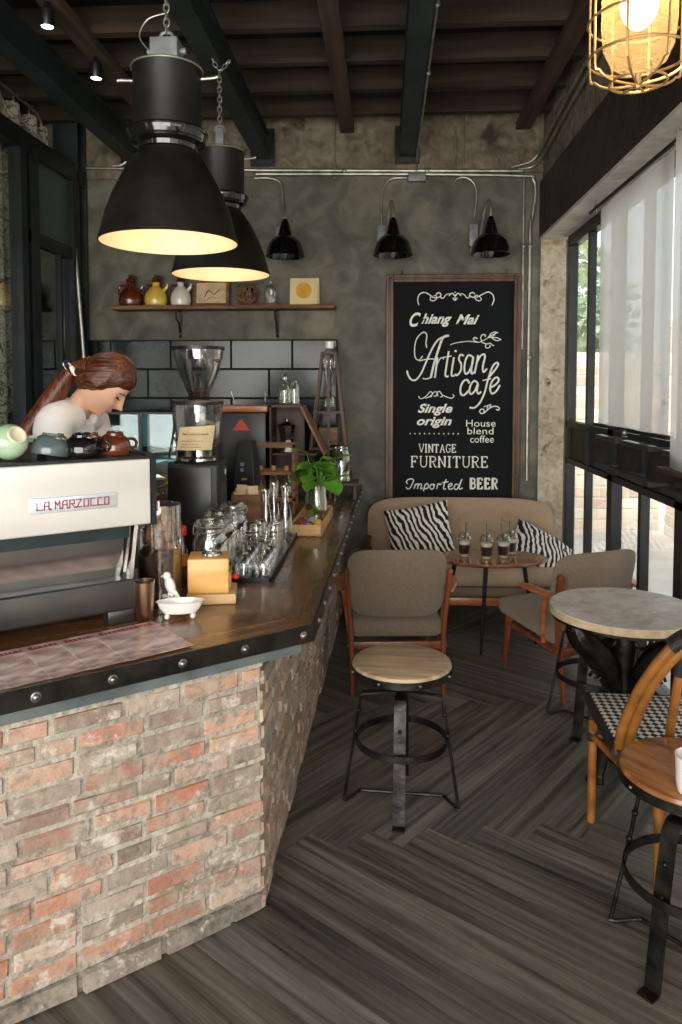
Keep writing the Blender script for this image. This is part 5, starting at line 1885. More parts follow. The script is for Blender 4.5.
mzr = math.atan2(-U.y, -U.x)
make_cup('pale green cup lying tilted on the machine, cream foot towards the camera', 'celadon', 0.782, 0.42, mzr + 0.35, R(62), 1.0)
make_cup('pale green upturned cup behind the tilted one, cut by the left picture edge', 'celadon', 0.87, 0.50, mzr + 2.2, 0, 1.05)
make_cup('slate grey upturned cup between the pale green and the black cups', 'slate_glaze', 0.664, 0.42, mzr + 1.6, R(10), 1.08, 'slate_glaze')
make_cup('left one of two glossy black upturned cups on the machine', 'black_glaze', 0.615, 0.55, mzr + 1.6, 0, 1.02, 'black_glaze')
make_cup('right one of two glossy black upturned cups, nearer the edge', 'black_glaze', 0.570, 0.41, mzr - 0.5, R(8), 1.02, 'black_glaze')
make_cup('glossy brown upturned cup behind, next to the black cups', 'brown_glaze', 0.505, 0.55, mzr + 1.5, 0, 0.95, 'brown_glaze')
make_cup('glossy brown upturned cup at the right end of the machine top', 'brown_glaze', 0.470, 0.42, mzr + 0.2, R(8), 0.98, 'brown_glaze')

# magazines fanned on the corner of the bar
for k in range(5):
    s = 0.475 + 0.098 * k
    p = onwing(s, 0.165, CZ + 0.0009 + 0.0012 * (4 - k))
    lab = ['faded pink magazine nearest the counter corner, topmost of the fan', 'second faded magazine of the fan from the corner, under the first', 'third and middle magazine of the fanned row on the bar',
           'fourth magazine of the fan towards the left picture edge', 'last magazine of the fan, cut by the left picture edge'][k]
    t = thing('magazine', lab, 'magazine', p, mzr + R(4), 'fanned magazines on the bar')
    b = NB(); bx(b, -0.105, 0.088, -0.142, 0.130, 0, 0.0012)
    g_ = obj('cover', b, 'mag', t)
    b = NB()
    rnd = random.Random(k)
    x = -0.09
    while x < 0.07:
        w = rnd.uniform(0.006, 0.012)
        hh = rnd.uniform(0.014, 0.019)
        bx(b, x, x + w, 0.098, 0.098 + hh, 0.0012, 0.0016)
        bx(b, x, x + w + 0.006, 0.095, 0.099, 0.0012, 0.0016)
        x += w + 0.004
    obj('title_band', b, 'mag_title', t)

# ================================================================ THINGS ALONG THE BAR
Z0 = CZ + 0.0006


def at_thing(name, label, cat, x, y, z=None, rz=0, group=None):
    return thing(name, label, cat, (x, y, Z0 if z is None else z), rz, group)


t = at_thing('tumbler', 'tall copper-coloured steel tumbler beside the espresso machine foot', 'tumbler', -0.752, 2.252)
b = NB(); lathe(b, [(0.0245, 0), (0.027, 0.004), (0.0315, 0.122), (0.0325, 0.126), (0.030, 0.126), (0.0255, 0.01), (0.0005, 0.008)], 32, cap1=False); obj('body', b, 'copper', t)

t = at_thing('footed_dish', 'small white oval footed dish shaped like a bathtub, in front of the coffee cylinder', 'dish', -0.648, 2.285, rz=R(12))
b = NB()
lathe(b, [(0.030, 0.014), (0.046, 0.018), (0.058, 0.034), (0.064, 0.052), (0.069, 0.055), (0.064, 0.056), (0.056, 0.038), (0.044, 0.024), (0.0005, 0.020)], 40, cap0=True, sy=0.52, sx=1.12)
obj('bowl', b, 'ceramic', t)
for x in (-0.04, 0.04):
    for y_ in (-0.014, 0.014):
        b = NB(); ball(b, (x, y_, 0.009), 0.009, seg=10); obj('foot', b, 'ceramic', t)
t = at_thing('bird_figurine', 'little white bird figurine on a leafy base behind the white dish', 'figurine', -0.700, 2.345)
b = NB()
ball(b, (0.002, 0, 0.088), 0.020, sx=0.85, sy=0.8, sz=1.5, seg=16, mtx=Matrix.Rotation(R(-18), 4, 'Y'))
ball(b, (-0.008, 0, 0.118), 0.0135, seg=14)
tube(b, [(-0.018, 0, 0.118), (-0.029, 0, 0.115)], [0.005, 0.001], 8)
tube(b, [(0.010, 0, 0.072), (0.030, 0, 0.048), (0.036, 0, 0.040)], [0.010, 0.006, 0.003], 8)
obj('bird', b, 'ceramic', t)
b = NB()
lathe(b, [(0.026, 0), (0.028, 0.003), (0.010, 0.010), (0.009, 0.045), (0.006, 0.065)], 16)
for a in range(6):
    c, s = math.cos(a * 1.05), math.sin(a * 1.05)
    tube(b, [(0.006 * c, 0.006 * s, 0.03 + a * 0.004), (0.022 * c, 0.018 * s, 0.042 + a * 0.004), (0.030 * c, 0.024 * s, 0.036 + a * 0.004)], [0.003, 0.008, 0.002], 8, flat=(1, 0.5))
obj('branch_base', b, 'ceramic', t)

t = at_thing('glass_cylinder', 'tall glass cylinder filled with coffee beans and wine corks', 'glass vase', -0.765, 2.455)
b = NB(); lathe(b, [(0.071, 0.0), (0.073, 0.004), (0.073, 0.335), (0.070, 0.337), (0.069, 0.335), (0.069, 0.008), (0.0005, 0.008)], 40, cap1=False); obj('glass', b, 'glass', t)
b = NB()
lathe(b, [(0.067, 0.009), (0.067, 0.165), (0.05, 0.182), (0.0005, 0.188)], 32)
rnd = random.Random(8)
for i in range(260):
    a = rnd.uniform(0, 2 * PI); z = rnd.uniform(0.015, 0.165)
    ball(b, (0.0635 * math.cos(a), 0.0635 * math.sin(a), z), 0.0052, sz=0.7, seg=6)
o = obj('coffee_beans', b, 'beans', t); o['kind'] = 'stuff'
for i in range(17):
    b = NB()
    q = Euler((rnd.uniform(0, 3), rnd.uniform(0, 3), rnd.uniform(0, 3))).to_matrix().to_4x4()
    a = i * 2.4
    rr = 0.036 if i < 12 else 0.012
    box(b, (0, 0, 0), (0.028, 0.026, 0.034), bev=0.004)
    b.transform(q)
    bmesh.ops.translate(b, vec=(rr * math.cos(a), rr * math.sin(a), 0.195 + 0.0072 * i), verts=b.verts)
    obj('cork', b, 'cork', t)

t = at_thing('coffee_mill', 'honey-coloured wooden box mill with a steel lid and red knob on a pine block', 'coffee mill', -0.600, 2.50, rz=R(10))
b = NB(); box(b, (0.005, 0.0, 0.017), (0.165, 0.15, 0.034), bev=0.003); obj('base_block', b, 'light_wood', t)
b = NB(); box(b, (-0.005, 0.0, 0.094), (0.138, 0.125, 0.118), bev=0.005, seg=3); obj('body', b, 'honey_wood', t)
b = NB(); box(b, (0.0665, 0.012, 0.072), (0.006, 0.085, 0.055), bev=0.003); d = obj('drawer', b, 'light_wood', t)
b = NB(); tube(b, [(0.069, 0.012, 0.072), (0.080, 0.012, 0.072)], 0.004, 8); ball(b, (0.086, 0.012, 0.072), 0.011, seg=12); obj('knob', b, 'bottle_red', d)
b = NB(); ball(b, (0.0645, -0.01, 0.128), 0.013, sx=0.2, seg=14); obj('side_badge', b, 'dark_wood', t)
b = NB(); lathe(b, [(0.034, 0.1535), (0.036, 0.158), (0.034, 0.164), (0.028, 0.167), (0.0005, 0.168)], 32, (0.005, -0.01, 0)); obj('lid', b, 'chrome', t)

# three big storage jars


def make_jar(label, x, y, s=1.0):
    t = at_thing('storage_jar', label, 'jar', x, y, group='big glass storage jars')
    b = NB(); lathe(b, [(0.058 * s, 0), (0.066 * s, 0.006), (0.069 * s, 0.03), (0.069 * s, 0.165), (0.060 * s, 0.19), (0.052 * s, 0.20), (0.052 * s, 0.215), (0.049 * s, 0.215), (0.049 * s, 0.20), (0.065 * s, 0.16), (0.065 * s, 0.01), (0.0005, 0.008)], 40, cap1=False)
    obj('glass', b, 'glass', t)
    b = NB(); lathe(b, [(0.055 * s, 0.216), (0.057 * s, 0.222), (0.057 * s, 0.238), (0.048 * s, 0.25), (0.02 * s, 0.256), (0.0005, 0.257)], 32, cap0=False); obj('glass_lid', b, 'green_glass', t)
    b = NB(); ring(b, (0, 0, 0.204), 0.0535 * s, 0.0022, 40); ring(b, (0, 0, 0.225), 0.0585 * s, 0.0022, 40)
    tube(b, smooth_path([(0.054 * s, 0, 0.20), (0.07 * s, 0, 0.215), (0.06 * s, 0, 0.24)], 4), 0.002, 6)
    tube(b, smooth_path([(-0.054 * s, 0, 0.20), (-0.066 * s, 0, 0.19), (-0.064 * s, 0, 0.225), (-0.05 * s, 0, 0.245)], 4), 0.002, 6)
    obj('wire_clasp', b, 'galv', t)


make_jar('big empty glass storage jar nearest the camera, behind the wooden mill', -0.640, 2.665, 0.95)
make_jar('big empty glass storage jar, middle one of the row of three', -0.650, 2.865, 0.96)
make_jar('big empty glass storage jar furthest back in the row of three', -0.634, 3.045, 0.85)

t = at_thing('syrup_bottle', 'dark bottle with a red cap and orange label behind the glass cylinder', 'bottle', -0.745, 2.665)
b = NB(); lathe(b, [(0.018, 0), (0.020, 0.004), (0.020, 0.13), (0.009, 0.155), (0.009, 0.185)], 20); obj('body', b, 'brown_glaze', t)
b = NB(); lathe(b, [(0.0205, 0.075), (0.0205, 0.12)], 20, cap0=False, cap1=False); obj('label_band', b, 'orange', t)
b = NB(); lathe(b, [(0.015, 0.186), (0.017, 0.19), (0.015, 0.215), (0.010, 0.222)], 18); obj('cap', b, 'bottle_red', t)

# tray of glassware
t = at_thing('serving_tray', 'long narrow black tray carrying upturned glasses', 'tray', -0.497, 3.18, rz=R(0))
b = NB(); bx(b, -0.072, 0.072, -0.475, 0.475, 0, 0.008)
for x0, x1, y0, y1 in ((-0.072, -0.066, -.475, .475), (0.066, 0.072, -.475, .475), (-.072, .072, -.475, -.469), (-.072, .072, .469, .475)):
    bx(b, x0, x1, y0, y1, 0.006, 0.020)
obj('tray_body', b, 'steel_tray', t)
ZT = Z0 + 0.0085
gp = 'upturned stemmed glasses on the black tray'
spots = [(-0.534, 2.755), (-0.460, 2.760), (-0.532, 2.835), (-0.460, 2.842), (-0.534, 2.915), (-0.460, 2.925)]
gl0 = None
labs = ['upturned stemmed glass at the near left corner of the black tray', 'upturned stemmed glass at the near right corner of the black tray',
        'upturned stemmed glass in the left row, second from the near end', 'upturned stemmed glass in the right row, second from the near end',
        'upturned stemmed glass in the left row, third from the near end', 'upturned stemmed glass in the right row, third from the near end']
for (x, y_), lb in zip(spots, labs):
    if gl0 is None:
        gl0 = thing('stemmed_glass', lb, 'glass', (x, y_, ZT), 0, gp)
        b = NB(); lathe(b, [(0.026, 0.0), (0.0275, 0.001), (0.034, 0.030), (0.035, 0.048), (0.030, 0.068), (0.014, 0.084), (0.005, 0.088)], 28, cap0=False, cap1=False); obj('bowl', b, 'glass', gl0)
        b = NB(); lathe(b, [(0.005, 0.086), (0.0042, 0.10), (0.0042, 0.125), (0.010, 0.134), (0.030, 0.139), (0.031, 0.141), (0.0005, 0.142)], 24, cap0=False); obj('stem', b, 'green_glass', gl0)
    else:
        dup(gl0, (x, y_, ZT), 0, lb)
tm0 = None
for (x, y_), lb in zip([(-0.532, 3.02), (-0.462, 3.03), (-0.532, 3.12), (-0.462, 3.13)],
                       ['tall straight tumbler upturned behind the stemmed glasses, left row', 'tall straight tumbler upturned behind the stemmed glasses, right row',
                        'second tall straight tumbler of the left row', 'second tall straight tumbler of the right row']):
    if tm0 is None:
        tm0 = thing('glass_tumbler', lb, 'glass', (x, y_, ZT), 0, 'tall tumblers on the black tray')
        b = NB(); lathe(b, [(0.032, 0.0), (0.030, 0.05), (0.026, 0.148), (0.022, 0.152), (0.0005, 0.153)], 28, cap0=False); obj('glass_wall', b, 'glass', tm0)
        b = NB(); lathe(b, [(0.0255, 0.138), (0.0262, 0.148), (0.022, 0.1515), (0.0005, 0.1518)], 24); obj('thick_base', b, 'green_glass', tm0)
    else:
        dup(tm0, (x, y_, ZT), 0, lb)
dc0 = None
for (x, y_, s), lb in zip([(-0.530, 3.26, 0.95), (-0.462, 3.40, 1.02), (-0.530, 3.50, 0.9)],
                          ['glass decanter standing in the middle of the black tray', 'tallest glass decanter near the far end of the tray, right side', 'smaller glass decanter at the far left end of the tray']):
    t = thing('decanter', lb, 'decanter', (x, y_, ZT), 0, 'glass decanters on the black tray')
    b = NB(); lathe(b, [(0.030 * s, 0), (0.034 * s, 0.004), (0.036 * s, 0.05), (0.030 * s, 0.13), (0.018 * s, 0.18), (0.014 * s, 0.21), (0.018 * s, 0.245)], 28, cap1=False); obj('body', b, 'glass', t)
    b = NB(); lathe(b, [(0.017 * s, 0.246), (0.022 * s, 0.25), (0.022 * s, 0.262), (0.010 * s, 0.27), (0.0005, 0.271)], 20); obj('stopper', b, 'green_glass', t)

# wooden card box
t = at_thing('card_box', 'brown wooden box holding kraft paper cards, behind the storage jars', 'box', -0.665, 3.56, rz=R(3))
b = NB()
bx(b, -0.07, 0.07, -0.09, -0.08, 0.0, 0.215); bx(b, -0.07, 0.07, 0.08, 0.09, 0.0, 0.235); bx(b, -0.07, -0.06, -0.08, 0.08, 0, 0.225); bx(b, 0.06, 0.07, -0.08, 0.08, 0, 0.225); bx(b, -0.06, 0.06, -0.08, 0.08, 0, 0.01)
bx(b, -0.003, 0.003, -0.08, 0.08, 0.01, 0.20)
obj('box_body', b, 'box_wood', t, bevel=0.002)
b = NB(); box(b, (0.0, -0.094, 0.05), (0.10, 0.01, 0.075), bev=0.002); d = obj('drawer', b, 'dark_wood', t)
b = NB(); ball(b, (0.0, -0.105, 0.05), 0.008, seg=10); obj('knob', b, 'brass', d)
for i in range(7):
    b = NB(); box(b, (-0.032 + (0.0 if i < 5 else 0.064), -0.055 + i % 5 * 0.026, 0.165 + 0.012 * (i % 3)), (0.05, 0.002, 0.13), rot=(R(12 - 4 * i), R(random.uniform(-5, 5)), 0)); obj('card', b, 'paper', t)

# pine tray of wrapped sweets with plant jar
t = at_thing('wooden_tray', 'low pine tray filled with small wrapped sweets near the plant', 'tray', -0.378, 3.86, rz=R(-1))
b = NB()
bx(b, -0.08, 0.08, -0.30, 0.30, 0, 0.008)
for x0, x1, y0, y1 in ((-0.08, -0.070, -.3, .3), (0.070, 0.08, -.3, .3), (-.08, .08, -.3, -.29), (-.08, .08, .29, .3)):
    bx(b, x0, x1, y0, y1, 0.0, 0.058)
obj('tray_body', b, 'light_wood', t, bevel=0.002)
rnd = random.Random(5)
swl = ['maroon foil sweet', 'pale blue foil sweet', 'yellow foil sweet']
swp = ['at the near left corner of the pine tray', 'at the near middle of the pine tray', 'at the near right corner of the pine tray', 'second row left in the pine tray', 'second row middle in the pine tray',
       'second row right in the pine tray', 'third row left in the pine tray', 'third row middle in the pine tray', 'third row right in the pine tray', 'fourth row left in the pine tray', 'fourth row right in the pine tray', 'fourth row middle in the pine tray']
for i in range(12):
    cx_ = -0.378 + (-0.045, 0, 0.045)[i % 3] + rnd.uniform(-.004, .004)
    cy_ = 3.60 + 0.055 * (i // 3)
    kind = (0, 1, 2, 0, 0, 2, 0, 1, 2, 0, 1, 0)[i]
    b = NB()
    r_ = 0.023
    ball(b, (0, 0, r_ * 0.9), r_, sz=0.9, seg=14)
    tube(b, [(r_ * 0.8, 0, r_), (r_ * 1.35, 0.004, r_ * 1.1)], [0.004, 0.011], 8, flat=(1, 0.3))
    o = obj('wrapped_sweet', b, ('candy_red', 'candy_blue', 'yellow_glaze')[kind], loc=(cx_, cy_, Z0 + 0.0085 + 0.010), rot=(0, 0, rnd.uniform(0, 6)))
    tag(o, swl[kind] + ' ' + swp[i], 'sweet', 'wrapped sweets in the pine tray')
t = thing('potted_plant', 'bright green leafy cutting in a glass jar of water at the end of the bar', 'plant', (-0.372, 3.985, Z0 + 0.009), 0)
b = NB(); lathe(b, [(0.055, 0), (0.060, 0.004), (0.062, 0.10), (0.056, 0.15), (0.058, 0.19), (0.055, 0.19), (0.052, 0.15), (0.057, 0.10), (0.055, 0.008), (0.0005, 0.008)], 32, cap1=False); obj('glass_jar', b, 'green_glass', t)


def leaf(bm, c, d, s, up=0.5):
    """heart-shaped leaf from base c pointing along d"""
    d = Vector(d).normalized()
    side = d.cross(Vector((0, 0, 1))).normalized()
    nrm = side.cross(d).normalized()
    rows = []
    for i in range(8):
        f = i / 7
        w = s * 0.62 * (math.sin(PI * min(1, f * 0.92 + 0.10)) ** 0.75) * (1 - 0.25 * f)
        mid = Vector(c) + d * s * f - nrm * (s * 0.25 * f * f)
        rows.append([bm.verts.new(mid + side * (w * k / 2) + nrm * (0.10 * s * abs(k) / 2)) for k in (-2, -1, 0, 1, 2)])
    for i in range(7):
        for k in range(4):
            bm.faces.new((rows[i][k], rows[i][k + 1], rows[i + 1][k + 1], rows[i + 1][k]))


rnd = random.Random(12)
for i in range(22):
    a = rnd.uniform(0, 2 * PI)
    hh = rnd.uniform(0.20, 0.36)
    sp_ = rnd.uniform(0.01, 0.07)
    e = Vector((sp_ * math.cos(a) + (0.02 if i % 2 else -0.01), sp_ * math.sin(a), hh))
    b = NB()
    tube(b, smooth_path([(0.01 * math.cos(a), 0.01 * math.sin(a), 0.03), (0.02 * math.cos(a), 0.02 * math.sin(a), 0.17), e], 4), 0.0022, 6)
    leaf(b, e, (math.cos(a) * 0.8, math.sin(a) * 0.8 - 0.35, rnd.uniform(-0.6, 0.5)), rnd.uniform(0.085, 0.125))
    obj('leaf', b, 'leaf', t)

# right-hand jar on a dark stand, at the wall
t = at_thing('wooden_stand', 'dark wooden riser block at the wall end of the bar', 'stand', -0.272, 4.86)
b = NB(); box(b, (0, 0, 0.095), (0.20, 0.24, 0.02), bev=0.003); bx(b, -0.09, -0.07, -0.11, 0.11, 0, 0.086); bx(b, 0.07, 0.09, -0.11, 0.11, 0, 0.086); obj('riser', b, 'dark_wood', t)
t = thing('glass_jar', 'clear glass jar with water and a trailing leaf on the riser by the wall', 'jar', (-0.285, 4.84, Z0 + 0.1055))
b = NB(); lathe(b, [(0.055, 0), (0.062, 0.006), (0.064, 0.18), (0.050, 0.205), (0.052, 0.225), (0.049, 0.225), (0.047, 0.205), (0.060, 0.18), (0.058, 0.01), (0.0005, 0.01)], 32, cap1=False); obj('glass', b, 'green_glass', t)

# ---- coffee grinders
t = at_thing('coffee_grinder', 'black coffee grinder with clear hopper and handwritten kraft note', 'coffee grinder', -0.802, 3.13, rz=R(3))
b = NB(); box(b, (0, 0, 0.205), (0.21, 0.24, 0.41), bev=0.008, seg=3); obj('body', b, 'charcoal_plastic', t)
b = NB(); box(b, (-0.012, -0.122, 0.205), (0.18, 0.006, 0.39), bev=0.002); obj('front_cover', b, 'black_plastic', t)
b = NB()
for k in range(9):
    box(b, (0.106, 0.03, 0.22 + 0.012 * k), (0.004, 0.05, 0.005))
obj('vent_grille', b, 'black_plastic', t)
b = NB(); rot = Matrix.Rotation(PI / 2, 4, 'Y'); lathe(b, [(0.013, 0), (0.013, 0.002), (0.0005, 0.003)], 20, (0.1055, 0.07, 0.36), mtx=rot); obj('round_badge', b, 'ceramic', t)
b = NB(); lathe(b, [(0.075, 0.411), (0.082, 0.418), (0.082, 0.428), (0.060, 0.436), (0.060, 0.462), (0.082, 0.47)], 40); obj('collar', b, 'chrome', t)
b = NB(); lathe(b, [(0.080, 0.472), (0.100, 0.50), (0.106, 0.60), (0.108, 0.655), (0.105, 0.655), (0.097, 0.505), (0.078, 0.476)], 48, cap0=False, cap1=False); obj('hopper', b, 'hopper', t)
b = NB(); lathe(b, [(0.110, 0.656), (0.111, 0.668), (0.100, 0.672), (0.0005, 0.674)], 48); obj('hopper_lid', b, 'black_plastic', t)
b = NB(); bx(b, -0.115, -0.075, -0.06, 0.05, 0.30, 0.41); tube(b, [(-0.10, -0.10, 0.44), (-0.10, 0.04, 0.60)], 0.006, 8); obj('dosing_lever', b, 'chrome', t)
b = NB()
n = 14
g = {}
for i in range(n + 1):
    for j in (0, 1):
        a = R(-90 - 38 + 82 * i / n)
        rr = 0.112
        g[i, j] = b.verts.new((rr * math.cos(a) + (0.012 if j else -0.004), rr * math.sin(a), 0.468 + 0.095 * j + 0.010 * i / n * (1 if j else 0)))
for i in range(n):
    b.faces.new((g[i, 0], g[i + 1, 0], g[i + 1, 1], g[i, 1]))
nt = obj('paper_note', b, 'paper', t)
b = NB()
rnd = random.Random(2)
for row_, (z_, txt) in enumerate(((0.538, 'Artisan Blend'),)):
    pass
def note_pt(u, v):
    a = R(-90 - 34 + 74 * u)
    return Vector((0.1135 * math.cos(a) + 0.008 * v, 0.1135 * math.sin(a), 0.470 + 0.09 * v))
for ln, (v0, u0, u1) in enumerate(((0.70, 0.12, 0.88), (0.40, 0.10, 0.75), (0.25, 0.12, 0.6), (0.12, 0.10, 0.72))):
    u = u0
    amp = 0.10 if ln == 0 else 0.03
    while u < u1:
        w = rnd.uniform(0.04, 0.08)
        tube(b, [note_pt(u, v0), note_pt(u + w * 0.3, v0 + amp * rnd.uniform(0.5, 1)), note_pt(u + w * 0.6, v0 - amp * 0.3), note_pt(u + w, v0 + amp * 0.3)], 0.0011, 5)
        u += w + rnd.uniform(0.01, 0.05)
obj('handwriting', b, 'ink', nt)

t = at_thing('coffee_grinder', 'tall coffee grinder with a big smoky cone hopper behind the noted one', 'coffee grinder', -0.885, 3.48)
b = NB(); box(b, (0, 0.03, 0.15), (0.20, 0.26, 0.30), bev=0.01, seg=3); box(b, (0, 0.05, 0.46), (0.17, 0.18, 0.34), bev=0.02, seg=3); obj('body', b, 'black_plastic', t)
b = NB(); lathe(b, [(0.04, 0.63), (0.052, 0.64), (0.052, 0.672), (0.04, 0.68)], 32); obj('collar', b, 'black_plastic', t)
b = NB(); lathe(b, [(0.045, 0.68), (0.060, 0.72), (0.095, 0.80), (0.114, 0.875), (0.118, 0.905), (0.114, 0.905), (0.090, 0.80), (0.055, 0.72), (0.041, 0.684)], 48, cap0=False, cap1=False); obj('hopper', b, 'hopper', t)
b = NB(); lathe(b, [(0.1145, 0.86), (0.1200, 0.905), (0.1205, 0.918), (0.110, 0.922), (0.0005, 0.924)], 48, cap0=False); ring(b, (0, 0, 0.912), 0.121, 0.004, 48); obj('hopper_lid', b, 'hopper', t)
b = NB(); ring(b, (0, 0, 0.912), 0.1225, 0.002, 48, 0.016, sq=True); obj('rim_band', b, 'black_plastic', t)
b = NB(); lathe(b, [(0.042, 0.68), (0.052, 0.71), (0.0005, 0.712)], 32); obj('coffee_beans', b, 'beans', t)

# tall tapered black grinder tower
t = at_thing('brewer', 'tapered black tower appliance with two small round dials', 'appliance', -0.745, 3.98, rz=R(-6))
b = NB()
vs0 = [(-0.075, -0.08), (0.075, -0.08), (0.075, 0.09), (-0.075, 0.09)]
vs1 = [(-0.045, -0.045), (0.035, -0.045), (0.035, 0.05), (-0.045, 0.05)]
a_ = [b.verts.new((x, y_, 0.0)) for x, y_ in vs0]; c_ = [b.verts.new((x, y_, 0.435)) for x, y_ in vs1]
b.faces.new(a_[::-1]); b.faces.new(c_)
for i in range(4):
    b.faces.new((a_[i], a_[(i + 1) % 4], c_[(i + 1) % 4], c_[i]))
obj('body', b, 'charcoal_plastic', t, bevel=0.006)
for z in (0.285, 0.315):
    b = NB(); tube(b, [(-0.012, -0.040 - (0.435 - z) * 0.08, z), (-0.012, -0.062 - (0.435 - z) * 0.08, z)], 0.010, 16); obj('dial', b, 'galv_box', t)
b = NB(); box(b, (0, -0.068, 0.235), (0.028, 0.006, 0.010)); obj('indicator', b, 'orange', t)

# black box machine with orange wooden top and red triangle
t = at_thing('roaster_box', 'black box appliance with an orange-brown wooden top and a red triangle sign', 'appliance', -0.895, 4.72)
b = NB(); box(b, (0, 0, 0.285), (0.31, 0.30, 0.57), bev=0.01); obj('body', b, 'black_plastic', t)
b = NB(); box(b, (0, 0, 0.590), (0.33, 0.32, 0.040), bev=0.006, seg=3); obj('wooden_top', b, 'teak_arm', t)
b = NB()
vs = [(-0.055, -0.153, 0.455), (0.055, -0.153, 0.455), (0, -0.153, 0.530)]
b.faces.new([b.verts.new(v) for v in vs]); bmesh.ops.extrude_face_region(b, geom=b.faces[:]); 
for v in b.verts[3:]:
    v.co.y -= 0.003
obj('triangle_sign', b, 'triangle', t, smooth=0)
for x, lean in ((-0.06, -0.02), (0.135, 0.0)):
    b = NB(); tube(b, [(x, -0.05, 0.61), (x + lean, -0.06, 0.70)], 0.005, 8); obj('rod', b, 'chrome', t)

# siphon-style rack with bottles, slanted wooden panel, moka pot, stacked bottles
t = at_thing('bottle_rack', 'small pale wooden rack behind the card box with bottles in it', 'rack', -0.640, 4.22)
b = NB()
for x in (-0.125, 0.125):
    for y_ in (-0.07, 0.07):
        bx(b, x - 0.008, x + 0.008, y_ - 0.008, y_ + 0.008, 0, 0.40)
for z in (0.09, 0.24, 0.395):
    bx(b, -0.133, 0.133, -0.078, -0.066, z - 0.01, z + 0.01); bx(b, -0.133, 0.133, 0.066, 0.078, z - 0.01, z + 0.01)
    bx(b, -0.133, -0.121, -0.07, 0.07, z - 0.01, z + 0.01); bx(b, 0.121, 0.133, -0.07, 0.07, z - 0.01, z + 0.01)
bx(b, -0.12, 0.12, -0.066, 0.066, 0.082, 0.088)
obj('frame', b, 'shelf_wood', t)
for i, x in enumerate((-0.075, 0.0, 0.075)):
    t = thing('small_bottle', ['little stoppered bottle at the left in the wooden rack', 'little stoppered bottle in the middle of the wooden rack', 'little stoppered bottle at the right in the wooden rack'][i], 'bottle', (-0.640 + x, 4.22, Z0 + 0.0885), 0, 'bottles in the wooden rack')
    b = NB(); lathe(b, [(0.028, 0), (0.030, 0.004), (0.030, 0.10), (0.012, 0.13), (0.012, 0.16)], 20); obj('body', b, ('brown_glaze', 'glass', 'green_glass')[i], t)
    b = NB(); lathe(b, [(0.014, 0.16), (0.015, 0.165), (0.013, 0.185)], 14); obj('stopper', b, 'cork', t)
t = at_thing('kettle', 'small dark metal jug left of the wooden rack', 'jug', -0.630, 3.84)
b = NB(); lathe(b, [(0.042, 0), (0.046, 0.005), (0.044, 0.04), (0.028, 0.10), (0.022, 0.125), (0.027, 0.15), (0.024, 0.15), (0.018, 0.125)], 28, cap1=False)
tube(b, smooth_path([(0.03, -0.01, 0.08), (0.055, -0.02, 0.10), (0.062, -0.025, 0.135)], 4), [0.008] * 5 + [0.006] * 4, 8)
obj('body', b, 'iron', t)
b = NB(); tube(b, smooth_path([(-0.024, 0, 0.14), (-0.065, 0, 0.14), (-0.070, 0, 0.08), (-0.040, 0, 0.04)], 5), 0.006, 8); obj('handle', b, 'black_plastic', t)

t = at_thing('display_cabinet', 'slanted brown wooden display case at the tiled wall end of the bar', 'case', -0.545, 4.70)
b = NB()
bx(b, -0.175, -0.163, -0.12, 0.12, 0, 0.615); bx(b, -0.175, 0.02, -0.12, 0.12, 0.60, 0.615); bx(b, -0.175, 0.17, -0.12, 0.12, 0, 0.012); bx(b, -0.16, 0.12, -0.115, 0.12, 0.30, 0.312)
obj('frame', b, 'dark_wood', t)
b = NB(); bar(b, (0.02, 0, 0.608), (0.17, 0, 0.30), 0.24, 0.014, (0, 1, 0)); obj('slanted_lid', b, 'box_wood', t)
b = NB(); bx(b, -0.163, 0.16, 0.112, 0.12, 0.012, 0.60) if False else bx(b, -0.163, 0.02, 0.108, 0.118, 0.012, 0.60); obj('back_panel', b, 'dark_wood', t)
t = thing('moka_pot', 'silver moka coffee pot standing inside the slanted wooden case', 'coffee pot', (-0.625, 4.68, Z0 + 0.3125))
b = NB(); lathe(b, [(0.05, 0), (0.052, 0.004), (0.040, 0.075), (0.036, 0.085), (0.040, 0.095), (0.054, 0.17), (0.050, 0.175), (0.012, 0.195), (0.010, 0.21), (0.0005, 0.215)], 8); obj('body', b, 'chrome', t, smooth=15)
b = NB(); tube(b, smooth_path([(-0.05, 0, 0.165), (-0.085, 0, 0.16), (-0.09, 0, 0.11), (-0.08, 0, 0.08)], 4), 0.007, 8); obj('handle', b, 'black_plastic', t)
t = thing('glass_bottle', 'clear ridged glass bottle on top of the wooden case, the taller of two', 'bottle', (-0.640, 4.70, Z0 + 0.6155), 0, 'clear bottles on the case')
b = NB(); lathe(b, [(0.036, 0), (0.040, 0.005), (0.036, 0.03), (0.041, 0.05), (0.036, 0.07), (0.040, 0.09), (0.022, 0.135), (0.015, 0.15), (0.018, 0.175)], 24, cap1=False); obj('body', b, 'green_glass', t)
b = NB(); lathe(b, [(0.016, 0.176), (0.020, 0.18), (0.012, 0.20), (0.0005, 0.202)], 16); obj('stopper', b, 'glass', t)
t = thing('glass_bottle', 'clear ridged glass bottle on the wooden case, shorter and to the right', 'bottle', (-0.573, 4.66, Z0 + 0.6155), 0, 'clear bottles on the case')
b = NB(); lathe(b, [(0.030, 0), (0.034, 0.005), (0.032, 0.08), (0.034, 0.11), (0.020, 0.135), (0.018, 0.15)], 24, cap1=False); obj('body', b, 'green_glass', t)

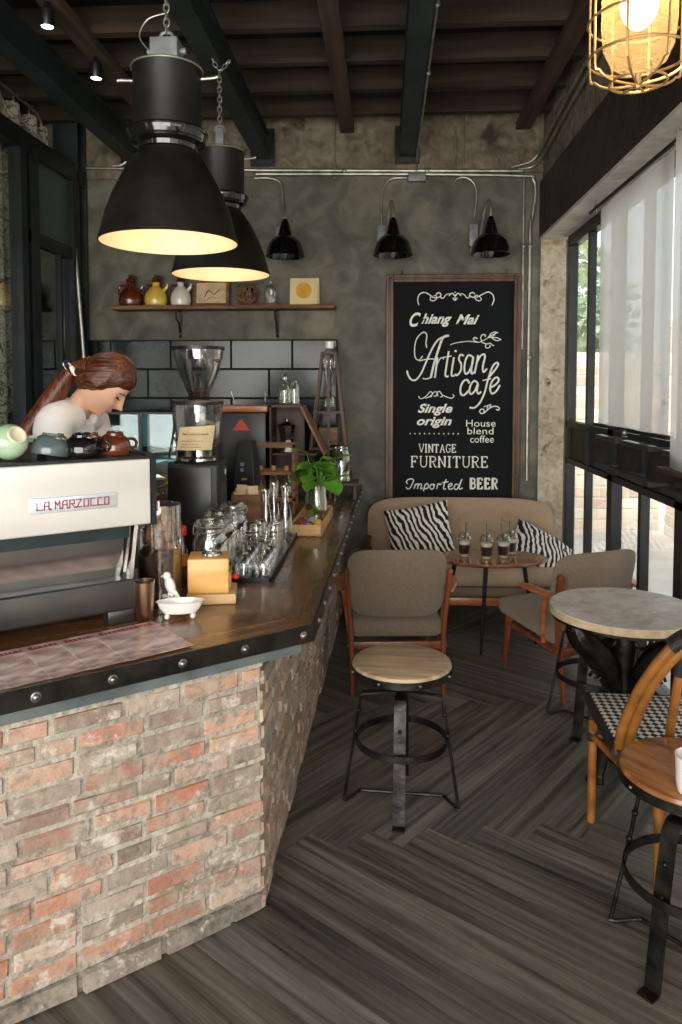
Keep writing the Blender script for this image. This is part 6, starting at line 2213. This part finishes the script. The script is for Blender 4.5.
# cold drip tower
t = at_thing('cold_drip_tower', 'tall A-shaped wooden cold drip coffee tower with a glass bulb', 'coffee dripper', -0.385, 5.12, Z0 + 0.003)
b = NB()
for sx, sy in ((-1, -1), (1, -1), (-1, 1), (1, 1)):
    bar(b, (sx * 0.155, sy * 0.12, 0), (sx * 0.045, sy * 0.045, 0.96), 0.020, 0.016)
bar(b, (0, -0.075, 0.0), (0.0, -0.055, 0.93), 0.018, 0.014)
obj('leg_frame', b, 'dark_wood', t)
for z, w in ((0.955, 0.11), (0.55, 0.215), (0.30, 0.25)):
    b = NB(); bx(b, -w / 2, w / 2, -w * 0.4, w * 0.4, z - 0.009, z + 0.009)
    obj('shelf_board', b, 'dark_wood', t)
b = NB(); box(b, (-0.005, 0, 0.385), (0.13, 0.12, 0.12), bev=0.004); obj('wooden_box', b, 'box_wood', t)
b = NB(); lathe(b, [(0.006, 0.66), (0.010, 0.70), (0.025, 0.76), (0.045, 0.84), (0.055, 0.90), (0.050, 0.945), (0.030, 0.975), (0.026, 1.0)], 28, (0, 0, 0), cap0=False, cap1=False); obj('glass_bulb', b, 'glass', t)
b = NB(); lathe(b, [(0.024, 0.985), (0.030, 0.99), (0.032, 1.035), (0.0005, 1.037)], 24); obj('bulb_cap', b, 'ceramic', t)
b = NB(); lathe(b, [(0.02, 0.575), (0.035, 0.585), (0.04, 0.64), (0.03, 0.66)], 24, cap1=False); obj('drip_bulb', b, 'glass', t)
b = NB(); lathe(b, [(0.05, 0.0005), (0.055, 0.015), (0.055, 0.15), (0.03, 0.2), (0.03, 0.23)], 24, (0, 0.0, 0.0), cap1=False); obj('carafe', b, 'glass', t)

# things on the back counter
t = thing('glass_display', 'small glass-fronted cabinet with black divider on the back counter', 'cabinet', (-1.66, 5.08, 1.0006))
b = NB()
bx(b, -0.26, 0.26, -0.15, 0.15, 0, 0.02); bx(b, -0.26, 0.26, 0.13, 0.15, 0.02, 0.40); bx(b, -0.26, 0.26, -0.15, 0.15, 0.40, 0.415)
bx(b, -0.012, 0.012, -0.152, -0.14, 0.02, 0.40); bx(b, -0.26, -0.245, -0.15, 0.15, 0.02, 0.40); bx(b, 0.245, 0.26, -0.15, 0.15, 0.02, 0.40)
obj('frame', b, 'black_plastic', t)
b = NB(); bx(b, -0.245, 0.245, -0.146, -0.142, 0.02, 0.40); obj('glass_front', b, 'teal_glass', t)
b = NB(); bx(b, -0.24, 0.24, -0.12, 0.125, 0.022, 0.14, bev=0.01) if False else box(b, (0.02, 0.02, 0.06), (0.42, 0.2, 0.07), bev=0.01); obj('inner_tray', b, 'stainless', t)
b = NB(); bx(b, -0.24, 0.24, 0.118, 0.128, 0.16, 0.39); obj('inner_liner', b, 'ceramic', t)
t = thing('water_dispenser', 'pale grey box appliance with brass pipes right of the espresso machine', 'appliance', (-1.165, 4.0, 0), 0)
b = NB(); box(b, (0, 0, 0.50), (0.24, 0.24, 1.0), bev=0.006); obj('stand', b, 'dark_wood', t)
b = NB(); box(b, (0, 0, 1.145), (0.16, 0.18, 0.055), bev=0.006); obj('head', b, 'galv_box', t)
b = NB()
for k in range(7):
    rr = random.Random(k)
    tube(b, smooth_path([(-0.06 + 0.02 * k, -0.08, 1.0), (-0.07 + 0.024 * k, -0.09, 1.04 + 0.01 * (k % 3)), (0.05 - 0.014 * k, -0.085, 1.07), (-0.05 + 0.018 * k, -0.08, 1.118)], 5), 0.006, 8)
obj('pipework', b, 'brass', t)

# ================================================================ WALL SHELF
sh = thing('wall_shelf', 'rough wooden wall shelf on two iron brackets above the dark tiles', 'shelf', (0, 0, 0))
b = NB(); bx(b, -2.00, -0.362, 5.32, YB - 0.003, 2.150, 2.178, bev=0.003); obj('board', b, 'shelf_wood', sh)
for x in (-1.53, -0.80):
    b = NB()
    strip(b, [(x, 5.36, 2.147), (x, 5.485, 2.147), (x, 5.49, 2.12), (x, 5.49, 1.97)], 0.025, 0.006, (1, 0, 0))
    tube(b, smooth_path([(x, 5.37, 2.143), (x, 5.39, 2.08), (x, 5.44, 2.06), (x, 5.485, 1.99)], 5), 0.006, 8)
    ball(b, (x, 5.485, 1.96), 0.012, seg=8)
    obj('bracket', b, 'iron', sh)
ZS = 2.1785


def oil_jug(label, x, m, s=1.0, lidm='brown_glaze'):
    t = thing('ceramic_jug', label, 'jug', (x, 5.40, ZS), 0, 'stoppered jugs on the wall shelf')
    b = NB(); lathe(b, [(0.062 * s, 0), (0.078 * s, 0.006), (0.086 * s, 0.04), (0.080 * s, 0.085), (0.052 * s, 0.125), (0.028 * s, 0.145), (0.026 * s, 0.165), (0.032 * s, 0.172)], 36); obj('body', b, m, t)
    b = NB(); lathe(b, [(0.024 * s, 0.1725), (0.034 * s, 0.178), (0.030 * s, 0.20), (0.012 * s, 0.21), (0.016 * s, 0.225), (0.0005, 0.235)], 20)
    tube(b, smooth_path([(-0.02 * s, 0, 0.20), (0.01, 0, 0.222), (0.045 * s, 0, 0.205)], 4), 0.006, 8); obj('stopper', b, lidm, t)
    b = NB(); tube(b, smooth_path([(-0.03 * s, 0, 0.15), (-0.075 * s, 0, 0.15), (-0.085 * s, 0, 0.10), (-0.078 * s, 0, 0.07)], 5), 0.007, 8); obj('handle', b, lidm, t)
    b = NB(); tube(b, smooth_path([(0.06 * s, -0.01, 0.11), (0.085 * s, -0.015, 0.135), (0.095 * s, -0.02, 0.16)], 4), [0.012] * 5 + [0.007] * 4, 8); obj('spout', b, m, t)


oil_jug('glossy brown stoppered jug at the left end of the wall shelf', -1.874, 'brown_glaze', 1.05)
oil_jug('yellow stoppered jug second from the left on the wall shelf', -1.685, 'yellow_glaze', 0.98)
oil_jug('cream stoppered jug third from the left on the wall shelf', -1.500, 'cream_glaze', 0.88)
t = thing('picture_frame', 'small framed sepia picture leaning on the wall shelf', 'picture', (-1.285, 5.44, ZS + 0.001), 0)
for nm, mm, bb_ in (('frame', 'shelf_wood', 'f'), ('picture', 'pic', 'p'), ('motif', 'ink', 'm')):
    b = NB()
    if bb_ == 'f':
        for x0, x1, z0, z1 in ((-0.135, -0.112, 0, 0.20), (0.112, 0.135, 0, 0.20), (-0.112, 0.112, 0, 0.022), (-0.112, 0.112, 0.178, 0.20)):
            bx(b, x0, x1, -0.012, 0.012, z0, z1)
    elif bb_ == 'p':
        bx(b, -0.112, 0.112, -0.002, 0.006, 0.022, 0.178)
    else:
        tube(b, smooth_path([(-0.05, -0.004, 0.07), (-0.02, -0.004, 0.12), (0.02, -0.004, 0.09), (0.06, -0.004, 0.13)], 4), 0.003, 6)
        tube(b, smooth_path([(-0.03, -0.004, 0.05), (0.0, -0.004, 0.07), (0.04, -0.004, 0.06)], 4), 0.002, 6)
    b.transform(Matrix.Rotation(R(-9), 4, 'X'))
    obj(nm, b, mm, t)
t = thing('wicker_ball', 'dark wicker ball with sprigs between the picture and the glass jar', 'ornament', (-1.010, 5.41, ZS), 0)
b = NB()
rnd = random.Random(6)
for i in range(26):
    q = Euler((rnd.uniform(0, 3), rnd.uniform(0, 3), rnd.uniform(0, 3))).to_matrix()
    tube(b, [q @ Vector((0.076 * math.cos(a), 0.076 * math.sin(a), 0)) + Vector((0, 0, 0.080)) for a in [2 * PI * k / 20 for k in range(20)]], 0.0035, 5, closed=True)
obj('woven_strands', b, 'shelf_wood', t)
b = NB(); ball(b, (0, 0, 0.080), 0.070, seg=18); obj('core', b, 'iron', t)
b = NB()
for i in range(14):
    a = rnd.uniform(0, 2 * PI)
    tube(b, smooth_path([(0.03 * math.cos(a), 0.02 * math.sin(a), 0.13), (0.07 * math.cos(a), 0.04 * math.sin(a), 0.16), (0.12 * math.cos(a), 0.05 * math.sin(a), 0.15 + rnd.uniform(-.03, .03))], 3), 0.002, 5)
obj('dry_sprig', b, 'bark', t)
t = thing('bell_jar', 'small glass bell jar on a wooden foot on the wall shelf', 'jar', (-0.835, 5.40, ZS), 0)
b = NB(); lathe(b, [(0.060, 0), (0.062, 0.012), (0.045, 0.018), (0.0005, 0.019)], 28); obj('wooden_foot', b, 'shelf_wood', t)
b = NB(); lathe(b, [(0.042, 0.0195), (0.043, 0.11), (0.034, 0.14), (0.012, 0.155), (0.010, 0.165), (0.014, 0.175), (0.0005, 0.182)], 28, cap0=False); obj('glass_dome', b, 'glass', t)
b = NB(); ball(b, (0, 0, 0.05), 0.028, seg=12); tube(b, [(0, 0, 0.02), (0, 0, 0.12)], 0.003, 6); obj('dried_flower', b, 'cream_glaze', t)
t = thing('greeting_card', 'cream folded card with an orange-yellow disc standing on the wall shelf', 'card', (-0.59, 5.39, ZS), 0)
for nm, mm in (('front_leaf', 'moonpaper'), ('disc', 'moon'), ('back_leaf', 'moonpaper')):
    b = NB()
    if nm == 'front_leaf':
        box(b, (0, 0.0, 0.098), (0.20, 0.003, 0.196), rot=None)
        for v in b.verts:
            v.co.y += 0.18 * v.co.z - 0.03
    elif nm == 'disc':
        rot = Matrix.Rotation(PI / 2, 4, 'X'); lathe(b, [(0.058, 0), (0.058, 0.002), (0.0005, 0.0021)], 36, (0.0, -0.0016, 0.105), mtx=rot)
        for v in b.verts:
            v.co.y += 0.18 * v.co.z - 0.0305
    else:
        box(b, (0.010, 0.0, 0.098), (0.20, 0.003, 0.196))
        for v in b.verts:
            v.co.y += -0.18 * v.co.z + 0.043
    obj(nm, b, mm, t)

# ================================================================ BARISTA
HP = Vector((-1.096, 2.85, 1.612))        # head centre
pt = thing('person', 'barista with auburn ponytail and white shirt bending over the espresso machine', 'person', (-1.40, 2.93, 0))
OFF = Vector((-1.40, 2.93, 0))


def skin_fig(name, verts, edges, radii, m, parent, sub=2, root=0):
    me = bpy.data.meshes.new(name)
    me.from_pydata([Vector(v) - OFF for v in verts], edges, [])
    o = bpy.data.objects.new(name, me)
    COL.objects.link(o)
    o.modifiers.new('skin', 'SKIN')
    me.skin_vertices.clear() if False else None
    if not me.skin_vertices:
        lay = me.attributes.get('skin')
    sm = o.modifiers['skin']
    sm.use_smooth_shade = True
    bpy.context.view_layer.update()
    return o, me, sm


def tube_body(bm, pts, radii, seg=16, flat=(1, 1)):
    P = smooth_path(pts, 5)
    n = len(P)
    rr = []
    for i in range(n):
        f = i / (n - 1) * (len(radii) - 1)
        a = int(min(f, len(radii) - 2))
        rr.append(radii[a] + (radii[a + 1] - radii[a]) * (f - a))
    tube(bm, P, rr, seg, flat=flat)


def fuse(bm, name, m, parent, voxel=0.012, smooth_it=6, label=None, seg=None):
    """merge overlapping limb volumes into one continuous skin"""
    for v in bm.verts:
        v.co -= OFF
    o = obj(name, bm, m, parent, label=label)
    r_ = o.modifiers.new('remesh', 'REMESH')
    r_.mode = 'VOXEL'
    r_.voxel_size = voxel
    r_.use_smooth_shade = True
    s_ = o.modifiers.new('smooth', 'SMOOTH')
    s_.factor = 0.6
    s_.iterations = smooth_it
    return o


V = Vector
pel = V((-1.47, 2.95, 0.90))
chest = V((-1.36, 2.93, 1.30))
nb = V((-1.232, 2.895, 1.495))
shN = V((-1.268, 2.765, 1.450))     # near shoulder (camera side)
shF = V((-1.235, 3.05, 1.45))
elN, elF = V((-1.27, 2.74, 1.16)), V((-1.22, 3.10, 1.17))
wrN, wrF = V((-1.07, 2.80, 1.17)), V((-1.05, 2.93, 1.19))
body = NB()
tube_body(body, [pel, (pel + chest) / 2, chest, nb + V((-0.01, 0, -0.03))], [0.135, 0.115, 0.125, 0.06], 20, flat=(1.0, 1.15))
tube_body(body, [nb + V((-0.02, 0, -0.06)), nb, V((-1.172, 2.865, 1.555)), V((-1.120, 2.855, 1.590))], [0.06, 0.052, 0.05, 0.05], 16)
for sh_, el, wr in ((shN, elN, wrN), (shF, elF, wrF)):
    tube_body(body, [nb + (sh_ - nb) * 0.3, sh_, (sh_ + el) / 2, el, (el + wr) / 2, wr], [0.055, 0.056, 0.046, 0.038, 0.034, 0.025], 14)
    d = (wr - el).normalized()
    sd_ = d.cross(V((0, 0, 1))).normalized()
    palm = wr + d * 0.045
    tube_body(body, [wr, wr + d * 0.04, wr + d * 0.085], [0.024, 0.032, 0.028], 12, flat=(1.2, 0.55))
    for k in range(4):
        o_ = sd_ * (0.024 - 0.016 * k)
        L_ = (0.060, 0.068, 0.064, 0.050)[k]
        tube_body(body, [wr + d * 0.07 + o_, wr + d * (0.07 + L_ * 0.55) + o_ + V((0, 0, -0.006)), wr + d * (0.07 + L_) + o_ + V((0, 0, -0.026))], [0.0095, 0.009, 0.0075], 8)
    th_ = 1 if sh_ is shF else -1
    tube_body(body, [wr + d * 0.02 + sd_ * 0.02 * (-th_), wr + d * 0.045 + sd_ * 0.042 * (-th_), wr + d * 0.075 + sd_ * 0.046 * (-th_) + V((0, 0, -0.01))], [0.013, 0.011, 0.008], 8)
for sy in (-1, 1):
    hip = pel + V((0, 0.085 * sy, -0.04))
    kn = V((-1.44, 2.95 + 0.10 * sy, 0.48)); an = V((-1.47, 2.95 + 0.10 * sy, 0.08))
    tube_body(body, [hip, (hip + kn) / 2, kn, (kn + an) / 2 + V((-0.015, 0, 0.03)), an], [0.095, 0.082, 0.058, 0.053, 0.036], 16)
    tube_body(body, [an + V((-0.04, 0, -0.03)), an + V((0.03, 0, -0.035)), an + V((0.13, 0, -0.052))], [0.036, 0.040, 0.027], 12, flat=(1.0, 0.8))

# head: sculpted sphere, face towards +x, then pitched down
pitch = R(50)
hm = Matrix.Translation(HP) @ Matrix.Rotation(R(3), 4, 'Z') @ Matrix.Rotation(pitch, 4, 'Y')


def head_pt(d):
    x, y, z = d
    r = Vector((0.096 * x, 0.073 * y, 0.115 * z))
    ff = max(0, x)

    def gs(yy, zz, sy, sz):
        return math.exp(-((y - yy) / sy) ** 2 - ((z - zz) / sz) ** 2) * (1 if x > 0 else 0)
    if z < 0:
        r.z *= 1 + 0.08 * (-z)
        r.y *= 1 - 0.30 * (-z) ** 1.3
        r.x += 0.016 * (-z) * (x > -0.2) * max(0, x + 0.2)
        if x < 0:
            r.x *= 1 - 0.35 * (-z)
    r.x += 0.030 * gs(0, -0.22, 0.13, 0.13) * ff      # nose tip
    r.x += 0.015 * gs(0, -0.02, 0.10, 0.18) * ff      # bridge
    r.x -= 0.010 * (gs(0.36, 0.03, 0.17, 0.12) + gs(-0.36, 0.03, 0.17, 0.12))
    r.x += 0.010 * gs(0, -0.52, 0.22, 0.06) + 0.009 * gs(0, -0.62, 0.20, 0.05)   # lips
    r.x -= 0.006 * gs(0, -0.72, 0.25, 0.05)
    r.x += 0.030 * gs(0, -0.86, 0.34, 0.16)            # chin
    r.x += 0.006 * (gs(0.45, -0.25, 0.25, 0.2) + gs(-0.45, -0.25, 0.25, 0.2))  # cheeks
    return r


hb = bmesh.ops.create_uvsphere(body, u_segments=72, v_segments=56, radius=1)['verts']
for v in hb:
    v.co = hm @ head_pt(v.co.normalized())
for sy in (-1, 1):   # ears
    e = V((-0.008, 0.064 * sy, -0.012))
    vv = ball(body, (0, 0, 0), 0.03, sx=0.55, sy=0.28, sz=1.0, seg=12)
    for v in vv:
        v.co = hm @ (v.co + e)
fuse(body, 'body', 'skin', pt, 0.0055, 2)
for sy in (-1, 1):
    b = NB(); vv = ball(b, (0, 0, 0), 0.010, sx=0.9, sz=0.4, seg=14)
    for v in vv:
        v.co = hm @ (v.co + V((0.0815, 0.029 * sy, 0.002))) - OFF
    obj('eye', b, 'eye', pt)
    b = NB()
    tube(b, [hm @ V(p) - OFF for p in ((0.092, 0.012 * sy, 0.024), (0.094, 0.030 * sy, 0.030), (0.078, 0.048 * sy, 0.024))], [0.0028, 0.003, 0.0015], 6)
    tube(b, [hm @ V(p) - OFF for p in ((0.094, 0.018 * sy, 0.003), (0.0945, 0.030 * sy, 0.0), (0.086, 0.042 * sy, 0.002))], 0.0016, 6)
    obj('eyebrow', b, 'hair', pt)
b = NB()
tube(b, smooth_path([hm @ V(p) - OFF for p in ((0.089, -0.020, -0.064), (0.099, -0.008, -0.060), (0.1005, 0, -0.062), (0.099, 0.008, -0.060), (0.089, 0.020, -0.064))], 4), 0.0042, 8)
tube(b, smooth_path([hm @ V(p) - OFF for p in ((0.088, -0.016, -0.068), (0.096, 0, -0.073), (0.088, 0.016, -0.068))], 4), 0.0048, 8)
obj('lips', b, 'lips', pt)

# hair: cap swept back to a tie, long ponytail over the back
hair = NB()
hv = bmesh.ops.create_uvsphere(hair, u_segments=64, v_segments=40, radius=1)['verts']
tie_l = hm.inverted() @ V((-1.215, 2.845, 1.668))
for v in hv:
    d = v.co.normalized()
    x, y, z = d
    r = Vector((0.111 * x, 0.086 * y, 0.132 * z))
    # hairline: keep clear of the face
    face = max(0.0, x - 0.10) * max(0.0, 0.62 - z)
    low = max(0.0, -z - 0.15) * max(0.0, x + 0.75)
    k = 1 - min(0.50, 0.9 * face + 0.8 * low)
    r = r * k
    n_ = noise.noise(Vector((y * 14, z * 3, x * 3))) * 0.004
    r += d * n_
    v.co = hm @ r
fuse(hair, 'hair', 'hair', pt, 0.006, 2)
hair = NB()
td = V((-1.196, 2.835, 1.672))
PT = [td + V((0.05, 0.0, 0.0)), td, td + V((-0.035, -0.005, -0.03)), td + V((-0.10, -0.02, -0.13)), td + V((-0.17, -0.045, -0.24)), td + V((-0.225, -0.06, -0.34)), td + V((-0.265, -0.06, -0.44)), td + V((-0.275, -0.06, -0.50))]
tube_body(hair, PT, [0.060, 0.030, 0.038, 0.056, 0.056, 0.048, 0.034, 0.008], 20, flat=(1.0, 0.75))
for k in range(26):
    a = k * 0.9
    o1 = V((0.0, 0.028 * math.cos(a), 0.030 * math.sin(a)))
    PP = smooth_path([p + o1 * (0.5 + 1.0 * min(1, i / 3)) * (0.6 if i > 5 else 1) for i, p in enumerate(PT[1:])], 5)
    tube(hair, PP, [0.012] * (len(PP) - 6) + [0.010, 0.008, 0.006, 0.004, 0.003, 0.001], 6)
fuse(hair, 'ponytail', 'hair_tail', pt, 0.006, 1)
b = NB()
for k in range(12):
    a = k * PI / 6
    dd = V((0.6, 0, 0.8)).normalized()
    s1 = V((0, 1, 0)); s2 = dd.cross(s1)
    ball(b, td - OFF + (s1 * math.cos(a) + s2 * math.sin(a)) * 0.040 + V((-0.012, 0, -0.012)), 0.015, seg=8)
obj('scrunchie', b, 'zebra', pt)

# shirt and trousers over the body
shirt = NB()
tube_body(shirt, [pel + V((0, 0, -0.03)), (pel + chest) / 2, chest, nb + V((-0.015, 0, -0.035))], [0.155, 0.135, 0.145, 0.082], 24, flat=(1.0, 1.18))
for sh_, el in ((shN, elN), (shF, elF)):
    tube_body(shirt, [nb + (sh_ - nb) * 0.2 + V((0, 0, -0.01)), sh_, (sh_ + el) * 0.5, sh_ + (el - sh_) * 0.85], [0.070, 0.073, 0.066, 0.062], 18)
tube_body(shirt, [nb + V((-0.03, 0, -0.03)), nb + V((0.010, -0.003, 0.004))], [0.088, 0.070], 20)
fuse(shirt, 'shirt', 'shirt', pt, 0.009, 3)
tr = NB()
tube_body(tr, [pel + V((0, 0, 0.06)), pel, pel + V((0, 0, -0.08))], [0.142, 0.152, 0.14], 20, flat=(0.95, 1.18))
for sy in (-1, 1):
    hip = pel + V((0, 0.085 * sy, -0.04))
    kn = V((-1.44, 2.95 + 0.10 * sy, 0.48)); an = V((-1.47, 2.95 + 0.10 * sy, 0.10))
    tube_body(tr, [hip, (hip + kn) / 2, kn, (kn + an) / 2, an], [0.108, 0.094, 0.072, 0.066, 0.055], 18)
fuse(tr, 'trousers', 'jeans', pt, 0.012, 3)
